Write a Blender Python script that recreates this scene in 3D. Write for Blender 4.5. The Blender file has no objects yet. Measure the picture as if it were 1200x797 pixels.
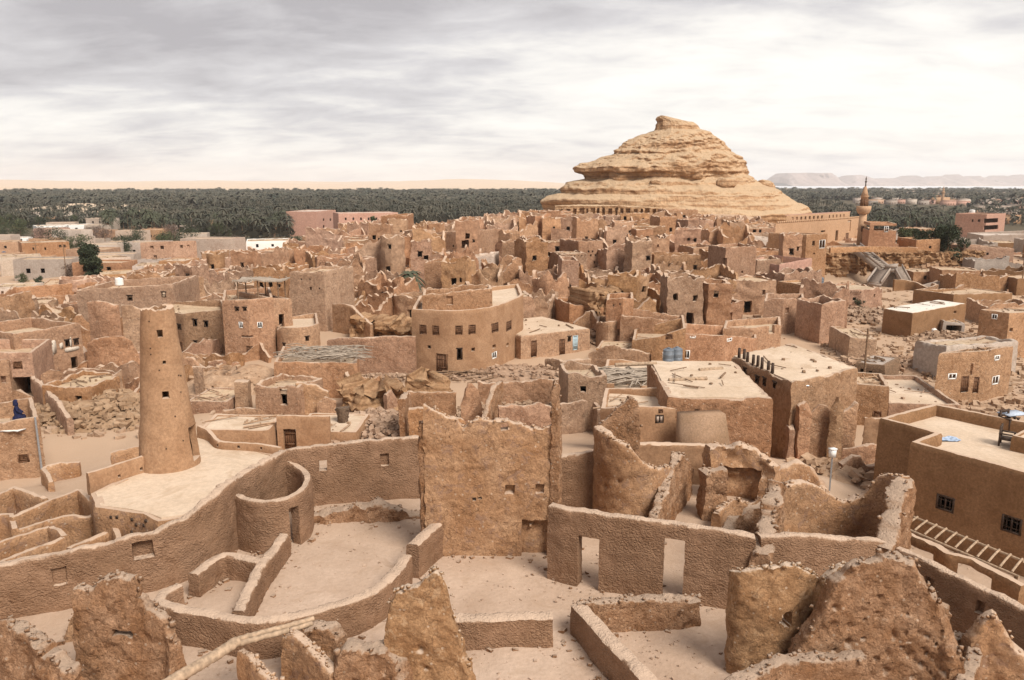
import bpy, math, random
import numpy as np
from mathutils import Vector
random.seed(7); RNG = np.random.default_rng(7)
SC = bpy.context.scene; COL = SC.collection
R = math.radians
# ---------------------------------------------------------------- camera
F = 933.3; PITCH = R(11.1); CZ = 15.0
cd = bpy.data.cameras.new('camera'); cam = bpy.data.objects.new('camera', cd); COL.objects.link(cam)
cam.location = (0, 0, CZ); cam.rotation_euler = (R(90) - PITCH, 0, 0)
cd.sensor_width = 36.0; cd.lens = 28.0; cd.clip_start = 0.1; cd.clip_end = 60000
SC.camera = cam
# ---------------------------------------------------------------- view
SC.view_settings.view_transform = 'Standard'; SC.view_settings.look = 'None'
SC.view_settings.exposure = 0.36; SC.view_settings.gamma = 1.0
SC.render.engine = 'CYCLES'
SC.cycles.use_denoising = True
SC.cycles.max_bounces = 5; SC.cycles.diffuse_bounces = 3; SC.cycles.glossy_bounces = 2
SC.cycles.transparent_max_bounces = 6; SC.cycles.volume_bounces = 1
# ---------------------------------------------------------------- light: overcast sky + veiled sun
SUN_EL, SUN_AZ = R(48), R(140)      # azimuth clockwise from +Y
W = bpy.data.worlds.new('World'); SC.world = W; W.use_nodes = True
def world_nodes():
    nt = W.node_tree; nt.nodes.clear(); N = nt.nodes.new; L = nt.links.new
    out = N('ShaderNodeOutputWorld'); bg = N('ShaderNodeBackground'); L(bg.outputs[0], out.inputs[0])
    bg.inputs[1].default_value = 0.078
    sky = N('ShaderNodeTexSky'); sky.sky_type = 'NISHITA'; sky.sun_disc = False
    sky.sun_elevation = SUN_EL; sky.sun_rotation = SUN_AZ; sky.dust_density = 2.0
    tc = N('ShaderNodeTexCoord'); sx = N('ShaderNodeSeparateXYZ'); L(tc.outputs['Generated'], sx.inputs[0])
    def mth(op, a, b=None, c=None):
        m = N('ShaderNodeMath'); m.operation = op
        for i, v in enumerate((a, b, c)):
            if v is None: continue
            if isinstance(v, (int, float)): m.inputs[i].default_value = v
            else: L(v, m.inputs[i])
        return m.outputs[0]
    z = mth('MAXIMUM', sx.outputs[2], 0.0)
    zz = mth('ADD', z, 0.20)
    cx = N('ShaderNodeCombineXYZ'); L(mth('DIVIDE', sx.outputs[0], zz), cx.inputs[0]); L(mth('DIVIDE', sx.outputs[1], zz), cx.inputs[1])
    mp = N('ShaderNodeMapping'); L(cx.outputs[0], mp.inputs[0]); mp.inputs['Scale'].default_value = (0.85, 1.35, 1); mp.inputs['Location'].default_value = (3.1, 1.7, 0)
    n1 = N('ShaderNodeTexNoise'); n1.inputs['Scale'].default_value = 0.62; n1.inputs['Detail'].default_value = 8; n1.inputs['Roughness'].default_value = 0.58; n1.inputs['Distortion'].default_value = 0.25
    n2 = N('ShaderNodeTexNoise'); n2.inputs['Scale'].default_value = 3.4; n2.inputs['Detail'].default_value = 7; n2.inputs['Roughness'].default_value = 0.6; n2.inputs['Distortion'].default_value = 0.35
    L(mp.outputs[0], n1.inputs[0]); L(mp.outputs[0], n2.inputs[0])
    # thickness of the deck: thick (grey) aloft and to the left, thin towards the horizon
    d = mth('ADD', mth('MULTIPLY', n1.outputs[0], 0.75), mth('MULTIPLY', n2.outputs[0], 0.40))
    d = mth('ADD', d, mth('MULTIPLY', sx.outputs[0], -0.10))
    d = mth('ADD', d, mth('MULTIPLY', mth('SMOOTH_MIN', z, 0.4, 0.1), 0.50))
    d = mth('SUBTRACT', d, mth('MULTIPLY', mth('SUBTRACT', 1.0, mth('MINIMUM', mth('DIVIDE', z, 0.16), 1.0)), 0.085))
    cr = N('ShaderNodeValToRGB'); L(d, cr.inputs[0])
    e = cr.color_ramp.elements
    e[0].position = 0.45; e[0].color = (11.6, 11.2, 10.5, 1)
    e[1].position = 0.82; e[1].color = (5.2, 4.95, 5.1, 1)
    k = e.new(0.55); k.color = (10.2, 9.85, 9.4, 1)
    k = e.new(0.66); k.color = (7.7, 7.45, 7.5, 1)
    mix = N('ShaderNodeMix'); mix.data_type = 'RGBA'; mix.inputs[0].default_value = 0.95
    L(sky.outputs[0], mix.inputs[6]); L(cr.outputs[0], mix.inputs[7]); L(mix.outputs[2], bg.inputs[0])
world_nodes()
sd = bpy.data.lights.new('sun', 'SUN'); so = bpy.data.objects.new('sun', sd); COL.objects.link(so)
sd.energy = 3.7; sd.angle = R(26); sd.color = (1.0, 0.94, 0.86)
_d = Vector((math.sin(SUN_AZ) * math.cos(SUN_EL), math.cos(SUN_AZ) * math.cos(SUN_EL), math.sin(SUN_EL)))
so.rotation_euler = _d.to_track_quat('Z', 'Y').to_euler()
# ---------------------------------------------------------------- survey helpers (photo bearing -> world metres)
CP, SP = math.cos(PITCH), math.sin(PITCH)
def ray(px, py):
    u = (px - 600.0) / F; v = (398.5 - py) / F
    return np.array((u, CP + v * SP, -SP + v * CP))
def at(px, py, z):
    d = ray(px, py); t = (z - CZ) / d[2]
    return np.array((d[0] * t, d[1] * t))
def atY(px, py, Y):                       # point at forward distance Y
    d = ray(px, py); t = Y / d[1]
    return np.array((d[0] * t, Y, CZ + d[2] * t))
def zat(x, y, py):
    v = (398.5 - py) / F
    return CZ + y * (v * CP - SP) / (CP + v * SP)
def proj(x, y, z):
    dz = z - CZ; dep = y * CP - dz * SP; up = y * SP + dz * CP
    return 600 + F * x / dep, 398.5 - F * up / dep
# ---------------------------------------------------------------- noise (numpy)
_H = RNG.random((64, 64, 64)).astype(np.float32) * 2 - 1
def vnoise(p):
    p = np.asarray(p, np.float64); i = np.floor(p).astype(np.int64); f = p - i; f = f * f * (3 - 2 * f)
    o = 0
    for dx in (0, 1):
        for dy in (0, 1):
            for dz in (0, 1):
                w = (f[:, 0] if dx else 1 - f[:, 0]) * (f[:, 1] if dy else 1 - f[:, 1]) * (f[:, 2] if dz else 1 - f[:, 2])
                o = o + w * _H[(i[:, 0] + dx) & 63, (i[:, 1] + dy) & 63, (i[:, 2] + dz) & 63]
    return o
_ca, _sa = math.cos(.63), math.sin(.63); _cb, _sb = math.cos(.81), math.sin(.81)
_ROT = np.array(((_ca, -_sa, 0), (_sa, _ca, 0), (0, 0, 1.))) @ np.array(((1., 0, 0), (0, _cb, -_sb), (0, _sb, _cb)))
def fbm(p, oct=4, gain=.5):
    p = np.asarray(p, np.float64); a, s, o = 1.0, 1.0, 0
    for k in range(oct):
        p = p @ _ROT
        o = o + a * vnoise(p * s + 17.3 * k); a *= gain; s *= 2.03
    return o
def n1(x, seed=0, oct=3):
    x = np.atleast_1d(np.asarray(x, float)); p = np.stack([x, x * 0 + seed * 3.7, x * 0 + seed * 1.3 + .5], 1)
    return fbm(p, oct)
# ---------------------------------------------------------------- terrain
_CT = []
def ct(px, py, z): x, y = at(px, py, z); _CT.append((x, y, z))
for a in [(100,760,0),(300,760,0),(560,700,0),(560,790,0),(700,700,0),(700,790,0),(850,760,0),(1000,760,0),(400,640,0),(330,690,0),(440,600,0),
          (200,690,0),(1060,730,0),(1180,790,0),(950,620,0),(850,600,0),(720,580,0),(500,590,0),(0,740,0),(-80,760,0),(1270,790,0),(640,570,0),(900,560,-.4),(770,560,0),
          (200,580,-.3),(100,515,-3),(60,550,-3),(130,490,-3),(30,610,-1.2),(80,640,-1),(-60,640,-1),(20,545,-3),(140,460,-2.6),(260,500,-2.4),(300,515,-2.2),(350,515,-2),(150,560,-2),(-40,500,-3),
          (920,520,-3),(700,500,-2.5),(560,470,-2.5),(1000,520,-2.5),(1050,560,-2.2),(1190,670,-1.5),(1260,690,-1.5),(1110,640,-1.5),(830,510,-2.8),(430,490,-2.3),(480,470,-2.4),(640,480,-2.6)]: ct(*a)
_CT += [(x, y, z) for x, y, z in [(-60,75,-3),(-35,70,-3),(-10,76,-3),(8,78,-2.8),(25,80,-2.6),(-20,95,-2.2),(0,105,-1.5),(22,112,-1.4),(45,95,-3),(70,80,-3),
    (-60,105,-4),(-95,100,-4.5),(-120,150,-6.5),(-70,140,-4.5),(-45,125,-2.8),(-150,200,-8),(-100,210,-7),(-60,195,-3),(-35,160,0),
    (0,140,1.5),(30,150,2.2),(50,150,.8),(0,175,3.5),(30,190,5),(0,205,4.5),(-35,190,2.5),(-40,215,0),(60,190,5.5),(40,225,6.3),(60,240,6.5),(20,245,5),(90,230,2),(110,250,-4),(0,260,-1),(60,275,5),(100,280,-6),
    (45,130,-1),(62,140,-3.2),(68,143,-3.2),(60,146,-3),(66,146.5,-3),(74,146,-3),(82,147,-2.6),(91,147,-2.2),(60,153,3),(66,153,3),(73,153,3),(80,154,3),(88,155,2.6),(96,158,1),(70,163,3),(85,166,3),(75,185,3),(98,160,1.0),(55,122,-2.6),(75,112,-4),(100,120,-4.2),(60,100,-3.4),(130,140,-5),(130,200,-6.5),(170,250,-8),(98,195,-4),
    (-80,260,-8.5),(-160,280,-9),(-50,300,-9),(20,330,-9),(100,340,-9),(200,330,-9),(0,400,-9),(-200,400,-9),(200,400,-9),(-120,330,-9),(300,300,-9),(-300,300,-9),(-260,180,-8),(260,180,-7),(180,90,-4),(-160,90,-5),(-120,50,-3.5),(120,50,-2.5),(70,50,-2.2),
    (0,-20,6),(-50,0,3),(50,0,3),(0,-80,0),(200,-80,-6),(-200,-80,-6),(-90,20,-1),(90,20,-1),(20,14,1),(-20,14,1)]]
CT = np.array(_CT)
def terrain(x, y, rough=True):
    x = np.atleast_1d(np.asarray(x, float)); y = np.atleast_1d(np.asarray(y, float)); o = np.zeros_like(x)
    for s in range(0, len(x), 20000):
        xs, ys = x[s:s+20000], y[s:s+20000]
        d2 = (xs[:, None] - CT[None, :, 0])**2 + (ys[:, None] - CT[None, :, 1])**2 + .3
        w = 1 / d2**1.75
        o[s:s+20000] = (w * CT[None, :, 2]).sum(1) / w.sum(1)
    r = np.hypot(x, y); b = np.clip((r - 330) / 120, 0, 1); b = b * b * (3 - 2 * b)
    o = o * (1 - b) + -9 * b
    if rough:
        p = np.stack([x, y, x * 0], 1)
        near = np.clip((40 - r) / 10, 0, 1)
        o = o + fbm(p * .35, 3) * (.16 - .10 * near) * np.clip(1 - r / 600, 0, 1) + fbm(p * 1.6, 2) * .03
        # sand sea beyond the groves, rising to dunes and low scarps on the horizon
        k = np.clip((r - 2300) / 1500, 0, 1) * np.clip((1000 - x) / 1100, 0, 1)
        o = o + k * (7 + 5 * fbm(p / 900.0 * np.array([.5, 1.4, 1]), 4))
        k2 = np.clip((r - 5200) / 1500, 0, 1) * np.clip(1 - (r - 8200) / 2500, 0, 1) * np.clip((900 - x) / 900, 0, 1)
        o = o + k2 * np.maximum(0, 30 + 26 * fbm(p / 1500.0 + 4.4, 5))
    return o
def tz(x, y): return float(terrain([x], [y])[0])
# ---------------------------------------------------------------- materials
MATS = {}
OCC = []; FGW = []
def mud(name, c1, c2, stain=None, scale=.35, fine=9.0, bump=.35, bdist=.03, lump=0.0, var=.0, speck=0.0, strata=0.0, dust=None, grit=.24):
    """procedural earth plaster: two tones, patches, grit; lump = shaggy hand-thrown render"""
    if name in MATS: return MATS[name]
    m = bpy.data.materials.new(name); m.use_nodes = True; MATS[name] = m
    nt = m.node_tree; N = nt.nodes.new; L = nt.links.new
    b = nt.nodes['Principled BSDF']; b.inputs['Roughness'].default_value = .95
    b.inputs['Specular IOR Level'].default_value = .15
    tc = N('ShaderNodeNewGeometry'); pos = tc.outputs['Position']
    na = N('ShaderNodeTexNoise'); na.inputs['Scale'].default_value = scale; na.inputs['Detail'].default_value = 6; na.inputs['Roughness'].default_value = .62; na.inputs['Distortion'].default_value = .4
    L(pos, na.inputs['Vector'])
    cr = N('ShaderNodeValToRGB'); L(na.outputs[0], cr.inputs[0])
    cr.color_ramp.elements[0].position = .32; cr.color_ramp.elements[0].color = (*c1, 1)
    cr.color_ramp.elements[1].position = .68; cr.color_ramp.elements[1].color = (*c2, 1)
    col = cr.outputs[0]
    nb = N('ShaderNodeTexNoise'); nb.inputs['Scale'].default_value = fine; nb.inputs['Detail'].default_value = 5; nb.inputs['Roughness'].default_value = .7
    L(pos, nb.inputs['Vector'])
    def mixrgb(a, bcol, fac, mode='MIX'):
        x = N('ShaderNodeMix'); x.data_type = 'RGBA'; x.blend_type = mode
        if isinstance(fac, float): x.inputs[0].default_value = fac
        else: L(fac, x.inputs[0])
        L(a, x.inputs[6])
        if isinstance(bcol, tuple): x.inputs[7].default_value = (*bcol, 1)
        else: L(bcol, x.inputs[7])
        return x.outputs[2]
    def rng(v, a, b2, lo, hi):
        r = N('ShaderNodeMapRange'); L(v, r.inputs[0]); r.inputs[1].default_value = a; r.inputs[2].default_value = b2; r.inputs[3].default_value = lo; r.inputs[4].default_value = hi
        return r.outputs[0]
    g = rng(nb.outputs[0], .3, .7, 1 - grit, 1 + grit)
    gc = N('ShaderNodeCombineColor'); [L(g, gc.inputs[i]) for i in range(3)]
    col = mixrgb(col, gc.outputs[0], 1.0, 'MULTIPLY')
    if stain:
        ns = N('ShaderNodeTexNoise'); ns.inputs['Scale'].default_value = scale * 2.7; ns.inputs['Detail'].default_value = 7; ns.inputs['Roughness'].default_value = .7; ns.inputs['Distortion'].default_value = 1.0
        mp = N('ShaderNodeMapping'); mp.inputs['Location'].default_value = (31, 7, 3); L(pos, mp.inputs[0]); L(mp.outputs[0], ns.inputs['Vector'])
        col = mixrgb(col, stain, rng(ns.outputs[0], .55, .60, 0, .7) if speck else rng(ns.outputs[0], .52, .66, 0, .75))
    if strata:
        wv = N('ShaderNodeTexWave'); wv.bands_direction = 'Z'; wv.inputs['Scale'].default_value = strata; wv.inputs['Distortion'].default_value = 3.5; wv.inputs['Detail'].default_value = 5; wv.inputs['Detail Scale'].default_value = .35; wv.inputs['Detail Roughness'].default_value = .65
        L(pos, wv.inputs['Vector'])
        sg = rng(wv.outputs[1], .0, .45, .62, 1.0); sc_ = N('ShaderNodeCombineColor'); L(sg, sc_.inputs[0]); L(rng(wv.outputs[1], .0, .5, .56, 1.0), sc_.inputs[1]); L(rng(wv.outputs[1], .0, .5, .5, 1.0), sc_.inputs[2])
        col = mixrgb(col, sc_.outputs[0], .8, 'MULTIPLY')
    if speck:
        vo = N('ShaderNodeTexVoronoi'); vo.inputs['Scale'].default_value = 5.0; L(pos, vo.inputs['Vector'])
        nn = N('ShaderNodeTexNoise'); nn.inputs['Scale'].default_value = 1.1; L(pos, nn.inputs['Vector'])
        sp = N('ShaderNodeMath'); sp.operation = 'MULTIPLY'; L(rng(vo.outputs[0], .06, .16, 1, 0), sp.inputs[0]); L(rng(nn.outputs[0], .5, .62, 0, speck), sp.inputs[1])
        col = mixrgb(col, (.05, .03, .02), sp.outputs[0])
    if speck:
        ve = N('ShaderNodeTexVoronoi'); ve.feature = 'DISTANCE_TO_EDGE'; ve.inputs['Scale'].default_value = .55; nw_ = N('ShaderNodeTexNoise'); nw_.inputs['Scale'].default_value = 1.7; nw_.inputs['Detail'].default_value = 6; L(pos, nw_.inputs['Vector'])
        vw = N('ShaderNodeVectorMath'); vw.operation = 'MULTIPLY_ADD'; L(nw_.outputs['Color'], vw.inputs[0]); vw.inputs[1].default_value = (1.6, 1.6, 1.6); L(pos, vw.inputs[2]); L(vw.outputs[0], ve.inputs['Vector'])
        col = mixrgb(col, (.10, .055, .03), rng(ve.outputs[0], .0, .016, .55, 0))
        vl = N('ShaderNodeTexVoronoi'); vl.inputs['Scale'].default_value = 3.1; L(pos, vl.inputs['Vector'])
        col = mixrgb(col, (.58, .46, .35), rng(vl.outputs[0], .10, .16, .5, 0))
    if var:
        oi = N('ShaderNodeObjectInfo'); h = N('ShaderNodeHueSaturation'); L(col, h.inputs['Color'])
        L(rng(oi.outputs['Random'], 0, 1, .5 - .008 * var, .5 + .002 * var), h.inputs['Hue'])
        wn = N('ShaderNodeTexWhiteNoise'); wn.noise_dimensions = '1D'; L(oi.outputs['Random'], wn.inputs['W'])
        L(rng(wn.outputs[0], 0, 1, 1 - .13 * var, 1 + .13 * var), h.inputs['Value'])
        w2 = N('ShaderNodeTexWhiteNoise'); w2.noise_dimensions = '1D'; a2 = N('ShaderNodeMath'); a2.inputs[1].default_value = 3.3; L(oi.outputs['Random'], a2.inputs[0]); L(a2.outputs[0], w2.inputs['W'])
        L(rng(w2.outputs[0], 0, 1, 1 - .12 * var, 1 + .12 * var), h.inputs['Saturation'])
        col = h.outputs[0]
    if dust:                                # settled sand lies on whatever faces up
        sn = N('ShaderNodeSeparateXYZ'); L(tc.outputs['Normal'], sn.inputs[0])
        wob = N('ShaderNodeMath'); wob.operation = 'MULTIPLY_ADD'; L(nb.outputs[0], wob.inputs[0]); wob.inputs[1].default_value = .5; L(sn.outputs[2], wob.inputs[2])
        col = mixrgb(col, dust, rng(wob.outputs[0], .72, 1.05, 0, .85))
    L(col, b.inputs['Base Color'])
    if bump:
        h = nb.outputs[0]
        if lump:
            v2 = N('ShaderNodeTexVoronoi'); v2.feature = 'SMOOTH_F1'; v2.inputs['Scale'].default_value = 10.5; v2.inputs['Smoothness'].default_value = .4
            nd = N('ShaderNodeTexNoise'); nd.inputs['Scale'].default_value = 5; nd.inputs['Detail'].default_value = 3; L(pos, nd.inputs['Vector'])
            vm = N('ShaderNodeVectorMath'); vm.operation = 'MULTIPLY_ADD'; L(nd.outputs['Color'], vm.inputs[0]); vm.inputs[1].default_value = (.25, .25, .25); L(pos, vm.inputs[2])
            m3 = N('ShaderNodeMapping'); m3.inputs['Scale'].default_value = (.85, .85, 1.7); L(vm.outputs[0], m3.inputs[0]); L(m3.outputs[0], v2.inputs['Vector'])
            ad = N('ShaderNodeMath'); ad.operation = 'MULTIPLY_ADD'; L(v2.outputs[0], ad.inputs[0]); ad.inputs[1].default_value = -lump; L(nb.outputs[0], ad.inputs[2])
            v3 = N('ShaderNodeTexVoronoi'); v3.feature = 'SMOOTH_F1'; v3.inputs['Scale'].default_value = 15; v3.inputs['Smoothness'].default_value = .3; m4 = N('ShaderNodeMapping'); m4.inputs['Rotation'].default_value = (.4, .7, .2); L(vm.outputs[0], m4.inputs[0]); L(m4.outputs[0], v3.inputs['Vector'])
            a3 = N('ShaderNodeMath'); a3.operation = 'MULTIPLY_ADD'; L(v3.outputs[0], a3.inputs[0]); a3.inputs[1].default_value = -lump * .6; L(ad.outputs[0], a3.inputs[2])
            np_ = N('ShaderNodeTexNoise'); np_.inputs['Scale'].default_value = 1.1; np_.inputs['Detail'].default_value = 4; L(pos, np_.inputs['Vector'])
            a4 = N('ShaderNodeMath'); a4.operation = 'MULTIPLY'; L(a3.outputs[0], a4.inputs[0]); L(rng(np_.outputs[0], .35, .65, .35, 1.25), a4.inputs[1])
            a5 = N('ShaderNodeMath'); a5.operation = 'MULTIPLY_ADD'; L(np_.outputs[0], a5.inputs[0]); a5.inputs[1].default_value = 1.6; L(a4.outputs[0], a5.inputs[2]); h = a5.outputs[0]
        if speck:
            ng = N('ShaderNodeTexNoise'); ng.inputs['Scale'].default_value = 2.6; ng.inputs['Detail'].default_value = 9; ng.inputs['Roughness'].default_value = .75; ng.inputs['Distortion'].default_value = .6; L(pos, ng.inputs['Vector'])
            vs = N('ShaderNodeTexVoronoi'); vs.inputs['Scale'].default_value = 7; vs.inputs['Randomness'].default_value = 1; L(pos, vs.inputs['Vector'])
            aa = N('ShaderNodeMath'); aa.operation = 'MULTIPLY_ADD'; L(ng.outputs[0], aa.inputs[0]); aa.inputs[1].default_value = 3.2; L(h, aa.inputs[2])
            ab = N('ShaderNodeMath'); ab.operation = 'MULTIPLY_ADD'; L(rng(vs.outputs[0], 0, .35, -.8, 0), ab.inputs[0]); ab.inputs[1].default_value = .8; L(aa.outputs[0], ab.inputs[2]); h = ab.outputs[0]
        bp = N('ShaderNodeBump'); bp.inputs['Strength'].default_value = bump; bp.inputs['Distance'].default_value = bdist; L(h, bp.inputs['Height']); L(bp.outputs[0], b.inputs['Normal'])
    return m
def plain(name, c, rough=.6, metal=0.0, noise=.25, scale=14.0, spec=.3):
    if name in MATS: return MATS[name]
    m = bpy.data.materials.new(name); m.use_nodes = True; MATS[name] = m
    nt = m.node_tree; N = nt.nodes.new; L = nt.links.new; b = nt.nodes['Principled BSDF']
    b.inputs['Roughness'].default_value = rough; b.inputs['Metallic'].default_value = metal; b.inputs['Specular IOR Level'].default_value = spec
    g = N('ShaderNodeNewGeometry'); n = N('ShaderNodeTexNoise'); n.inputs['Scale'].default_value = scale; n.inputs['Detail'].default_value = 5; L(g.outputs['Position'], n.inputs['Vector'])
    cr = N('ShaderNodeValToRGB'); L(n.outputs[0], cr.inputs[0])
    cr.color_ramp.elements[0].position = .3; cr.color_ramp.elements[0].color = (*[v * (1 - noise) for v in c], 1)
    cr.color_ramp.elements[1].position = .7; cr.color_ramp.elements[1].color = (*[min(1, v * (1 + noise)) for v in c], 1)
    L(cr.outputs[0], b.inputs['Base Color']); return m
# ---------------------------------------------------------------- object helpers
def link(o, parent=None):
    COL.objects.link(o)
    if parent is not None: o.parent = parent
    return o
def tag(o, label=None, cat=None, group=None, kind=None):
    if label: o['label'] = label
    if cat: o['category'] = cat
    if group: o['group'] = group
    if kind: o['kind'] = kind
    return o
def empty(name, loc=(0, 0, 0), rz=0, label=None, cat=None, group=None):
    o = bpy.data.objects.new(name, None); o.location = loc; o.rotation_euler = (0, 0, rz); link(o); return tag(o, label, cat, group)
def mesh_np(name, co, faces, mat, parent=None, smooth=40, origin=None):
    """faces: list of int arrays (m,3)/(m,4)/lists"""
    co = np.asarray(co, float)
    if origin is not None: co = co - np.asarray(origin)
    lt, li = [], []
    for f in faces:
        if len(f) == 0: continue
        if isinstance(f, np.ndarray):
            lt.append(np.full(len(f), f.shape[1], np.int32)); li.append(f.astype(np.int32).ravel())
        else:
            lt.append(np.array([len(q) for q in f], np.int32)); li.append(np.concatenate([np.asarray(q, np.int32) for q in f]))
    lt = np.concatenate(lt); li = np.concatenate(li)
    me = bpy.data.meshes.new(name); me.vertices.add(len(co)); me.vertices.foreach_set('co', co.astype(np.float32).ravel())
    me.loops.add(len(li)); me.loops.foreach_set('vertex_index', li)
    me.polygons.add(len(lt)); me.polygons.foreach_set('loop_start', np.concatenate([[0], np.cumsum(lt)[:-1]]).astype(np.int32)); me.polygons.foreach_set('loop_total', lt)
    me.update(calc_edges=True)
    if smooth:
        me.polygons.foreach_set('use_smooth', np.ones(len(lt), bool)); me.set_sharp_from_angle(angle=R(smooth))
    if mat: me.materials.append(mat)
    o = bpy.data.objects.new(name, me)
    if origin is not None: o.location = origin
    return link(o, parent)
class MB:
    """collects boxes, bars, tubes and polygons into ONE mesh"""
    def __init__(s): s.v = []; s.f = []
    def add(s, vs, fs):
        n = len(s.v); s.v += [tuple(v) for v in vs]; s.f += [[i + n for i in f] for f in fs]
    def box(s, c, d, rz=0, taper=1.0, pitch=0):
        cx, cy, cz = c; hx, hy, hz = d[0]/2, d[1]/2, d[2]/2; ca, sa = math.cos(rz), math.sin(rz); vs = []
        for k, t in ((-1, 1), (1, taper)):
            for i, j in ((-1, -1), (1, -1), (1, 1), (-1, 1)):
                x, y, z = i*hx*t, j*hy*t, k*hz
                if pitch: x, z = x*math.cos(pitch) - z*math.sin(pitch), x*math.sin(pitch) + z*math.cos(pitch)
                vs.append((cx + x*ca - y*sa, cy + x*sa + y*ca, cz + z))
        s.add(vs, [(3,2,1,0),(4,5,6,7),(0,1,5,4),(1,2,6,5),(2,3,7,6),(3,0,4,7)])
    def tube(s, pts, r, n=8, cap=True):
        pts = [Vector(p) for p in pts]; rs = r if isinstance(r, (list, tuple)) else [r]*len(pts); vs = []
        for i, p in enumerate(pts):
            a = pts[max(0, i-1)]; b = pts[min(len(pts)-1, i+1)]; t = (b - a).normalized()
            u = t.cross(Vector((0, 0, 1)));  u = Vector((1, 0, 0)) if u.length < 1e-3 else u.normalized(); w = t.cross(u)
            for k in range(n):
                q = 2*math.pi*k/n; vs.append(p + (u*math.cos(q) + w*math.sin(q))*rs[i])
        fs = []
        for i in range(len(pts)-1):
            for k in range(n): fs.append((i*n+k, i*n+(k+1) % n, (i+1)*n+(k+1) % n, (i+1)*n+k))
        if cap: fs.append(list(range(n))[::-1]); fs.append([(len(pts)-1)*n+k for k in range(n)])
        s.add(vs, fs)
    def lathe(s, c, prof, n=20):
        vs = []; fs = []
        for r, z in prof:
            for k in range(n): q = 2*math.pi*k/n; vs.append((c[0] + r*math.cos(q), c[1] + r*math.sin(q), c[2] + z))
        for i in range(len(prof)-1):
            for k in range(n): fs.append((i*n+k, i*n+(k+1) % n, (i+1)*n+(k+1) % n, (i+1)*n+k))
        fs.append(list(range(n))[::-1]); fs.append([(len(prof)-1)*n+k for k in range(n)]); s.add(vs, fs)
    def prism(s, poly, z0, z1):
        n = len(poly); z0s = z0 if hasattr(z0, '__len__') else [z0]*n; z1s = z1 if hasattr(z1, '__len__') else [z1]*n
        s.add([(p[0], p[1], z) for p, z in zip(poly, z0s)] + [(p[0], p[1], z) for p, z in zip(poly, z1s)],
              [list(range(n))[::-1], list(range(n, 2*n))] + [(i, (i+1) % n, n+(i+1) % n, n+i) for i in range(n)])
    def build(s, name, mat, parent=None, smooth=0, origin=None):
        co = np.array(s.v); 
        if origin is None and parent is None:
            mn, mx = co.min(0), co.max(0); origin = ((mn[0]+mx[0])/2, (mn[1]+mx[1])/2, mn[2])
        return mesh_np(name, co, [s.f], mat, parent, smooth, origin)
def warp(co, amp, freq, oct=3, seed=0):
    co = np.asarray(co, float)
    d = np.stack([fbm(co*freq + seed + 11.1*k, oct) for k in range(3)], 1)
    return co + d*amp
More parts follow.
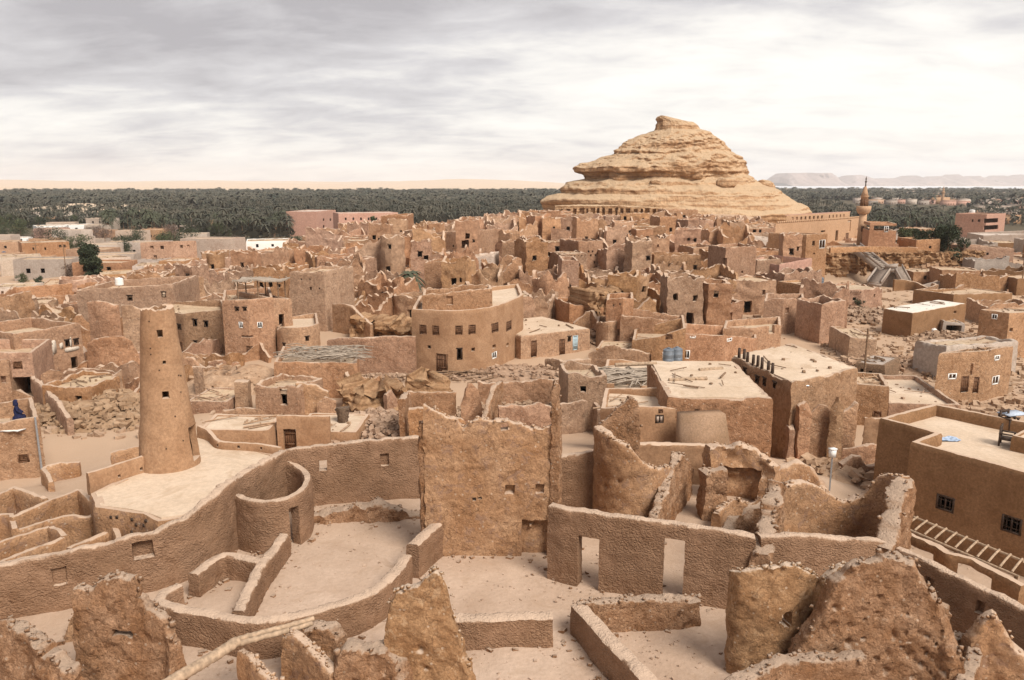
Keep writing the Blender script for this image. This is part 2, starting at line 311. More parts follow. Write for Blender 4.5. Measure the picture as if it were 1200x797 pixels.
# ---------------------------------------------------------------- the wall maker
def catmull(P, n=8):
    P = np.asarray(P, float); Q = np.vstack([2*P[0]-P[1], P, 2*P[-1]-P[-2]]); o = []
    for i in range(1, len(Q)-2):
        for t in np.linspace(0, 1, n, endpoint=False):
            a, b, c, d = Q[i-1], Q[i], Q[i+1], Q[i+2]
            o.append(.5*((2*b) + (-a+c)*t + (2*a-5*b+4*c-d)*t*t + (-a+3*b-3*c+d)*t**3))
    o.append(Q[-2]); return np.array(o)
def wall_mesh(path, tops, bots, thick=.45, cell=.15, holes=(), niches=(), pits=(), jag=0.0, jagf=1.2, taper=.12, rnd=.12, rough=.04, rfreq=1.6, closed=False, seed=0, side=1, bulge=0.0, erode=0.0):
    """path (n,2); tops: (m,2) array of (s_fraction, z) or per-vertex z; bots same. returns co, faces.
       holes/niches: (s0,s1,z0,z1[,depth]); ellipse holes: (s0,s1,z0,z1,'e')"""
    P = np.asarray(path, float)
    if closed: P = np.vstack([P, P[:1]])
    seg = np.hypot(*(P[1:]-P[:-1]).T); S = np.concatenate([[0], np.cumsum(seg)]); Lt = S[-1]
    tops = np.asarray(tops, float); bots = np.asarray(bots, float)
    if tops.ndim == 1:
        if closed: tops = np.append(tops, tops[0])
        tops = np.stack([S, tops], 1)
    if bots.ndim == 0: bots = np.array([[0, float(bots)], [Lt, float(bots)]])
    if bots.ndim == 1:
        if closed: bots = np.append(bots, bots[0])
        bots = np.stack([S, bots], 1)
    sl = [0, Lt]; zb0 = bots[:, 1].min(); zt0 = tops[:, 1].max() + jag*1.5
    # corner vertices kept as grid lines
    for i in range(1, len(S)-1):
        a = P[i]-P[i-1]; b = P[i+1]-P[i]
        c = np.dot(a, b)/(np.linalg.norm(a)*np.linalg.norm(b)+1e-9)
        if c < .93: sl.append(S[i])
    zl = [zb0, zt0]
    for h in list(holes)+list(niches):
        if h[-1] == 'e': continue
        sl += [h[0], h[1]]; zl += [h[2], h[3]]
    for h in niches: sl += [h[0]-.03, h[1]+.03]; zl += [h[2]-.03, h[3]+.03]
    def fill(l, c):
        l = np.unique(np.round(np.array(l), 4)); o = [l[0]]
        for a, b in zip(l[:-1], l[1:]):
            k = max(1, int(round((b-a)/c))); o += list(a+(b-a)*np.arange(1, k+1)/k)
        return np.array(o)
    s = fill([v for v in sl if 0 <= v <= Lt], cell); z = fill(zl, cell)
    ns, nz = len(s), len(z)
    px = np.interp(s, S, P[:, 0]); py = np.interp(s, S, P[:, 1])
    def tang(q):
        i = np.clip(np.searchsorted(S, q, 'right')-1, 0, len(seg)-1); d = (P[i+1]-P[i])/seg[i][:, None]; return d
    if closed: ta = tang((s-1e-4) % Lt); tb = tang((s+1e-4) % Lt)
    else: ta = tang(np.clip(s-1e-4, 0, Lt)); tb = tang(np.clip(s+1e-4, 0, Lt))
    na = np.stack([-ta[:, 1], ta[:, 0]], 1); nb = np.stack([-tb[:, 1], tb[:, 0]], 1)
    nn = na+nb; nn /= (np.linalg.norm(nn, axis=1)[:, None]+1e-9); mit = 1/np.clip((nn*na).sum(1), .45, 1); nn = nn*mit[:, None]
    top = np.interp(s, tops[:, 0], tops[:, 1]); bot = np.interp(s, bots[:, 0], bots[:, 1])
    if jag:
        js = (s/Lt*2*np.pi) if closed else s
        if closed:
            rr = Lt/(2*np.pi)*jagf; q = np.stack([np.cos(js)*rr, np.sin(js)*rr, js*0+seed*5.1], 1); jn = fbm(q, 4, .6)
        else: jn = n1(s*jagf, seed, 4)
        top = top+jag*jn
    top = np.maximum(top, bot+.05)
    kt = np.searchsorted(z, top-.02*cell, 'left'); kt = np.clip(kt, 1, nz-1)
    Kz = np.minimum(np.arange(nz)[None, :], kt[:, None])            # effective row
    Z = np.minimum(z[None, :], top[:, None]); Z[np.arange(ns), kt] = top
    hgt = np.maximum(top-bot, .3)[:, None]; t = np.clip((Z-bot[:, None])/hgt, 0, 1)
    th = thick*(1-taper*t)/2+bulge*np.sin(np.pi*t)*.5
    dt = top[:, None]-Z
    if rnd > 0: th = th*np.sqrt(np.clip(1-.55*np.clip(1-dt/rnd, 0, 1)**3, 0.05, 1))
    if erode:
        q = np.stack([np.repeat(s[:, None], nz, 1).ravel()*1.1, Z.ravel()*1.1, np.full(ns*nz, seed*7.7)], 1)
        th = th*(1+erode*fbm(q, 3).reshape(ns, nz))
        th = np.maximum(th, .05)
    off = th
    fo = np.zeros_like(off)
    for h in niches:
        m = (s[:, None] >= h[0]-.002) & (s[:, None] <= h[1]+.002) & (Z >= h[2]-.002) & (Z <= h[3]+.002)
        fo = np.where(m, h[4], fo)
    for (ps, pz, pr, pd) in pits:
        g = np.exp(-(((s[:, None]-ps)**2+(Z-pz)**2)/pr**2)); fo = fo+pd*g
    fa = off-fo; ba = off
    # side=+1: "front" is on the -normal side (towards camera for left-to-right paths)
    A = np.stack([px[:, None]-nn[:, :1]*fa, py[:, None]-nn[:, 1:]*fa, Z], 2); B = np.stack([px[:, None]+nn[:, :1]*ba, py[:, None]+nn[:, 1:]*ba, Z], 2)
    NV = ns*nz; co = np.concatenate([A.reshape(-1, 3), B.reshape(-1, 3)])
    ids = np.arange(ns)[:, None]*nz+Kz
    zc = (z[:-1]+z[1:])/2; scn = (s[:-1]+s[1:])/2
    ex = (np.arange(nz-1)[None, :] < np.maximum(kt[:-1], kt[1:])[:, None])
    ex &= (z[1:][None, :] > np.minimum(bot[:-1], bot[1:])[:, None]-cell)
    for h in holes:
        if h[-1] == 'e':
            sc_, zc_ = (h[0]+h[1])/2, (h[2]+h[3])/2
            wob = 1+.25*n1(np.arctan2(zc[None, :]-zc_, scn[:, None]-sc_).ravel()*1.5, seed+1).reshape(ns-1, nz-1)
            ex &= ~((((scn[:, None]-sc_)/((h[1]-h[0])/2))**2+((zc[None, :]-zc_)/((h[3]-h[2])/2))**2) < wob)
        else:
            ex &= ~((scn[:, None] > h[0]) & (scn[:, None] < h[1]) & (zc[None, :] > h[2]) & (zc[None, :] < h[3]))
    i, k = np.nonzero(ex); fr = [np.stack([ids[i, k], ids[i+1, k], ids[i+1, k+1], ids[i, k+1]], 1)]
    fr.append(np.stack([ids[i, k+1], ids[i+1, k+1], ids[i+1, k], ids[i, k]], 1)+NV)
    e = np.pad(ex, 1)
    c = ex & ~e[2:, 1:-1]                                           # right side open
    if closed: c[-1] = ex[-1] & ~ex[0]
    i, k = np.nonzero(c); fr.append(np.stack([ids[i+1, k], ids[i+1, k]+NV, ids[i+1, k+1]+NV, ids[i+1, k+1]], 1))
    c = ex & ~e[:-2, 1:-1]
    if closed: c[0] = ex[0] & ~ex[-1]
    i, k = np.nonzero(c); fr.append(np.stack([ids[i, k]+NV, ids[i, k], ids[i, k+1], ids[i, k+1]+NV], 1))
    c = ex & ~e[1:-1, 2:]; i, k = np.nonzero(c); fr.append(np.stack([ids[i, k+1], ids[i+1, k+1], ids[i+1, k+1]+NV, ids[i, k+1]+NV], 1))
    c = ex & ~e[1:-1, :-2]; c[:, 0] = False; i, k = np.nonzero(c); fr.append(np.stack([ids[i, k]+NV, ids[i+1, k]+NV, ids[i+1, k], ids[i, k]], 1))
    q = np.concatenate(fr)
    if closed:      # weld the seam: last column -> first column
        last = (ns-1)*nz
        for o_ in (0, NV):
            m = (q >= o_+last) & (q < o_+last+nz); q[m] -= last
    if rough:
        co = warp(co, rough*(.5 if cell < .2 else .75), rfreq, 2, seed*3.1)
        if cell < .2:
            co = warp(co, rough*.4, 3.6, 2, seed*1.7); co = warp(co, min(.03, rough*.25), 8.5, 2, seed*.7)
    # split degenerate quads
    d = np.stack([q[:, j] == q[:, (j+1) % 4] for j in range(4)], 1); nd = d.sum(1)
    quads = q[nd == 0]; tris = []
    for j in range(4):
        m = (nd == 1) & d[:, j]; keep = [x for x in range(4) if x != j]; tt = q[m][:, keep]; tris.append(tt)
    tris = np.concatenate(tris) if tris else np.zeros((0, 3), int)
    tris = tris[(tris[:, 0] != tris[:, 1]) & (tris[:, 1] != tris[:, 2]) & (tris[:, 0] != tris[:, 2])]
    quads = quads[(quads[:, 0] != quads[:, 2]) & (quads[:, 1] != quads[:, 3])]
    used = np.unique(np.concatenate([quads.ravel(), tris.ravel()])); mp = np.zeros(len(co), int); mp[used] = np.arange(len(used))
    return co[used], [mp[quads], mp[tris]]
def path_s(path, px, py, closed=False):
    """where the sight line through (px,py) meets the wall path: returns (s, z)"""
    P = np.asarray(path, float)
    if closed: P = np.vstack([P, P[:1]])
    d = ray(px, py); best = None; S = 0
    for a, b in zip(P[:-1], P[1:]):
        L = np.hypot(*(b-a)); e = (b-a)/L
        M = np.array([[d[0], -e[0]], [d[1], -e[1]]])
        if abs(np.linalg.det(M)) > 1e-9:
            t, u = np.linalg.solve(M, a)
            if t > 0 and -.02 <= u <= L+.02:
                if best is None or t < best[0]: best = (t, S+u, CZ+d[2]*t)
        S += L
    return best[1:] if best else None
def rect_on(path, r, closed=False, off=.0):
    x0, x1, y0, y1 = r[:4]; a = path_s(path, x0, (y0+y1)/2, closed); b = path_s(path, x1, (y0+y1)/2, closed)
    m0 = path_s(path, (x0+x1)/2, y1, closed); m1 = path_s(path, (x0+x1)/2, y0, closed)
    if None in (a, b, m0, m1): return None
    return (min(a[0], b[0]), max(a[0], b[0]), m0[1], m1[1])
def along(path, s):
    P = np.asarray(path, float); seg = np.hypot(*(P[1:]-P[:-1]).T); S = np.concatenate([[0], np.cumsum(seg)])
    i = int(np.clip(np.searchsorted(S, s, 'right')-1, 0, len(seg)-1)); t = (P[i+1]-P[i])/seg[i]
    return P[i]+t*(s-S[i]), t
def G(name, label, cat, pts, z=0.0, thick=.45, mode='base', mat=None, curve=0, ztop=None, zbot=None, parent=None, group=None, hole=(), niche=(), ell=(), sink=.35, kind=None, **kw):
    """a free-standing wall surveyed from the photograph. mode 'base': (px,py_base,py_top); 'top': (px,py_top) at height ztop"""
    if mode == 'base':
        xy = np.array([at(p[0], p[1], z) for p in pts]); tp = np.array([zat(q[0], q[1], p[2]) for q, p in zip(xy, pts)])
    elif mode == 'xy':
        xy = np.array([p[:2] for p in pts]); tp = np.array([p[2] for p in pts])
    else:
        zz = ztop if hasattr(ztop, '__len__') else [ztop]*len(pts)
        xy = np.array([at(p[0], p[1], h) for p, h in zip(pts, zz)]); tp = np.array(zz, float)
    if curve:
        v = catmull(np.column_stack([xy, tp]), curve); xy, tp = v[:, :2], v[:, 2]
    hs = [r for r in (rect_on(xy, h) for h in hole) if r]; hs += [(*r, 'e') for r in (rect_on(xy, h) for h in ell) if r]
    ni = [(*r, h[4]) for r, h in ((rect_on(xy, h), h) for h in niche) if r]
    bots = terrain(xy[:, 0], xy[:, 1])-sink
    if mode != 'base' or True: bots = np.minimum(bots, z-sink)
    if zbot is not None: bots = np.full(len(xy), float(zbot))
    co, fs = wall_mesh(xy, tp, bots, thick, holes=hs, niches=ni, **kw)
    org = None
    if parent is None:
        c = co.mean(0); org = (c[0], c[1], co[:, 2].min())
    o = mesh_np(name, co, fs, mat, parent, 45, org)
    if parent is None: tag(o, label, cat, group, kind or 'thing')
    if kw.get('cell', 1) < .125 and parent is None and xy[:, 1].max() < 45:
        FGW.append(xy)
        if mat and mat.name in ('crumbling_salt_mud', 'old_plaster', 'brown_plaster'):   # lumps of broken salt mud along the fracture
            rg = np.random.default_rng(kw.get('seed', 0)); seg = np.hypot(*(xy[1:]-xy[:-1]).T); S = np.concatenate([[0], np.cumsum(seg)]); n = int(S[-1]*16); m = MB(); tw = thick*(1-kw.get('taper', .12))*.5
            V = np.array(o.data.vertices[0].co); vs = np.empty(len(o.data.vertices)*3, np.float32); o.data.vertices.foreach_get('co', vs); vs = vs.reshape(-1, 3)+np.array(org)
            for _ in range(n):
                q = rg.random()*S[-1]; x = np.interp(q, S, xy[:, 0]); y = np.interp(q, S, xy[:, 1]); x += rg.normal()*tw*.55; y += rg.normal()*tw*.55
                near = vs[(vs[:, 0]-x)**2+(vs[:, 1]-y)**2 < .012]
                if len(near) == 0: continue
                z_ = near[:, 2].max(); e = .035+.13*rg.random()**2.5; k0 = len(m.v); m.box((x, y, z_+e*.1), (e, e*(.6+.5*rg.random()), e*(.4+.5*rg.random())), rg.random()*3, .5+.4*rg.random(), rg.normal()*.5)
            if m.v:
                c = np.array(m.v)+rg.normal(size=(len(m.v), 3))*.012; st = mesh_np('broken_stones', c-np.array(org), [m.f], mat, o, 0); st['kind'] = 'stuff'
    return o, xy, tp
# ================================================================ materials of the place
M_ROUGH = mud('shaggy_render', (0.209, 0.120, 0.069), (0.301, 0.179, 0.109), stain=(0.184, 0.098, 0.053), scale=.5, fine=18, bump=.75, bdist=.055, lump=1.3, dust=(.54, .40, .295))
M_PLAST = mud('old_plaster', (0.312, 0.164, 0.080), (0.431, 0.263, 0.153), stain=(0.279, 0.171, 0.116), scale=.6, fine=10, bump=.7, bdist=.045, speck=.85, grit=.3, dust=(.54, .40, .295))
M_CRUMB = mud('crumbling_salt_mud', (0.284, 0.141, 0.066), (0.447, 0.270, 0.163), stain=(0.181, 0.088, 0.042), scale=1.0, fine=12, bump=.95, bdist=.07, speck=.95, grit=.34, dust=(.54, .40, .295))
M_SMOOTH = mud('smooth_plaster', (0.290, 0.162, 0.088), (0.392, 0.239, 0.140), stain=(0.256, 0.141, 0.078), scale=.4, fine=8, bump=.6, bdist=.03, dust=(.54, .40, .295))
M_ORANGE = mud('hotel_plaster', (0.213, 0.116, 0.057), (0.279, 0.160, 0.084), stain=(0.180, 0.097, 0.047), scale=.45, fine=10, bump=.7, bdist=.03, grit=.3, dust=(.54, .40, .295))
M_ROOF = mud('roof_clay', (0.484, 0.361, 0.251), (0.607, 0.480, 0.361), stain=(0.431, 0.308, 0.207), scale=.2, fine=5, bump=.5, bdist=.03, grit=.13)
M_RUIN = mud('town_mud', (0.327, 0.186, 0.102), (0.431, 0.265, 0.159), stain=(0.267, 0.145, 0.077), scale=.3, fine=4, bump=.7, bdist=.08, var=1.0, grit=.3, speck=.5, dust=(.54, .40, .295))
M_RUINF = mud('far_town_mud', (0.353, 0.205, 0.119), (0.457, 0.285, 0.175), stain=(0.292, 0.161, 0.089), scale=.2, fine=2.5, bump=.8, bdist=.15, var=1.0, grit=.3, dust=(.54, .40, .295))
M_ROOFT = mud('town_roof', (0.405, 0.290, 0.189), (0.528, 0.405, 0.282), stain=(0.352, 0.238, 0.150), scale=.3, fine=4, bump=.4, bdist=.05, var=.6)
M_RUB = mud('rubble_mud', (0.302, 0.194, 0.120), (0.420, 0.297, 0.202), stain=(0.227, 0.138, 0.086), scale=.8, fine=3, bump=.6, bdist=.06, var=.6)
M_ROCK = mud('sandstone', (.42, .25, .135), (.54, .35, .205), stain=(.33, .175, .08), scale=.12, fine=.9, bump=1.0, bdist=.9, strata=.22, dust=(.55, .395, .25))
M_LEDGE = mud('ledge_rock', (.29, .165, .085), (.42, .265, .15), stain=(.19, .10, .05), scale=.5, fine=3, bump=.9, bdist=.15, strata=.6)
M_PALE = mud('pale_render', (0.425, 0.340, 0.272), (0.510, 0.425, 0.348), stain=(0.357, 0.264, 0.196), scale=.2, fine=4, bump=.3, bdist=.03, var=1.2)
M_CONC = mud('grey_block', (.31, .25, .205), (.40, .335, .28), stain=(.27, .21, .165), scale=.3, fine=5, bump=.3, bdist=.03, var=.5)
M_MOSQ = mud('mosque_render', (0.405, 0.248, 0.147), (0.466, 0.297, 0.184), stain=(0.378, 0.225, 0.129), scale=.15, fine=4, bump=.3, bdist=.03)
M_PINK = mud('pink_render', (0.399, 0.232, 0.172), (0.459, 0.284, 0.215), scale=.1, fine=2, bump=.2, bdist=.03, var=.4)
M_WOOD = plain('weathered_wood', (.20, .125, .075), .85, noise=.5, scale=9)
M_PALMLOG = plain('palm_log', (.36, .255, .17), .9, noise=.35, scale=7)
M_DWOOD = plain('dark_wood', (.055, .032, .02), .7, noise=.4)
M_SHUT = plain('brown_shutter', (.13, .062, .03), .75, noise=.35, scale=6)
M_VOID = plain('dark_opening_cloth', (.018, .013, .01), .95, noise=.2)
M_STRAW = mud('dry_fronds', (.27, .215, .165), (.42, .35, .28), scale=2.5, fine=18, bump=.8, bdist=.04)
M_WHITE = plain('white_paint', (.74, .72, .68), .6, noise=.08)
M_METAL = plain('galvanised_pipe', (.38, .40, .42), .45, .6, noise=.2)
M_BLUE = plain('blue_drum_plastic', (.06, .11, .17), .5, noise=.3)
M_TANK = plain('grey_tank', (.15, .17, .195), .5, .2, noise=.3, scale=3)
M_ROBE = plain('dark_blue_robe', (.010, .012, .045), .85, noise=.4, scale=8)
M_CLOTHR = plain('dark_red_cloth', (.16, .03, .05), .9, noise=.3)
M_CLOTHP = plain('purple_cloth', (.10, .05, .13), .9, noise=.3)
M_CLOTHG = plain('pale_green_cloth', (.45, .62, .55), .9, noise=.15)
M_CLOTHO = plain('orange_cloth', (.52, .15, .06), .9, noise=.2)
M_SKIN = plain('skin', (.25, .13, .08), .6, noise=.1)
# ================================================================ ground: one sheet out to the horizon
def ground():
    rr = 6.0*(11300/6.0)**(np.arange(400)/399.0); rr = np.concatenate([[.01, 2, 4], rr])
    front = np.linspace(-46, 46, 380); back = np.linspace(46, 314, 120)[1:-1]
    th = np.radians(np.concatenate([front, back])); n = len(th)
    X = rr[:, None]*np.sin(th)[None]; Y = rr[:, None]*np.cos(th)[None]
    co = np.stack([X.ravel(), Y.ravel(), terrain(X.ravel(), Y.ravel())], 1)
    i, k = np.meshgrid(np.arange(len(rr)-1), np.arange(n), indexing='ij'); i = i.ravel(); k = k.ravel(); k2 = (k+1) % n
    f = np.stack([i*n+k, (i+1)*n+k, (i+1)*n+k2, i*n+k2], 1)[:, ::-1]
    m = mud('ground_dust', (.35, .25, .19), (.565, .44, .355), stain=(.33, .23, .165), scale=.33, fine=5.5, bump=.8, bdist=.05, grit=.17)
    nt = m.node_tree; N = nt.nodes.new; L = nt.links.new; b = nt.nodes['Principled BSDF']
    src = b.inputs['Base Color'].links[0].from_socket
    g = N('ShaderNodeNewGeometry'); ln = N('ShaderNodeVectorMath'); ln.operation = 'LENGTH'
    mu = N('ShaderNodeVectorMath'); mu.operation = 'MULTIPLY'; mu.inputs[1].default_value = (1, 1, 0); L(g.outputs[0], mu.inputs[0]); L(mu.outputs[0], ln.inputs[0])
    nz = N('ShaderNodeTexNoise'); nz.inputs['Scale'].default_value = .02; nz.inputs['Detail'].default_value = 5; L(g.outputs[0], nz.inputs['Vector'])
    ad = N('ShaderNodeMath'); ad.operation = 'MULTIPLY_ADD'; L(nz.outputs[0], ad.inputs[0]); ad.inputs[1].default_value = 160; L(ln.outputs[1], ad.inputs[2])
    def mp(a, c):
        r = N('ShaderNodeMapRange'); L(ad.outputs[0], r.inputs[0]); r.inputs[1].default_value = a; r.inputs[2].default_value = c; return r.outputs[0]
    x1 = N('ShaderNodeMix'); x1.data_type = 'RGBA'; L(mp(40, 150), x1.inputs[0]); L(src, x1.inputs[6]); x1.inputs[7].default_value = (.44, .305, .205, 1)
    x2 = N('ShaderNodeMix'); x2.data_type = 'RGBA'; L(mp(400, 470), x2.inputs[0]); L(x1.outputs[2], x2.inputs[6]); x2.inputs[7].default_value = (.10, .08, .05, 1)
    x3 = N('ShaderNodeMix'); x3.data_type = 'RGBA'; L(mp(2050, 2200), x3.inputs[0]); L(x2.outputs[2], x3.inputs[6]); x3.inputs[7].default_value = (.60, .455, .32, 1)
    L(x3.outputs[2], b.inputs['Base Color'])
    tag(mesh_np('ground', co, [f], m, None, 60), kind='structure')
ground()
# ================================================================ FOREGROUND courtyard (floor at z = 0)
CW = 'wall'
# long rampart on the left, its niches, and the wall behind the round room
G('courtyard_wall', 'long shaggy mud wall with two small niches running below the sunlit terrace', CW,
  [(-90,748,684),(0,725,662),(100,706,643),(185,688,622),(215,678,608),(240,666,594),(259,655,574),(285,628,556),(315,606,538),(336,594,529)],
  mat=M_ROUGH, thick=.5, cell=.13, jag=.10, jagf=1.3, rough=.06, rnd=.16, niche=[(155,179,633,651,.3),(62,78,663,681,.12)], seed=1)
G('courtyard_wall', 'straight shaggy back wall with a bright square hole, between round room and tall plastered ruin', CW,
  [(334,594,530),(352,593,525),(420,588,516),(470,585,513),(506,583,511)], mat=M_ROUGH, thick=.45, cell=.12, jag=.07, jagf=1.6, rough=.05,
  hole=[(374,384,538,550)], niche=[(446,455,531,544,.15)], seed=2)
G('rubble_ledge', 'low crumbling ledge at the foot of the shaggy back wall', CW,
  [(356,612,607),(380,610,600),(400,609,595),(440,608,589),(465,607,594),(485,605,600),(504,604,599)], mat=M_CRUMB, thick=.8, cell=.1, jag=.1, jagf=2, rough=.16, rfreq=2.2, curve=4, erode=.4, seed=3)
# round room with a lintel rim over its doorway
rp = [(262,627,567),(272,633,575),(290,641,583),(312,645,587),(330,643,586),(346,637,580),(358,628,571),(363,616,561),(360,604,552),(350,597,545),(338,594,538)]
G('round_room', 'small round roofless mud room with a doorway under its thick rim', 'round room', rp, mat=M_ROUGH, thick=.42, cell=.1, curve=5, jag=.03, rough=.045, rnd=.2,
  hole=[(337,347,592,648)], seed=4)
# low partitions
G('partition_wall', 'low straight partition wall leaving the round room doorway toward the curved wall', CW, [(333,625),(302,668),(278,716)], mode='top', ztop=.95, mat=M_ROUGH, thick=.5, cell=.1, rough=.05, jag=.03, seed=5)
G('partition_wall', 'low L shaped partition wall with a free square end beside the rampart', CW, [(226,672),(248,656),(262,650),(278,651),(312,658)], mode='top', ztop=.95, mat=M_ROUGH, thick=.5, cell=.1, rough=.05, jag=.03, curve=3, seed=6)
G('partition_wall', 'short stubby partition wall behind the broken slab with a slot hole', CW, [(184,704),(192,692),(210,684)], mode='top', ztop=.95, mat=M_ROUGH, thick=.5, cell=.1, rough=.05, jag=.03, seed=7)
G('curved_wall', 'long low curved wall sweeping round the pale courtyard floor', CW, [(182,705),(215,712),(250,718),(280,724),(310,726),(345,720),(390,708),(430,695),(455,677),(468,662),(475,650)],
  mode='top', ztop=1.22, mat=M_ROUGH, thick=.55, cell=.1, rough=.05, jag=.03, curve=3, seed=8)
G('partition_wall', 'waist high wall stub set against the left foot of the tall plastered ruin', CW, [(483,638),(513,611)], mode='top', ztop=1.4, mat=M_ROUGH, thick=.6, cell=.1, rough=.05, jag=.03, seed=9)
G('partition_wall', 'low free standing rectangular wall in the middle of the courtyard floor', CW, [(515,723),(647,719)], mode='top', ztop=1.05, mat=M_ROUGH, thick=.62, cell=.1, rough=.05, jag=.02, rnd=.08, seed=10)
G('partition_wall', 'low flat topped wall running off the bottom edge, left side of the small room', CW, [(678,707),(715,748),(752,786),(800,840)], mode='top', ztop=1.08, mat=M_ROUGH, thick=.6, cell=.1, rough=.05, jag=.03, rnd=.08, seed=11)
G('partition_wall', 'low broken wall with an eroded brown end, back side of the small room', CW, [(676,707),(705,704),(745,701),(780,699),(818,699)], mode='top', ztop=[1.08,1.08,1.1,1.15,1.05], mat=M_CRUMB, thick=.5, cell=.09, rough=.09, rfreq=2, jag=.06, jagf=2.4, erode=.35, seed=12)
# the tall plastered ruin and its fin
G('tall_ruin_wall', 'tall orange plastered wall with ragged top, small holes and a doorway niche', CW,
  [(500,648,476),(507,648,477),(516,648,484),(526,648,487),(535,648,492),(544,648,498),(556,648,493),(572,648,489),(595,648,490),(612,648,495),(622,648,501),(635,648,499),(646,648,498)],
  mat=M_PLAST, thick=.5, cell=.075, jag=.14, jagf=2.6, rough=.08, rfreq=1.3, taper=.2, rnd=.05, erode=.12,
  hole=[(586,594,494,503)], niche=[(612,640,608,652,.34),(592,602,567,576,.25),(627,637,566,575,.25)], ell=[(554,558,581,585),(561,565,580,584)], seed=13)
G('ruin_fin', 'thin tall broken wall end standing up at the right edge of the plastered ruin', CW,
  [(648,652,447),(650,640,452),(652,625,470),(653,612,500)], mat=M_CRUMB, thick=.40, cell=.075, jag=.2, jagf=2.5, rough=.14, rfreq=2, erode=.35, taper=.55, seed=14)
G('ruin_fin', 'ragged vertical broken edge at the left side of the plastered ruin', CW,
  [(499,650,496),(500,636,500),(499,622,512)], mat=M_CRUMB, thick=.36, cell=.09, jag=.2, jagf=2, rough=.12, rfreq=2.4, erode=.35, seed=15)
# wall with two doorways
G('doorway_wall', 'shaggy mud wall with two open doorways facing the courtyard', CW,
  [(645,674,590),(660,679,594),(701,688,601),(740,694,606),(780,699,612),(815,705,617),(855,711,623),(880,713,627)], mat=M_ROUGH, thick=.5, cell=.1, jag=.05, rough=.05, rnd=.14,
  hole=[(679,703,627,700),(777,802,629,706)], seed=16)
G('courtyard_wall', 'shaggy wall continuing right of the doorway wall up to the thick broken pier', CW,
  [(884,713,627),(915,711,625),(945,708,627),(985,704,630),(1030,699,633)], mat=M_ROUGH, thick=.5, cell=.1, jag=.04, rough=.05, rnd=.16, curve=3, seed=17)
G('ruin_fin', 'pale crumbling cross wall broken off over the end of the doorway wall', CW,
  [(886,722,650),(892,706,622),(898,690,585),(903,672,566),(903,650,572)], mat=M_CRUMB, thick=.7, cell=.09, jag=.14, jagf=2, rough=.15, rfreq=2, erode=.3, seed=18)
G('courtyard_wall', 'shaded dark back wall of the narrow room right of the tall plastered ruin', CW,
  [(648,604,535),(675,602,531),(712,600,524)], mat=M_ROUGH, thick=.45, cell=.14, jag=.04, rough=.05, seed=19)
G('curved_ruin_wall', 'curved plastered ruin with a top sloping down to the right, behind the doorway wall', CW,
  [(699,606,499),(706,613,503),(716,618,511),(728,621,517),(738,622,527),(748,622,538),(760,620,547),(772,614,548),(780,606,543)], mat=M_PLAST, thick=.42, cell=.1, curve=4, jag=.12, jagf=1.6, rough=.09, erode=.25, pits=[(1.0,1.9,.12,.2),(1.6,2.3,.1,.15)], seed=20)
G('ruin_fin', 'upright triangular wall remnant with a pointed peak behind the curved ruin', CW,
  [(700,590,497),(712,590,487),(722,590,476),(734,590,467),(744,590,470),(747,590,500)], mat=M_CRUMB, thick=.4, cell=.1, jag=.1, jagf=2, rough=.08, erode=.25, seed=21)
G('ruin_fin', 'diagonal ragged wall end sloping toward the camera between the two doorways', CW,
  [(762,640,612),(772,627,585),(782,612,556),(790,600,531),(797,590,534),(806,578,548)], mat=M_CRUMB, thick=.55, cell=.09, jag=.1, jagf=2.2, rough=.12, rfreq=2, erode=.3, seed=22)
G('courtyard_wall', 'long plain back wall with a clean level top below the large block house', CW,
  [(742,568,519),(790,568,520),(832,570,522)], z=-.2, mat=M_SMOOTH, thick=.5, cell=.15, jag=.05, rough=.05, seed=23)
G('ruined_recess', 'undercut ruined wall with dark hollow and rubble behind the cross wall', CW,
  [(826,585,522),(845,583,521),(865,583,520),(880,585,527),(895,588,535),(908,592,545)], mat=M_PLAST, thick=.8, cell=.11, jag=.12, jagf=1.6, rough=.16, erode=.35, niche=[(842,893,545,588,.45)], seed=24)
G('wall_stump', 'square stump of eroded wall left of the dark hollow', CW,
  [(820,607,553),(832,606,551),(846,605,550)], mat=M_CRUMB, thick=.8, cell=.1, jag=.08, rough=.15, erode=.3, seed=25)
G('ruin_fin', 'low curled remnant of plaster wall standing in front of the dark hollow', CW,
  [(838,622,602),(846,614,592),(862,610,585),(876,610,590),(890,612,583)], mat=M_PLAST, thick=.35, cell=.1, curve=3, jag=.06, rough=.08, erode=.3, seed=26)
G('rubble_slope', 'pale lumpy spill of collapsed mud at the left of the cross wall', CW,
  [(848,640,622),(862,632,606),(880,628,596),(894,624,590)], mat=M_CRUMB, thick=1.3, cell=.13, jag=.1, rough=.22, erode=.3, taper=.6, rnd=.4, seed=27)
G('curved_ruin_wall', 'curved broken back wall of the roofless room, brown plaster on its inside', CW,
  [(906,652,570),(915,650,566),(925,648,563),(945,645,566),(965,643,578),(985,642,586),(1000,642,583),(1012,643,574),(1022,645,560),(1036,650,556),(1050,660,560)], mat=M_PLAST, thick=.45, cell=.11, curve=3, jag=.09, jagf=1.8, rough=.08, erode=.2, seed=28)
G('thick_pier', 'thick broken wall end of pale rubble at the right corner of the roofless room', CW,
  [(1030,706,642),(1033,694,620),(1038,682,590),(1046,668,565),(1053,655,559)], mat=M_CRUMB, thick=.75, cell=.09, jag=.1, jagf=2, rough=.14, rfreq=2.2, erode=.25, seed=29)
G('curved_ruin_wall', 'eroded arched wall remnant just behind the roofless room', CW,
  [(902,592,556),(912,590,547),(930,588,540),(946,588,547),(958,590,560),(968,594,577)], z=-.4, mat=M_PLAST, thick=.5, cell=.13, jag=.08, rough=.1, erode=.25, seed=30)
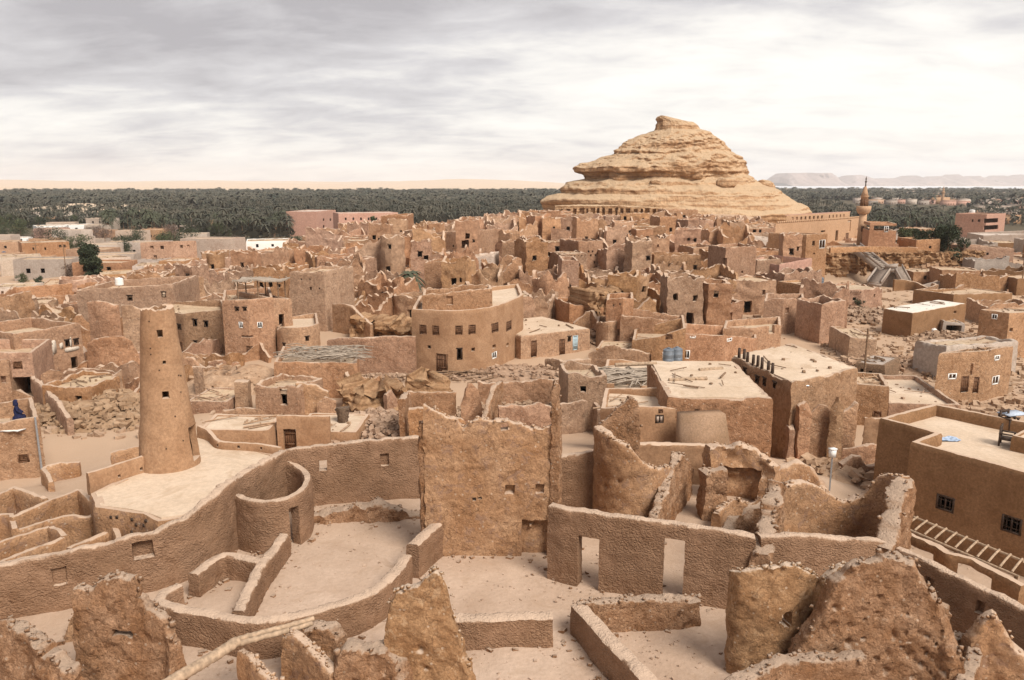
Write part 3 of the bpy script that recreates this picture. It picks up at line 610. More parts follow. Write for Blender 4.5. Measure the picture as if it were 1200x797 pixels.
# the great broken mass lower right
G('ruined_shell', 'curved brown shell of a broken room with an oval hole through it', CW,
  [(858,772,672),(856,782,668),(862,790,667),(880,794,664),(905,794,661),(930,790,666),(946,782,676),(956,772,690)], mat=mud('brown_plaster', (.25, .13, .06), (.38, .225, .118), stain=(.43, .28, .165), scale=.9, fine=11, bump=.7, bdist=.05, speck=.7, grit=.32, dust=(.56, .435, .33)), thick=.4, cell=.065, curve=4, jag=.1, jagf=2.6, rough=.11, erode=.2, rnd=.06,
  ell=[(912,925,713,731)], seed=31)
G('ruin_mass', 'large rounded mass of broken pitted mud wall, biggest ruin at bottom right', CW,
  [(926,812,765),(940,812,732),(956,812,700),(972,812,674),(992,811,656),(1020,810,650),(1042,811,654),(1058,814,664),(1070,816,680),(1082,818,700),(1094,822,722),(1106,828,748),(1117,836,780)], mat=M_CRUMB, thick=1.0, cell=.06, curve=2, jag=.12, jagf=2.8, rough=.11, rfreq=1.2, erode=.16, taper=.5, rnd=.08,
  pits=[(.6+.43*i % 2.6, .9+(i*.71) % 2.4, .05+.04*(i % 3), .16) for i in range(20)]+[(3.3+.19*i % 1.7, .5+(i*.37) % 1.9, .05+.015*(i % 3), .09) for i in range(44)], seed=32)
G('ruin_shard', 'brown arched remnant between the shell and the biggest ruin', CW,
  [(944,790,700),(952,788,682),(964,786,668),(980,784,662),(994,782,668)], mat=MATS['brown_plaster'], thick=.45, cell=.07, curve=3, jag=.1, jagf=2.4, rough=.12, erode=.3, rnd=.05, seed=133)
G('ruin_shard', 'knobbly upright lump of broken wall behind the large ruin mass', CW,
  [(1074,752,713),(1082,750,700),(1090,750,697),(1098,752,708),(1100,756,735)], mat=M_CRUMB, thick=.6, cell=.08, jag=.1, rough=.14, erode=.4, seed=33)
G('partition_wall', 'low rough wall curving across the bottom edge in front of the ruin mass', CW,
  [(845,812),(865,796),(900,776),(935,772),(985,769),(1012,767)], mode='top', ztop=[1.5,1.55,1.75,1.7,1.75,1.8], mat=M_CRUMB, thick=.6, cell=.09, curve=3, jag=.06, rough=.1, erode=.2, seed=34)
G('partition_wall', 'low thick corner wall with a bent top at the bottom right beside the ruin mass', CW,
  [(1080,745),(1110,743),(1136,748),(1142,765),(1132,790),(1122,815)], mode='top', ztop=1.25, mat=M_CRUMB, thick=.5, cell=.09, curve=3, jag=.05, rough=.09, seed=35)
G('ruin_shard', 'triangular brown wall shard with a sloping edge in the bottom right corner', CW,
  [(1126,798,745),(1138,798,733),(1152,798,718),(1164,800,731),(1180,804,752),(1198,808,772),(1230,815,795)], mat=M_PLAST, thick=.5, cell=.09, jag=.08, jagf=2, rough=.1, erode=.25, seed=36)
G('courtyard_wall', 'dark shaggy wall running diagonally between the courtyard and the slatted pergola', CW,
  [(1046,703,642),(1075,716,654),(1105,731,669),(1150,753,690),(1215,786,721),(1270,812,748)], mat=M_ROUGH, thick=.45, cell=.12, jag=.04, rough=.05, rnd=.14, niche=[(1089,1097,676,690,.2),(1148,1157,704,718,.2)], seed=37)
# bottom-left ruins
G('ruin_slab', 'upright eroded wall slab with a slot hole, standing in the lower left', CW,
  [(96,806,742),(101,806,690),(108,806,689),(118,806,690),(130,806,684),(140,806,676),(156,806,674),(168,806,677),(175,806,688),(182,806,700),(192,808,714),(204,812,722),(212,818,760)], mat=M_CRUMB, thick=.55, cell=.06, jag=.07, jagf=3, rough=.11, rfreq=1.6, erode=.2, taper=.35, rnd=.1,
  hole=[(136,159,733,742)], seed=38)
G('ruin_shard', 'small orange wall stump behind the slab with the slot hole', CW, [(76,748,745),(84,747,727),(92,746,715),(103,745,712)], mat=M_PLAST, thick=.5, cell=.1, jag=.05, rough=.08, seed=39)
G('ruin_mass', 'knobbly crumbling wall bank in the bottom left corner', CW,
  [(-40,790,715),(-10,800,722),(4,806,728),(18,810,727),(32,814,731),(50,822,742),(66,830,760),(82,838,775),(98,840,790)], mat=M_CRUMB, thick=.8, cell=.065, jag=.18, jagf=2.8, rough=.14, rfreq=2, erode=.28, taper=.4, rnd=.12, seed=40)
G('ruin_slab', 'tall rounded brown wall slab with a stony tip at the bottom centre', CW,
  [(455,812,728),(459,812,706),(468,812,694),(480,812,688),(494,812,686),(504,812,677),(512,812,668),(519,812,674),(524,812,690),(532,812,720),(540,812,740),(546,814,770),(552,818,790)], mat=MATS['brown_plaster'], thick=.45, cell=.06, jag=.08, jagf=3, rough=.1, erode=.2, taper=.3, rnd=.06, ell=[], pits=[(1.0,1.5,.1,.2),(1.2,.9,.12,.18)], seed=41)
G('ruin_mass', 'low broken mud lump with pale top at the bottom edge left of the tall slab', CW,
  [(388,820,790),(400,818,765),(415,817,757),(440,816,754),(458,816,758),(470,818,770),(480,822,792)], mat=M_CRUMB, thick=.8, cell=.065, jag=.1, jagf=3, rough=.15, erode=.25, rnd=.1, seed=42)
G('partition_wall', 'thin triangular wall remnant leaning under the palm log lintel', CW, [(286,812,762),(296,818,766),(312,830,785),(330,842,802)], mat=M_PLAST, thick=.35, cell=.08, jag=.04, rough=.06, seed=43)
G('partition_wall', 'brown wall block with a pale ridge under the right end of the palm logs', CW, [(336,796,742),(345,798,738),(362,806,750),(380,816,770),(394,824,785)], mat=M_PLAST, thick=.4, cell=.08, jag=.04, rough=.07, seed=44)
G('ruin_shard', 'rounded broken wall end beside the right tip of the palm logs', CW, [(360,790,735),(375,789,731),(392,789,733),(402,792,745)], mat=M_CRUMB, thick=.6, cell=.08, jag=.05, rough=.1, erode=.25, seed=45)
def palm_log(a, b, za, zb, r0, r1, label):
    A = at(*a, za); B = at(*b, zb); P = [Vector((*A, za)), Vector((*B, zb))]; m = MB()
    pts = [P[0].lerp(P[1], t)+Vector((0, 0, .012*math.sin(7*t))) for t in np.linspace(0, 1, 26)]
    m.tube(pts, [r0+(r1-r0)*i/25+.012*(i % 2) for i in range(26)], 12)
    c = warp(np.array(m.v), .014, 6); m.v = [tuple(q) for q in c]
    tag(m.build('palm_log', M_PALMLOG, None, 50), label, 'log')
palm_log((180,812), (278,752), 1.75, 1.75, .17, .15, 'thick palm log lying as lintel across the ruins at the bottom left')
palm_log((270,752), (368,725), 1.72, 1.74, .085, .075, 'thin upper palm pole of the pair above the brown wall block')
palm_log((272,757), (366,731), 1.66, 1.68, .08, .07, 'thin lower palm pole of the pair resting on the brown wall block')
# ================================================================ houses
def gnd(px, py):
    """where the sight line meets the terrain"""
    d = ray(px, py); lo = None
    for t in np.concatenate([np.arange(16, 120, 1.0), np.arange(120, 420, 3.0), np.arange(420, 2600, 12.0)]):
        p = d*t
        if CZ+p[2] < tz_s(p[0], p[1]): lo = t; break
    if lo is None: return d[:2]*300
    a, b = lo-(12 if lo > 420 else 3), lo
    for _ in range(12):
        m = (a+b)/2
        if CZ+d[2]*m < tz_s(d[0]*m, d[1]*m): b = m
        else: a = m
    return d[:2]*b
def tz_s(x, y): return float(terrain([x], [y], False)[0])
def poly_roof(poly, z, dz=.05, cuts=2, skirt=.25):
    import bmesh
    bm = bmesh.new(); vs = [bm.verts.new((p[0], p[1], z)) for p in poly]
    f = bm.faces.new(vs); 
    bmesh.ops.triangulate(bm, faces=[f])
    for _ in range(cuts): bmesh.ops.subdivide_edges(bm, edges=bm.edges[:], cuts=1, use_grid_fill=True); bmesh.ops.triangulate(bm, faces=bm.faces[:])
    ex = bmesh.ops.extrude_face_region(bm, geom=bm.faces[:])
    low = [g for g in ex['geom'] if isinstance(g, bmesh.types.BMVert)]
    bmesh.ops.translate(bm, verts=low, vec=(0, 0, -skirt))
    bmesh.ops.recalc_face_normals(bm, faces=bm.faces[:])
    bm.verts.index_update()
    co = np.array([v.co[:] for v in bm.verts]); fs = [[v.index for v in g.verts] for g in bm.faces]; bm.free()
    co[:, 2] += dz*fbm(np.stack([co[:, 0]*.5, co[:, 1]*.5, co[:, 0]*0], 1), 3)
    return co, fs
def panel(path, closed, r, typ, thick):
    """door leaf / shutter / frame standing in an opening: (s0,s1,z0,z1) -> list of (name, MB, material)"""
    P = np.vstack([path, path[:1]]) if closed else np.asarray(path)
    s0, s1, z0, z1 = r[:4]; w = s1-s0; h = z1-z0; p, t = along(P, (s0+s1)/2); n = np.array((-t[1], t[0])); rz = math.atan2(t[1], t[0]); o = []
    def bx(m, ds, zc, ww, hh, off, dd): c = p+t*ds-n*off; m.box((c[0], c[1], zc), (ww, dd, hh), rz)
    fr = min(.09, w*.14); m = MB(); fo = thick*.36
    for sg in (-1, 1): bx(m, sg*(w/2-fr/2), (z0+z1)/2, fr, h, fo, .09)
    bx(m, 0, z1-fr/2, w-2*fr, fr, fo, .085); 
    if typ not in ('door',): bx(m, 0, z0+fr/2, w-2*fr, fr, fo, .085)
    if typ == 'void':
        bx(m, 0, z1+.04, w+.16, .09, thick*.40, .12)
        return [('window', m, M_DWOOD)]
    mat = {'shut': M_SHUT, 'door': M_SHUT, 'frame': M_WHITE, 'blue': plain('pale_blue_door', (.36, .45, .48), .7, noise=.2), 'pale': M_PALE, 'grille': M_DWOOD, 'pane': M_DWOOD}.get(typ, M_SHUT)
    out = [('door' if typ in ('door', 'blue', 'pale') else 'window', m, mat)]
    l = MB()
    if typ in ('frame', 'grille'):
        bx(m, 0, (z0+z1)/2, fr*.7, h-2*fr, fo, .06)
        if typ == 'grille':
            for q in (-.25, .25): bx(m, w*q, (z0+z1)/2, .03, h-2*fr, fo, .04)
            for q in (-.2, .2): bx(m, 0, (z0+z1)/2+h*q, w-2*fr, .03, fo, .05)
    else:
        k = max(2, int(w/.22)); pw = (w-2*fr)/k
        for i in range(k): bx(l, -w/2+fr+pw*(i+.5), (z0+z1)/2, pw*.94, h-2*fr-.01, fo-.03-.012*(i % 2), .05)
        bx(l, 0, z0+h*.3, w-2*fr, .08, fo, .03); bx(l, 0, z0+h*.72, w-2*fr, .08, fo, .03)
        if typ == 'pane': l = MB(); [bx(l, q_*w*.22, (z0+z1)/2, w*.34, h*.72, fo, .03) for q_ in (-1, 1)]; bx(m, 0, (z0+z1)/2, .07, h-2*fr, fo, .06); return [out[0], ('pane', l, M_PALE)]
        out.append(('door_leaf' if out[0][0] == 'door' else 'shutter', l, mat))
    return out
def make_house(name, label, cat, foot, tops, zb, mat, roofmat=None, drop=.4, ops=(), thick=.4, cell=.25, jag=.0, jagf=.9, rough=.05, taper=.15, erode=.0, group=None, seed=0, beams=0, litter=0, roofpoly=None, rdz=.06, sink=.6, rnd=.1, cuts=2):
    """closed wall loop (CCW, front first) + roof slab + doors/windows, parented to an Empty"""
    foot = np.asarray(foot, float); c = foot.mean(0); L = np.array((c[0], c[1], zb))
    root = empty(name, tuple(L), 0, label, cat, group); root['kind'] = 'thing'; OCC.append((c[0], c[1], foot))
    bots = np.minimum(terrain(foot[:, 0], foot[:, 1], False), zb)-sink
    hs = [o[:4] for o in ops if o[4] != 'niche']; ni = [(*o[:4], thick*.55) for o in ops if o[4] == 'niche']
    co, fs = wall_mesh(foot, np.asarray(tops, float), bots, thick, cell, holes=hs, niches=ni, jag=jag, jagf=jagf, rough=rough, taper=taper, closed=True, seed=seed, erode=erode, rnd=rnd)
    wl = mesh_np('walls', co-L, fs, mat, root, 45)
    if roofmat:
        zr = min(tops)-drop
        pc = foot if roofpoly is None else roofpoly
        rc, rf = poly_roof(pc, zr, rdz, cuts); mesh_np('roof', rc-L, [rf], roofmat, root, 30)
    if litter and roofmat:
        rg = random.Random(seed+5); lm = MB(); n_ = 0
        while n_ < litter:
            q = foot[0]+(foot[1]-foot[0])*rg.uniform(.08, .92)+(foot[-1]-foot[0])*rg.uniform(.1, .9); n_ += 1
            zq = zr+rdz*.5
            if rg.random() < .3: a_ = rg.uniform(0, 3.1); l_ = rg.uniform(.3, 1.2); lm.tube([(q[0]-l_*math.cos(a_), q[1]-l_*math.sin(a_), zq+.06), (q[0]+l_*math.cos(a_), q[1]+l_*math.sin(a_), zq+rg.uniform(.05, .2))], rg.uniform(.025, .07), 5)
            else: e_ = rg.uniform(.05, .26); lm.box((q[0], q[1], zq+e_*.2), (e_, e_*rg.uniform(.5, 1), e_*rg.uniform(.3, .7)), rg.uniform(0, 3), rg.uniform(.6, 1))
        mesh_np('roof_litter', np.array(lm.v)-L, [lm.f], M_RUB if litter % 2 else M_WOOD, root, 30)['kind'] = 'stuff'
    for o in ops:
        if o[4] in ('hole', 'niche'): continue
        pr = None
        for nm, m, mt in panel(foot, True, o, o[4], thick):
            ob = mesh_np(nm, np.array(m.v)-L, [m.f], mt, pr or root, 0); pr = pr or ob
    if beams:
        P = np.vstack([foot, foot[:1]]); m = MB(); zr = min(tops)-drop-.15
        seg = np.hypot(*(P[1]-P[0]))
        for i in range(beams):
            p, t = along(P, seg*(i+.6)/beams); n = np.array((-t[1], t[0])); q = p-n*(thick*.5+.32)
            m.tube([(p[0], p[1], zr), (q[0], q[1], zr-.02)], .07, 6)
        mesh_np('roof_beam', np.array(m.v)-L, [m.f], M_WOOD, root, 40)['kind'] = 'stuff'
    return root
def H(label, chain, wins=(), depth=None, z=None, cat='house', name='mud_house', mat=None, roof='auto', drop=.4, curve=0, flat=None, ref=None, **kw):
    """house surveyed by its visible corners (px, py_base, py_top), left to right. depth given: two/more front corners + back;
       otherwise the last three corners make a parallelogram"""
    flat = (depth is None) if flat is None else flat
    mat = mat or M_RUIN; roof = M_ROOFT if roof == 'auto' else roof
    xy = np.array([at(p[0], p[1], z) if z is not None else gnd(p[0], p[1]) for p in chain]); tp = np.array([zat(q[0], q[1], p[2]) for q, p in zip(xy, chain)])
    zb = z if z is not None else min(tz_s(*q) for q in xy)
    if flat:
        ri = max(range(len(chain)), key=lambda i: chain[i][1]) if ref is None else ref; zt = tp[ri]
        xy = np.array([at(p[0], p[2], zt) if i != ri else xy[i] for i, p in enumerate(chain)]); tp = np.full(len(chain), zt)
        if z is None: zb = min(zb, min(tz_s(*q) for q in xy))
    if depth is None:
        b = xy[0]+xy[2]-xy[1]; foot = np.vstack([xy[:3], b]); tops = np.append(tp[:3], (tp[0]+tp[2])/2)
    else:
        if curve: v = catmull(np.column_stack([xy, tp]), curve); xy, tp = v[:, :2], v[:, 2]
        e = xy[-1]-xy[0]; n = np.array((-e[1], e[0]))/np.hypot(*e)
        if len(chain) > 2: n = xy.mean(0)/np.hypot(*xy.mean(0))
        foot = np.vstack([xy, xy[-1]+n*depth, xy[0]+n*depth]); tops = np.append(tp, (tp[-1], tp[0]))
    ops = []
    for w in wins:
        r = rect_on(foot, w, True)
        if r: ops.append((*r, w[4] if len(w) > 4 else 'void'))
    kw.setdefault('litter', 14+(len(label) % 2) if roof and drop < .9 else 0)
    return make_house(name, label, cat, foot, tops, zb, mat, roof, drop, ops, **kw)
def at_root(root, m, name, mat, smooth=0, part_label=None):
    L = np.array(root.location); o = mesh_np(name, np.array(m.v)-L, [m.f], mat, root, smooth)
    if part_label: o['label'] = part_label
    return o
def heap(name, label, cat, c, rx, ry, h, n, smin, smax, mat, seed=0, kind=None, planks=0):
    """collapsed masonry: many broken lumps over a mound, one mesh"""
    rg = np.random.default_rng(seed); V = []; Fq = []; k = 0
    cube = np.array([(i, j, l) for l in (-1, 1) for i, j in ((-1,-1),(1,-1),(1,1),(-1,1))], float)
    fq = np.array([(3,2,1,0),(4,5,6,7),(0,1,5,4),(1,2,6,5),(2,3,7,6),(3,0,4,7)])
    # mound
    nr, na = 10, 28; rr = np.linspace(0, 1, nr); aa = np.linspace(0, 2*np.pi, na, endpoint=False)
    X = c[0]+rr[:, None]*rx*np.cos(aa); Y = c[1]+rr[:, None]*ry*np.sin(aa); X, Y = X.ravel(), Y.ravel()
    prof = np.repeat((1-rr**2), na)*h*.8; Z = terrain(X, Y, False)+prof*(1+.4*fbm(np.stack([X*.6, Y*.6, X*0+seed], 1), 3))-.12
    V.append(np.stack([X, Y, Z], 1)); i, j = np.meshgrid(np.arange(nr-1), np.arange(na), indexing='ij'); i, j = i.ravel(), j.ravel(); j2 = (j+1) % na
    Fq.append(np.stack([i*na+j, (i+1)*na+j, (i+1)*na+j2, i*na+j2], 1)); k = nr*na
    for q in range(n):
        r = rg.random()**.6; a = rg.random()*6.283; x = c[0]+rx*r*math.cos(a); y = c[1]+ry*r*math.sin(a); s = smin+(smax-smin)*rg.random()**2.2
        z = tz_s(x, y)+h*.8*(1-r*r)+s*.2
        v = cube*np.array((1, .6+.6*rg.random(), .35+.5*rg.random()))*s*.5*(1+.3*(rg.random((8, 1))-.5)); al, be, ga = rg.random(3)*np.array((6.28, .9, .9))
        ca, sa = math.cos(al), math.sin(al); cb, sb = math.cos(be-.45), math.sin(be-.45); cg, sg = math.cos(ga-.45), math.sin(ga-.45)
        Rm = np.array(((ca,-sa,0),(sa,ca,0),(0,0,1)))@np.array(((cb,0,sb),(0,1,0),(-sb,0,cb)))@np.array(((1,0,0),(0,cg,-sg),(0,sg,cg)))
        V.append(v@Rm.T+np.array((x, y, z))); Fq.append(fq+k); k += 8
    co = np.concatenate(V); o = mesh_np(name, co, [np.concatenate(Fq)], mat, None, 35, (c[0], c[1], tz_s(*c)))
    return tag(o, label, cat, None, kind or 'thing')
# ---------------------------------------------------------------- the mosque terrace and the old minaret
TZ = 2.25
def terrace():
    pts = [(118,592),(148,596),(172,601),(189,608),(215,604),(238,592),(258,574),(290,551),(322,533),(300,527),(262,522),(236,513),(206,520),(190,545),(150,560),(112,577)]
    xy = np.array([at(p[0], p[1], TZ) for p in pts]); L = np.array((*xy.mean(0), -.5))
    root = empty('roof_terrace', tuple(L), 0, 'sunlit flat clay terrace at the foot of the tapered minaret', 'terrace'); root['kind'] = 'thing'
    rc, rf = poly_roof(xy, TZ, .05, 3, .3); mesh_np('roof', rc-L, [rf], M_ROOF, root, 30)
    co, fs = wall_mesh(xy, np.full(len(xy), TZ-.02), terrain(xy[:, 0], xy[:, 1], False)-1.2, .5, .25, closed=True, rough=.06, seed=51, taper=0); mesh_np('walls', co-L, fs, M_PLAST, root, 45)
    m = MB()                                                        # beam holes with stub beams on the shaded end face
    for px, py in ((136,603),(143,603),(161,606),(166,612),(178,608),(161,620),(176,613)):
        r = path_s(xy[:4], px, py)
        if r: p, t = along(xy[:4], r[0]); n = np.array((-t[1], t[0])); q = p-n*.24; m.box((q[0], q[1], r[1]), (.11, .1, .11), math.atan2(t[1], t[0]))
    if m.v: at_root(root, m, 'beam_end', M_DWOOD)['kind'] = 'stuff'
    for nm, chain, sd in (('parapet', [(104,573,1),(128,566,1),(150,558,1),(172,551,1),(190,543,1),(203,533,1),(208,524,1)], 1), ('parapet', [(234,513,.9),(246,517,.8),(256,525,.55),(275,527,.5),(300,528,.5),(330,532,.45)], 2)):
        q = np.array([at(a, b, TZ) for a, b, _ in chain]); v = catmull(np.column_stack([q, TZ+np.array([h*.72 for *_, h in chain])]), 4)
        co, fs = wall_mesh(v[:, :2], v[:, 2], TZ-.3, .3, .12, rough=.03, seed=52+sd, rnd=.12, holes=[(s, s+.14, TZ+.12, TZ+.26) for s in (1.2, 2.3, 3.4, 4.6)]); mesh_np('parapet', co-L, fs, M_SMOOTH, root, 45)
terrace()
def minaret():
    Y = 35.2; x = at(202, 545, -.2)[0]*0+(202-600)/F*37.2; zb = -1.2
    ztop = zat(x, Y, 362); n = 40; a = np.linspace(0, 2*np.pi, n, endpoint=False); Hh = ztop-zb
    L = np.array((x, Y, zb)); root = empty('old_minaret', tuple(L), 0, 'tall tapered round mud minaret with tiny square openings, rising beside the terrace', 'minaret'); root['kind'] = 'thing'
    nz = 64; zz = np.linspace(0, Hh, nz); t = zz/Hh; rad = 1.60-.92*t+.14*(1-t)**3
    V = np.zeros((nz, n, 3)); V[:, :, 0] = rad[:, None]*np.cos(a); V[:, :, 1] = rad[:, None]*np.sin(a); V[:, :, 2] = zz[:, None]
    V[-1, :, 2] += .10*n1(np.arange(n)*.9, 3)+.04
    co = V.reshape(-1, 3); i, k = np.meshgrid(np.arange(nz-1), np.arange(n), indexing='ij'); i, k = i.ravel(), k.ravel(); k2 = (k+1) % n
    f = np.stack([i*n+k, i*n+k2, (i+1)*n+k2, (i+1)*n+k], 1)
    # openings: remove faces, then inner skin
    def face_hole(px, py, w, h):
        d = ray(px, py); o = np.array((0, 0, CZ)); A = d[0]**2+d[1]**2; best = None
        for tt in np.arange(30, 40, .01):
            p = o+d*tt; 
            zz_ = p[2]-zb
            if 0 < zz_ < Hh:
                r_ = np.interp(zz_, zz, rad)
                if math.hypot(p[0]-x, p[1]-Y) < r_: best = p; break
        if best is None: return np.zeros(len(f), bool)
        ang = math.atan2(best[1]-Y, best[0]-x); r_ = np.interp(best[2]-zb, zz, rad)
        fa = (a[k]+a[1]/2-ang+np.pi) % (2*np.pi)-np.pi; fz = (zz[i]+zz[i+1])/2-(best[2]-zb)
        return (np.abs(fa*r_) < w/2) & (np.abs(fz) < h/2)
    rm = np.zeros(len(f), bool)
    for px, py, w, h in ((187,391,.22,.3),(192,425,.2,.26),(193,462,.24,.34),(229,518,.75,1.5)): rm |= face_hole(px, py, w, h)
    inner = co.copy(); inner[:, :2] *= (1-.3/np.repeat(rad, n))[:, None]
    fi = f[:, ::-1]+len(co); e = []
    keep = set(map(tuple, f[~rm]))
    allf = np.concatenate([f[~rm], fi[~rm]]); cc = np.concatenate([co, inner])
    # rims
    cnt = {}
    for q in f[~rm]:
        for s in range(4): cnt[(int(q[s]), int(q[(s+1) % 4]))] = 1
    for (u, v) in list(cnt):
        if (v, u) not in cnt: e.append((v, u, u+len(co), v+len(co)))
    cc = warp(cc, .035, 1.8, 3); allf = np.concatenate([allf, np.array(e)])
    mesh_np('tower_body', cc, [allf], M_SMOOTH, root, 45)
    m = MB(); rg = random.Random(3)                                 # putlog pegs
    for q in range(20):
        h = rg.uniform(1.2, Hh-.4); g = rg.uniform(math.pi, 2*math.pi); r_ = np.interp(h, zz, rad)
        m.box((math.cos(g)*(r_+.0), math.sin(g)*(r_+.0), h), (.05, .05, .05), g)
    o = mesh_np('putlog', np.array(m.v), [m.f], M_DWOOD, root, 0); o['kind'] = 'stuff'
minaret()
# ---------------------------------------------------------------- roofless rooms left of the terrace
RR = dict(cat='wall', mode='top', mat=M_PLAST, thick=.3, cell=.14, jag=.05, rough=.045, sink=1.2, z=-1.0, group='thin walls of the roofless rooms left of the terrace')
for lb, p, zt in (('long thin back wall of the roofless rooms left of the terrace', [(12,605),(30,597),(52,589),(75,580),(93,574)], 1.7),
    ('short side wall at the right back corner of the roofless rooms', [(93,574),(105,584),(116,597)], 1.7),
    ('low middle dividing wall of the roofless rooms, wavy light top', [(18,622),(45,613),(75,606),(103,604),(118,597)], 1.3),
    ('rounded right end wall of the roofless rooms with a curved top', [(117,597),(128,606),(135,618),(139,632)], 1.45),
    ('front dividing wall of the roofless rooms with a square stub end', [(-40,670),(0,659),(38,643),(75,629)], 1.35),
    ('short cross wall bracing the front roofless room', [(60,617),(68,622),(76,629)], 1.35),
    ('low front right wall of the roofless rooms, just behind the rampart', [(80,643),(105,631),(134,621)], 1.2),
    ('left dividing wall between the two front roofless rooms', [(-30,646),(0,635),(30,625),(58,617)], 1.3),
    ('far left outer wall of the roofless rooms with a bent top', [(-30,590),(0,578),(16,571),(35,577),(53,584)], 1.7),
    ('left end cross wall of the back roofless room', [(-20,606),(0,602),(13,602),(18,620)], 1.5)):
    G('room_wall', lb, pts=p, ztop=zt, seed=hash(lb) % 97, **RR)
G('yard_wall', 'short curved yard wall beside the street left of the terrace', 'wall', [(62,583,565),(58,575,556),(53,566,549),(60,563,545),(75,560,542),(95,558,541)], z=-2.2, mat=M_PLAST, thick=.35, cell=.15, curve=3, jag=.08, rough=.06, seed=61)
G('yard_wall', 'low free wall by the street against the left side of the minaret', 'wall', [(131,548,530),(150,545,527),(168,542,523)], z=-1.8, mat=M_PLAST, thick=.35, cell=.15, jag=.1, rough=.06, seed=62)
# ---------------------------------------------------------------- houses of the left quarter
H('earth house with rooftop yard and downpipe at left edge, a dark robed figure on top', [(-50,566,505),(0,562,497),(50,557,488)], [(21,35,531,541,'shut')], depth=5.2, drop=.75, mat=M_RUIN, jag=.04, seed=101)
H('low mud house with a big dark open shed below its window, left edge', [(-30,474,413),(42,468,413)], [(16,27,423,432,'shut'),(17,41,441,470,'hole')], depth=6, drop=.7, seed=102)
H('broken pale house corner at the very left edge', [(-40,475,420),(14,472,424)], [(2,8,440,448,'hole')], depth=3, drop=.9, jag=.25, seed=103)
h = H('two storey mud house with patches of white plaster round its windows', [(24,452,391),(97,437,379)], [(36,45,407,416),(53,60,404,413),(75,81,398,406),(85,91,397,404),(82,90,418,432,'hole'),(60,70,434,443,'hole')], depth=7.5, drop=1.0, jag=.06, seed=104)
def patches(root, chain_px, quads, mat):
    m = MB()
    ft = OCC[-1][2]; A = ft[0]; B = ft[1]; t = (B-A)/np.hypot(*(B-A)); n = np.array((-t[1], t[0])); P = np.array([A-n*.20, B-n*.20])
    for x0, x1, y0, y1 in quads:
        r = rect_on(P, (x0, x1, y0, y1))
        if r is None: continue
        k = 9; rg = np.random.default_rng(int(x0)); ang = np.linspace(0, 6.283, k, endpoint=False)
        sc, zc = (r[0]+r[1])/2, (r[2]+r[3])/2; pl = [(sc+(r[1]-r[0])*.56*math.copysign(abs(math.cos(g))**.5, math.cos(g))*(1+.2*(rg.random()-.5)), zc+(r[3]-r[2])*.56*math.copysign(abs(math.sin(g))**.5, math.sin(g))*(1+.25*(rg.random()-.5))) for g in ang]
        v = [];
        for o in (-.02, .018):
            for s, z in pl: q = P[0]+t*s-n*o; v.append((q[0], q[1], z))
        m.add(v, [list(range(k))[::-1], list(range(k, 2*k))]+[(i, (i+1) % k, k+(i+1) % k, k+i) for i in range(k)])
    if m.v: at_root(root, m, 'plaster_patch', M_WHITE if mat is None else mat)
patches(h, [(24,452),(97,437)], [(46,52,408,418),(61,66,400,414),(82,84,396,407),(70,74,402,409),(50,62,415,419),(76,92,407,412)], mud('whitewash', (.46,.38,.30), (.60,.52,.43), scale=2.5, fine=6, bump=.2))
H('long low roof house behind the white patched one', [(-20,402,376),(92,392,367)], depth=8, drop=.25, jag=.06, seed=105)
H('wide roofless compound with ridges of low cross walls, upper left', [(-10,372,352),(102,366,345)], depth=16, roof=None, jag=.15, seed=106)
H('tall plain mud house with a water tank on its flat roof, behind the cracked slab', [(98,400,340),(206,394,333)], [(109,113,360,366),(112,118,378,386,'hole'),(150,156,346,352),(190,195,342,348)], depth=9, drop=.7, jag=.05, seed=107)
G('cracked_wall', 'tall cracked mud slab standing in front of the tank roofed house', 'wall', [(112,436,354),(124,437,352),(135,437,355),(147,436,357)], z=-3.4, mat=M_RUIN, thick=.45, cell=.2, jag=.1, rough=.08, seed=63)
G('cracked_wall', 'second cracked slab just right of the taller one, dark gap between', 'wall', [(149,434,358),(160,433,357),(171,432,362)], z=-3.4, mat=M_RUIN, thick=.45, cell=.2, jag=.1, rough=.08, seed=64)
G('ruined_wall', 'broad ruined wall with a sagging top below the cracked slab', 'wall', [(108,446,402),(118,447,396),(135,447,394),(150,446,393),(158,444,400),(164,443,415)], z=-3.2, mat=M_RUIN, thick=.5, cell=.2, jag=.1, rough=.08, erode=.2, seed=65)
H('half collapsed low house with a pale broken roof among rubble, left street', [(57,486,452),(103,488,456)], [(90,98,463,477,'hole')], depth=5, drop=.1, jag=.15, seed=108)
G('ruined_wall', 'long ruined wall slanting up behind the half collapsed low house', 'wall', [(84,466,446),(100,464,439),(120,458,430)], z=-2.9, mat=M_RUIN, thick=.45, cell=.2, jag=.12, rough=.07, erode=.2, seed=66)
G('ruined_wall', 'squat square wall piece beside the rubble, left of the minaret', 'wall', [(132,468,442),(145,466,434)], z=-2.8, mat=M_RUIN, thick=.5, cell=.2, jag=.12, rough=.07, erode=.2, seed=67)
G('ruined_wall', 'street side wall with a stony crumbling top, left of the rubble', 'wall', [(42,472,441),(55,484,452),(66,494,465),(74,502,474),(84,510,487)], z=-3, mat=M_RUIN, thick=.5, cell=.2, jag=.2, rough=.09, erode=.25, seed=68)
heap('rubble_heap', 'wide heap of broken mud blocks filling the collapsed houses left of the minaret', 'rubble', gnd(130, 486), 7.5, 5.0, 1.5, 900, .12, .62, M_RUB, 1)
heap('rubble_heap', 'pale earthy mound between ruined walls right of the minaret', 'rubble', gnd(268, 452), 6, 4.5, 2.0, 150, .1, .4, M_RUB, 2)
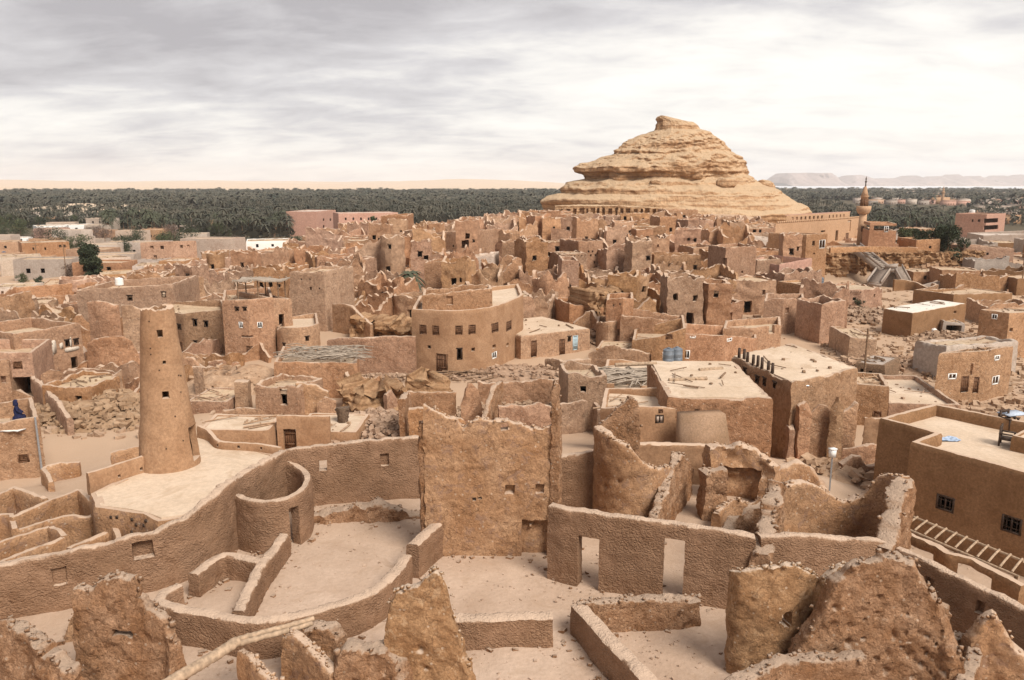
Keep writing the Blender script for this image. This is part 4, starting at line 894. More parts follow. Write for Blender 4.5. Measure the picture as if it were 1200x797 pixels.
heap('rubble_heap', 'slope of loose stones beside the palm stump terrace', 'rubble', gnd(440, 505), 4.5, 5.5, 1.0, 700, .1, .45, M_RUB, 3)
# ---------------------------------------------------------------- middle left
h = H('low house with a clean pale flat roof directly right of the minaret', [(238,534,503),(313,534,504),(327,525,487)], [(304,309,519,527,'shut'),(321,325,502,524,'door')], drop=.06, mat=M_SMOOTH, roof=M_ROOF, seed=110, jag=.02)
G('yard_wall', 'plain yard wall with a brown plank door, right of the pale flat roof', 'wall', [(327,527,487),(350,527,487),(388,527,488)], mat=M_SMOOTH, z=-2.1, thick=.35, cell=.15, jag=.03, rough=.04, hole=[(333,348,502,528)], seed=69)
def loose_door(label, px, py0, py1, z, w):
    p = at(px, py1, z); zt = zat(p[0], p[1], py0); m = MB()
    for i in range(5): m.box((p[0]-w/2+w*(i+.5)/5, p[1]+.12, (z+zt)/2), (w/5*.94, .06, zt-z))
    o = MB(); o.box((p[0], p[1]+.05, z+(zt-z)*.25), (w*.96, .05, .12)); o.box((p[0], p[1]+.05, z+(zt-z)*.75), (w*.96, .05, .12)); m.add(o.v, o.f)
    return tag(m.build('plank_door', M_SHUT), label, 'door')
loose_door('brown plank door set in the plain yard wall', 340.5, 502, 527, -2.1, .72)
H('small pale roofed terrace carrying the thick palm stump', [(346,522,505),(416,522,506)], depth=4, drop=.05, mat=M_SMOOTH, roof=M_ROOF, seed=111)
def stump():
    p = gnd(395, 520); x, y = p[0], p[1]+2.0; z0 = zat(x, y, 513); z1 = zat(x, y, 479); m = MB(); rg = random.Random(5)
    prof = [(.62, -.4), (.60, .05), (.50, .1)]; m.lathe((x, y, z0), [(.62, -.6), (.64, .02), (.58, .12), (.45, .13)], 24); k = m.build('stump_base', M_SMOOTH, None, 40)
    t = MB(); hh = z1-z0; pr = [(.40+.05*(i % 2)-.06*math.sin(i/9*2.2), .1+hh*i/14) for i in range(15)]; t.lathe((x, y, z0), pr, 26); c = warp(np.array(t.v), .10, 3.2); t.v = [tuple(q) for q in c]
    o = t.build('palm_stump', plain('dark_bark', (.13, .085, .055), .95, noise=.5, scale=9), None, 60); tag(o, 'thick dark palm trunk stump standing on a pale round base', 'tree stump'); o['kind'] = 'thing'
    k.parent = o; k.location = Vector(k.location)-Vector(o.location)
stump()
H('ruined room with a tall dark doorway, above the yard wall', [(305,488,450),(349,490,455)], [(329,338,455,474,'hole')], depth=3.5, drop=.3, jag=.25, seed=112)
G('ruined_wall', 'broken house wall with a stepped top right of the dark doorway', 'wall', [(349,487,446),(360,487,449),(372,486,451),(386,486,460)], z=-2.3, mat=M_RUIN, thick=.45, cell=.18, jag=.15, rough=.08, seed=70)
G('ruined_wall', 'pointed wall fragment in front of the stepped broken wall', 'wall', [(373,489,472),(382,489,465),(394,488,470)], z=-2.3, mat=M_RUIN, thick=.4, cell=.18, jag=.12, rough=.08, seed=71)
G('ruined_wall', 'low ragged wall running under the pale mound', 'wall', [(262,487,480),(290,487,478),(322,488,482)], z=-2.3, mat=M_RUIN, thick=.4, cell=.2, jag=.15, rough=.07, seed=72)
G('ruined_wall', 'jagged wall dropping down the slope toward the loose stones', 'wall', [(407,470,437),(414,478,452),(425,480,460),(440,482,472),(460,484,474)], z=-2.4, mat=M_RUIN, thick=.45, cell=.18, jag=.2, rough=.08, erode=.2, seed=73)
G('chimney_stub', 'small square wall stub with a blue grey side, beside the pale mound', 'wall', [(278,478,446),(294,478,446)], z=-2.3, mat=M_RUIN, thick=.8, cell=.18, jag=.08, rough=.06, seed=74)
H('flat clay roof hut low behind the minaret doorway', [(222,486,470),(266,484,470)], depth=4, drop=.05, seed=113)
h = H('wide mud house capped with a mess of dry palm fronds', [(326,468,424),(418,464,425)], depth=6, drop=.15, jag=.05, seed=114)
def fronds(root, cx, cy, z, rx, ry, n, seed, r=.03):
    rg = random.Random(seed); m = MB()
    for i in range(n):
        x = cx+rg.uniform(-rx, rx); y = cy+rg.uniform(-ry, ry); a = rg.uniform(-.5, .5) if rg.random() < .7 else rg.uniform(0, 3.1); l = rg.uniform(.5, 1.6)
        zz = z+rg.uniform(0, .3); m.tube([(x-math.cos(a)*l, y-math.sin(a)*l, zz-rg.uniform(0, .12)), (x, y, zz+.06), (x+math.cos(a)*l, y+math.sin(a)*l, zz-rg.uniform(-.05, .2))], [r, r*1.4, r*.6], 5)
    o = at_root(root, m, 'roof_fronds', M_STRAW, 40); o['kind'] = 'stuff'; return o
def roof_z(px, py_t, py_b): p = gnd(px, py_b); return p, zat(p[0], p[1], py_t)
p, z_ = roof_z(375, 423, 466); fronds(h, p[0], p[1]+3, z_, 3.2, 2.6, 170, 8)
H('round walled house with a pale domed flat roof and little square window', [(328,420,387),(334,423,384),(350,424,384),(366,422,382),(374,418,379)], [(333,336,402,409),(357,361,394,399)], depth=7, curve=3, drop=.02, roof=M_ROOF, seed=115)
h = H('two storey mud house with a thatched shade canopy on its roof terrace', [(267,422,352),(295,423,351),(322,419,348)], [(281,286,377,384,'frame'),(301,307,377,384,'frame'),(277,281,360,364),(286,290,360,364),(290,296,405,420,'door'),(284,296,393,395,'niche')], depth=8, drop=.5, jag=.03, seed=116)
H('narrow recessed house with a dark upper doorway, right of the canopy house', [(322,416,349),(342,412,350)], [(326,332,368,384,'hole')], depth=7, drop=.4, seed=117)
H('plain mud house with two upper windows and a dark door, right of minaret top', [(199,408,366),(220,414,367),(267,414,363)], [(227,232,374,382),(240,245,376,383),(210,214,380,386),(209,216,400,413,'door'),(247,252,403,413,'hole'),(228,232,399,403)], depth=8, drop=.15, jag=.05, seed=118)
H('small house whose upper wall has rows of tiny square openings', [(225,380,352),(243,382,354),(270,374,345)], [(x, x+2.2, 350.5-(x-247)*.22 if x > 244 else 356, 354-(x-247)*.22 if x > 244 else 359.5, 'hole') for x in (227,230.5,234,237.5,249,253,257,261,265)], drop=.3, seed=119)
def canopy(label, px, py_top, px0, px1, base_xy, zr, wd, dp, h, seed):
    rt = empty('shade_canopy', (base_xy[0], base_xy[1], zr), 0, label, 'canopy'); rt['kind'] = 'thing'
    for sx in (-1, 0, 1):
        for sy in (-1, 1):
            m = MB(); m.tube([(sx*wd*.42, sy*dp*.4, -.2), (sx*wd*.42, sy*dp*.4, h)], .07, 7); mesh_np('post', np.array(m.v), [m.f], M_WOOD, rt, 40)
    co, fs = poly_roof([(-wd/2, -dp/2), (wd/2, -dp/2), (wd/2*1.05, dp/2), (-wd/2, dp/2)], h+.12, .25, 3, .14); mesh_np('thatch', co, [fs], M_STRAW, rt, 30)
    rg = random.Random(seed); m = MB()
    for i in range(40):
        x = rg.uniform(-wd/2, wd/2); y = rg.choice((-1, 1))*dp/2; m.tube([(x, y*.9, h+.14), (x+rg.uniform(-.2, .2), y*1.12, h-.12)], .03, 4)
    mesh_np('thatch_fringe', np.array(m.v), [m.f], M_STRAW, rt, 0)['kind'] = 'stuff'
p, z_ = roof_z(300, 351, 422); canopy('grey thatched shade canopy on posts over a roof terrace, left of the twin tanks', 0, 0, 0, 0, (p[0]-.4, p[1]+4.5), z_-.5, 5.0, 3.2, 2.0, 4)
G('retaining_wall', 'long plain retaining wall between the round walled house and the drum house', 'wall', [(386,436,398),(400,437,396),(420,438,396),(440,438,395),(462,438,394),(488,438,394)], mat=M_RUIN, z=-2.6, thick=.6, cell=.22, jag=.04, rough=.06, seed=75)
G('retaining_wall', 'upper garden wall sloping down beside the rock ledge', 'wall', [(392,382,356),(405,384,356),(413,385,358),(424,388,369),(436,392,380)], z=-1.5, mat=M_RUIN, thick=.5, cell=.25, jag=.05, rough=.06, seed=76)
def ledge(label, pts, z0, z1, dep, seed, mat=None):
    """overhanging strata of natural rock"""
    q = np.array([at(a, b, z0) if a > 300 else (a, b) for a, b in pts]); v = catmull(q, 6); top = z1+.25*n1(np.arange(len(v))*.6, seed)
    top = top+.35*n1(np.arange(len(v))*1.7, seed+1); co, fs = wall_mesh(v, top, z0-.6, dep, .19, rough=.42, rfreq=1.3, erode=.4, taper=-.1, rnd=.12, seed=seed, jag=.25)
    return tag(mesh_np('rock_ledge', co, fs, mat or M_LEDGE, None, 45, (v[:, 0].mean(), v[:, 1].mean(), z0-.6)), label, 'rock', None, 'thing')
ledge('yellow brown rock ledge undercut below the palm garden', [(418,388),(440,389),(462,390),(486,390)], -1.7, .0, 4, 1)
h = H('big rounded drum shaped mud house with a row of six brown shuttered windows', [(485,436,362),(500,439,363),(530,441,364),(560,440,362),(582,437,358),(598,431,352),(609,422,347),(611,414,345)],
  [(493,501,380,391,'shut'),(508,516,381,392,'shut'),(533,541,381,392,'shut'),(548,556,380,391,'shut'),(574,582,378,389,'shut'),(591,597,376,387,'shut'),(512,525,414,437,'door'),(535,541,408,421,'void'),(551,555,407,411,'hole'),(575,579,404,408,'hole'),(574,580,412,420,'frame'),(591,594,402,406,'hole'),(502,506,404,408,'hole')],
  depth=9, curve=3, flat=True, drop=.35, mat=M_SMOOTH, roof=M_ROOF, jag=.02, thick=.5, cell=.2, seed=120)
DR = h
_p = gnd(540, 438); DZ = zat(_p[0], _p[1], 363)-.35
def on_roof(label, chain, z, depth, **kw): return H(label, chain, depth=depth, z=z, **kw)
on_roof('broken upper storey room standing on the roof of the drum house', [(497,366,346),(520,366,344),(548,365,341),(575,363,339)], DZ-.1, 3.5, wins=[(523,530,347,357,'niche')], jag=.2, roof=None, seed=121, sink=.1, cat='ruin', name='rooftop_ruin')
H('pale flat roofed house with a light blue door, right of the drum house', [(611,421,394),(689,415,385)], [(621,628,399,418,'door'),(654,661,397,416,'door'),(670,676,393,410,'blue'),(664,668,394,400)], depth=9, flat=True, drop=-.03, roof=M_ROOF, seed=122, jag=.04)
# ---------------------------------------------------------------- centre: the big block house
H('sooty broken house with a single small window left of the block house', [(658,484,426),(694,486,426),(708,478,440)], [(680,687,452,459)], drop=.5, jag=.2, seed=123)
h = H('frond covered house with two big black openings under its torn roof', [(706,486,449),(750,488,452),(792,488,456)], [(720,750,446.5,469,'hole'),(757,779,456.5,467,'hole')], depth=8.5, drop=.0, mat=M_SMOOTH, roof=M_ROOF, seed=124, jag=.05)
p, z_ = roof_z(748, 452, 487); fronds(h, p[0], p[1]+2.6, z_+.1, 4.2, 2.3, 260, 9, .045)
h = H('large plain block house with a flat clay roof and a buttress against its front', [(786,540,466),(896,541,467),(858,478,424)], [(813,818,478,484,'shut')], drop=-.03, mat=M_RUIN, roof=M_ROOF, seed=125, thick=.5, cell=.2, jag=.06, rough=.09)
def buttress():
    a = gnd(795, 543); b = gnd(847, 543); t = (b-a)/np.hypot(*(b-a)); n = np.array((-t[1], t[0])); zt = zat(a[0], a[1], 485); zb = tz_s(*a)-.5
    pts = [a-n*.6-t*.1, b-n*.6+t*.35, b+n*.3+t*.35, a+n*.3-t*.1]; v = [(q[0], q[1], zb) for q in pts]+[(*(a-n*.42-t*.05), zt), (*(b-n*.42-t*.25), zt-.1), (*(b-t*.25+n*.3), zt-.05), (*(a+n*.3-t*.05), zt+.05)]
    m = MB(); m.add(v, [(3,2,1,0),(4,5,6,7),(0,1,5,4),(1,2,6,5),(2,3,7,6),(3,0,4,7)]); at_root(h, m, 'buttress', mud('buttress_plaster', (.25,.155,.09), (.33,.215,.14), scale=.5, fine=9, bump=.6, bdist=.03))
buttress()
H('low front annex with a pale framed double window, joined to the block house', [(706,528,478),(742,535,476),(796,536,477)], [(767,777,485,495,'pane'),(771,776,478.5,483,'shut')], depth=4.5, drop=.25, mat=M_SMOOTH, roof=M_ROOF, seed=126, jag=.02)
G('yard_wall', 'low plain plinth wall running under the annex window', 'wall', [(742,545,499),(795,546,499),(850,546,520)], z=-2.8, mat=M_SMOOTH, thick=.6, cell=.2, rough=.04, seed=77)
H('terrace house with a row of dark posts along its roof edge', [(860,470,417),(922,540,448),(1001,520,431)], [(874,878,431,440),(888,892,441,449),(897,901,443,452),(909,913,448,455),(896,900,478,486),(905,909,486,495),(891,895,500,520,'door')], drop=-.02, mat=M_RUIN, roof=M_ROOF, seed=127, jag=.12, rough=.1, thick=.45)
def posts_row():
    ft = OCC[-1][2]; A, C = ft[0], ft[1]; zt = za = zat(C[0], C[1], 448)
    for i in range(8):
        t = .10+.085*i; q = A+(C-A)*t; z = za+(zt-za)*t-.1; m = MB(); m.box((q[0]+.05*math.sin(i*2.3), q[1], z+.38), (.15, .18, .9+.12*math.sin(i*1.7)), .6+.2*math.sin(i*3), .8); o = m.build('parapet_post', M_DWOOD)
        tag(o, 'dark wooden post in the row along the terrace roof edge', 'post', 'dark posts along the terrace roof edge'); o['kind'] = 'thing'
posts_row()
for i, (lb, ch, wn, dp, kw) in enumerate((
    ('boxy house with two framed windows behind the twin grey tanks', [(742,428,398),(770,430,395),(800,429,384)], [(776,785,412,421,'frame'),(757,764,414,423,'shut'),(780,788,391,397,'shut')], 6, {}),
    ('long house with whitewashed vents along its top, left of the post terrace', [(799,428,391),(845,428,393),(884,418,396)], [(801,808,410,420,'frame'),(808,815,393,396,'frame'),(850,856,396,400,'frame')], 6, {}),
    ('squat rounded mud tower among rubble above the twin tanks', [(700,408,379),(712,411,377),(728,408,376)], [], 5, dict(curve=3, roof=None, jag=.15)),
    ('roofless upper house with a low stepped front above the framed windows', [(728,412,371),(765,413,374),(800,408,379)], [(745,750,380,388,'hole')], 6, dict(roof=None, jag=.2)),
    ('mud house with a broken parapet and dark doorway behind the vents', [(848,412,385),(880,413,384),(912,408,380)], [(900,906,381,391,'hole')], 5, dict(drop=.6, jag=.1)),
    ('small flat house with a dark opening under the boxy house', [(700,424,408),(742,426,410)], [(705,720,414,421,'hole')], 4, dict(drop=.1)))):
    H(lb, ch, wn, depth=dp, seed=130+i, **kw)
# ruins below the terrace house
for i, (lb, p, kw) in enumerate((
    ('tall ragged wall fin beside the wire pole', [(930,545,474),(938,544,468),(943,543,480)], {}),
    ('ruined room wall with a slanting stony edge below the terrace house', [(943,536,486),(955,536,472),(965,536,476),(972,536,488),(985,536,482),(998,535,470)], {}),
    ('short curved pier of ruined wall with a round knob top', [(968,540,478),(975,541,466),(981,540,476)], {}),
    ('low ruined wall ring round the dark hollow right of the washing line', [(985,552,526),(1000,554,523),(1015,553,520),(1030,552,524)], {}),
    ('lumpy low wall beside the lamp post', [(982,572,545),(995,570,534),(1005,570,536),(1012,571,545),(1030,572,543)], {}),
    ('flat plain wall joining the ruins to the brown walled house', [(1008,545,489),(1036,548,491)], dict(mat=M_SMOOTH, jag=.02)),
    ('crumbled cornered wall in the lane left of the wire pole', [(914,532,482),(920,540,490),(925,546,505)], {}))):
    G('ruined_wall', lb, 'wall', [(a, b_+4, c) for a, b_, c in p], z=-2.5, **{**dict(mat=M_RUIN, thick=.45, cell=.16, jag=.14, rough=.08, erode=.2, seed=80+i), **kw})
heap('rubble_heap', 'grey brown heap of debris behind the lamp post', 'rubble', gnd(1000, 565), 4, 3, .9, 200, .15, .6, M_RUB, 5)
# ---------------------------------------------------------------- the brown house lower right with roof terrace
def hotel():
    z = -1.6; Pt = [(1037,586,490),(1098,600,506),(1073,612,518)]
    zr = 3.0
    def tp(px, py): return at(px, py, zr)
    A = tp(1036, 490); Bn = tp(1099, 507); Cn = tp(1073, 518); D = tp(1260, 568); E = tp(1330, 520); Fp = tp(1096, 474); 
    foot = np.array([A, Bn, Cn, D, E, Fp]); tops = [zr]*6
    ops = [(*rect_on(foot, (1099,1121,580,598), True), 'grille'), (*rect_on(foot, (1175,1200,604,624), True), 'grille')]
    h = make_house('brown_house', 'large orange brown mud house with an open roof terrace and barred windows, right edge', 'house', foot, tops, z, M_ORANGE, None, .62, ops, thick=.38, cell=.16, jag=.015, rough=.03, taper=.12, seed=140, cuts=3, rdz=.03)
    V, Fc = poly_roof([Bn, Cn, D, E], zr-.62, .03, 3, .3); V2, F2 = poly_roof([A, Bn, E, Fp], zr-.62, .03, 3, .3); n = len(V); L = np.array(h.location)
    mesh_np('roof', np.concatenate([V, V2])-L, [Fc+[[i+n for i in q] for q in F2]], M_ROOF, h, 30)
    return zr-.62, foot
HZ, HF = hotel()
def rooftop_block():
    a = at(1187, 528, HZ); b = at(1260, 545, HZ); e = b-a; n = np.array((-e[1], e[0]))/np.hypot(*e)
    ft = np.array([a, b, b+n*2.2, a+n*2.2]); make_house('rooftop_room', 'low square parapet box on the roof terrace beside the dark chairs', 'parapet', ft, [HZ+.75]*4, HZ, M_ORANGE, M_ROOF, .1, [], thick=.25, cell=.2, rough=.02, seed=141, sink=.05)
rooftop_block()
def chair(px, py, rz, label):
    p = at(px, py, HZ); r = empty('wooden_armchair', (p[0], p[1], HZ), rz, label, 'chair', 'dark chairs on the roof terrace'); r['kind'] = 'thing'
    def P(nm, *bx):
        m = MB(); [m.box(*b) for b in bx]; return mesh_np(nm, np.array(m.v), [m.f], M_DWOOD, r, 0)
    for sx in (-1, 1):
        for sy in (-1, 1): P('leg', ((sx*.3, sy*.28, .3 if sy < 0 else .5), (.08, .08, .6 if sy < 0 else 1.0)))
        P('arm', ((sx*.3, 0, .63), (.1, .66, .06)))
    P('seat', ((0, 0, .36), (.62, .58, .08))); P('backrest', ((0, .28, .92), (.66, .05, .14)), ((0, .28, .7), (.66, .04, .1)), ((0, .28, .54), (.66, .04, .08)))
chair(1179, 522, .9, 'dark wooden armchair at the front of the roof terrace seats, near the parapet box')
chair(1181, 503, .4, 'dark wooden armchair behind the other, beside the blue white table')
def table():
    p = at(1192, 503, HZ); r = empty('side_table', (p[0], p[1]+.5, HZ), .3, 'dark table with pale bluish top behind the armchairs on the roof terrace', 'table'); r['kind'] = 'thing'
    m = MB(); m.box((0, 0, .72), (1.3, .8, .06)); mesh_np('table_top', np.array(m.v), [m.f], plain('pale_blue_cloth', (.42, .47, .55), .7, noise=.2), r, 0)
    for sx in (-1, 1):
        for sy in (-1, 1): m = MB(); m.box((sx*.55, sy*.32, .345), (.08, .08, .69)); mesh_np('leg', np.array(m.v), [m.f], M_DWOOD, r, 0)
table()
def rag(name, label, px, py, z, mat, sx, sy, seed, rz=0):
    n = 9; u, v = np.meshgrid(np.linspace(-1, 1, n), np.linspace(-1, 1, n)); co = np.stack([u.ravel()*sx, v.ravel()*sy, u.ravel()*0+.05], 1)
    co[:, 2] += .05*fbm(co*3+seed, 3); co[:, :2] *= 1+.2*fbm(co*1.5+seed, 2)[:, None]; i, k = np.meshgrid(np.arange(n-1), np.arange(n-1), indexing='ij'); i, k = i.ravel(), k.ravel()
    f = np.stack([i*n+k, i*n+k+1, (i+1)*n+k+1, (i+1)*n+k], 1); co = np.concatenate([co, co-np.array((0, 0, .03))]); f = np.concatenate([f, f[:, ::-1]+n*n])
    p = at(px, py, z); o = mesh_np(name, co, [f], mat, None, 60); o.location = (p[0], p[1], z); o.rotation_euler = (0, 0, rz); tag(o, label, 'cloth')
rag('crumpled_cloth', 'small crumpled blue white cloth on the roof terrace floor', 1112, 515.5, HZ, plain('blue_white_cloth', (.35, .43, .55), .8, noise=.5, scale=6), .45, .28, 3)
# slatted pergola in the alley and the piered parapet
def pergola():
    z = .35; a0, a1 = at(1056, 617, z), at(1194, 676, z); b0, b1 = at(1066, 604, z), at(1200, 658, z)
    r = empty('slatted_pergola', (a0[0], a0[1], z), 0, 'ladder like pergola of bare poles over the alley below the brown house', 'pergola'); r['kind'] = 'thing'; L = np.array((a0[0], a0[1], z))
    m = MB(); m.tube([(*b0, z), (*b1, z)], .06, 8); at_root(r, m, 'rail', M_PALMLOG, 40)
    m = MB(); m.tube([(*a0, z), (*a1, z)], .06, 8); at_root(r, m, 'rail', M_PALMLOG, 40)
    for i in range(11):
        t = (i+.4)/11; q0 = a0+(a1-a0)*t; q1 = b0+(b1-b0)*(t+.04); m = MB(); m.tube([(*q0, z+.08), (*((q0+q1)/2+.03*((i % 3)-1)), z+.1), (*q1, z+.08)], .045, 7); at_root(r, m, 'slat', M_PALMLOG, 40)
    for t in (.02, .5, .98): q = a0+(a1-a0)*t; m = MB(); m.tube([(*q, -2.2), (*q, z)], .07, 7); at_root(r, m, 'post', M_WOOD, 40)
pergola()
G('alley_parapet', 'rounded brown parapet beam with piers beside the slatted pergola', 'wall', [(1044,616),(1065,625),(1100,640),(1112,648),(1140,655),(1172,672),(1200,686)], mode='top', ztop=.75, z=-1, mat=M_ORANGE, thick=.45, cell=.13, rough=.05, rnd=.2, curve=2,
  hole=[(1056,1098,640,658),(1121,1168,665,690)], seed=89)
# ================================================================ the great rock
ROCK = []
def big_rock():
    Y0 = 262.0
    prof = [(250,640,968),(246,641,963),(240,643,958),(237,643,953),(233,645,947),(229,655,940),(228,664,936),(221,663,921),(218,668,911),(214,673,907),(209,698,903),(203,701,895),(200,692,893),(195,690,891),(190,702,889),(184,718,885),(178,737,880),(174,736,875),(170,740,874),(163,750,868),(156,764,853),(151,773,845),(147,783,833),(142,784,831),(137,784,827),(133,782,806),(130,784,795),(129,786,790)]
    Z = []; 
    for py, l, r in prof:
        x0, _, z = atY(l, py, Y0-20); x1 = atY(r, py, Y0-20)[0]; Z.append((z, (x0+x1)/2, (x1-x0)/2))
    Z = np.array(Z)[np.argsort([q[0] for q in Z])]
    zz = np.linspace(-1, Z[-1, 0], 260); cx = np.interp(zz, Z[:, 0], Z[:, 1]); a = np.interp(zz, Z[:, 0], Z[:, 2]); n = 420
    th = np.linspace(0, 2*np.pi, n, endpoint=False); th = th-.35*np.sin(th)*0; ct_, st_ = np.cos(th), np.sin(th)
    b = a*.62+2
    X = cx[:, None]+a[:, None]*np.sign(ct_)*np.abs(ct_)**.9; Yy = Y0+b[:, None]*np.sign(st_)*np.abs(st_)**.9
    # keep the visible front near one plane, the whole leaning back as it rises
    Zg = np.repeat(zz[:, None], n, 1)
    P = np.stack([X.ravel(), Yy.ravel(), Zg.ravel()], 1)
    rad = np.stack([ct_, st_], 1); rad = np.tile(rad, (len(zz), 1))
    st1 = vnoise(np.stack([P[:, 0]*.012, P[:, 1]*.012, P[:, 2]*.30+.6*fbm(P*.03, 2)], 1)); st2 = vnoise(np.stack([P[:, 0]*.02+9, P[:, 1]*.02, P[:, 2]*1.1+1.2*fbm(P*.05, 2)], 1))
    gul = fbm(np.stack([th[None].repeat(len(zz), 0).ravel()*4, P[:, 2]*.05, P[:, 2]*0], 1), 4)
    k = np.clip((P[:, 2]-6)/14, 0, 1)
    dr = .9+.8*np.clip(st1*3.0, -1, 1)+.3*st2+.8*gul*(.3+k)+1.1*fbm(P*.14+3, 4)*(.3+.8*k)+.6*np.abs(fbm(P*.32+8, 4, .6))*(.3+k)-.7*np.abs(fbm(np.stack([P[:, 0]*.25, P[:, 1]*.25, P[:, 2]*.6], 1)+2, 3))*k
    amp = np.clip(a/14, .22, 1)[:, None].repeat(n, 1).ravel()
    P[:, :2] += rad*(dr*amp)[:, None]; P[:, 2] += .35*fbm(P*.22+7, 3)
    nz = len(zz); i, kk = np.meshgrid(np.arange(nz-1), np.arange(n), indexing='ij'); i, kk = i.ravel(), kk.ravel(); k2 = (kk+1) % n
    f = np.stack([i*n+kk, i*n+k2, (i+1)*n+k2, (i+1)*n+kk], 1)
    ROCK.extend([zz, cx, a, b]); o = mesh_np('rock_hill', P, [f, [list(range((nz-1)*n, nz*n))]], M_ROCK, None, 55, (cx[0], Y0, -1)); tag(o, 'great stepped sandstone rock with a knobbed summit towering over the ruined town', 'rock', None, 'thing')
big_rock()
def boulder(label, px, py, w, h, Y, seed):
    import bmesh
    for Y in np.arange(228, 262, .25):
        x, y, z = atY(px, py, Y); c_, a_, b_ = (np.interp(z, ROCK[0], ROCK[i]) for i in (1, 2, 3))
        if ((x-c_)/a_)**2+((y-262)/b_)**2 < 1: break
    bm = bmesh.new(); bmesh.ops.create_icosphere(bm, subdivisions=4, radius=1); co = np.array([v.co[:] for v in bm.verts]); fs = [[v.index for v in q.verts] for q in bm.faces]; bm.free()
    s = (Y+3)/F; co = co*(1+.3*fbm(co*1.1+seed, 4)[:, None]); co = np.sign(co)*np.abs(co)**.8; co = co*np.array((w*s/2, w*s/2*.9, h*s/2)); co[:, 2] += 0
    o = mesh_np('boulder', co, [fs], M_ROCK, None, 50); o.location = (x, y, z); tag(o, label, 'boulder', None, 'thing')
for q in (('big rounded boulder resting on the left shoulder of the great rock', 727, 207, 30, 17, 236, 1), ('small boulder on the lower slope right of the rounded one', 768, 214, 13, 7, 231, 2),
          ('angular fallen block at the right foot of the middle cliff', 851, 215, 22, 14, 231, 3), ('reddish boulder low on the right flank of the great rock', 896, 218, 24, 14, 232, 4), ('dark cleft block under the right middle cliff', 815, 204, 20, 13, 236, 5)): boulder(*q)
def cave_front():
    z = 6; pts = [(650,241),(675,240),(700,240),(730,241),(768,243),(800,247)]
    q = np.array([atY(a, b, 229)[:2] for a, b in pts]); zt = np.array([atY(a, b, 229)[2] for a, b in pts]); rg = random.Random(2)
    ni = []; s = 1.0; L = np.hypot(*(q[-1]-q[0]))
    while s < L-2: w = rg.uniform(.5, 1.3); ni.append((s, s+w, 6.0+rg.uniform(0, .3), 8.2+rg.uniform(-.3, .4), rg.uniform(.6, 1.3))); s += w+rg.uniform(.5, 1.0)
    co, fs = wall_mesh(q, zt, 2, 3.5, .3, niches=ni, rough=.15, seed=5, taper=-.1); tag(mesh_np('cave_front', co, fs, M_ROCK, None, 45, (q[:, 0].mean(), 229, 2)), 'pale cliff base with a row of upright cave niches under the great rock', 'cliff', None, 'thing')
    OCC.append((q[:, 0].mean(), 229, q))
cave_front()
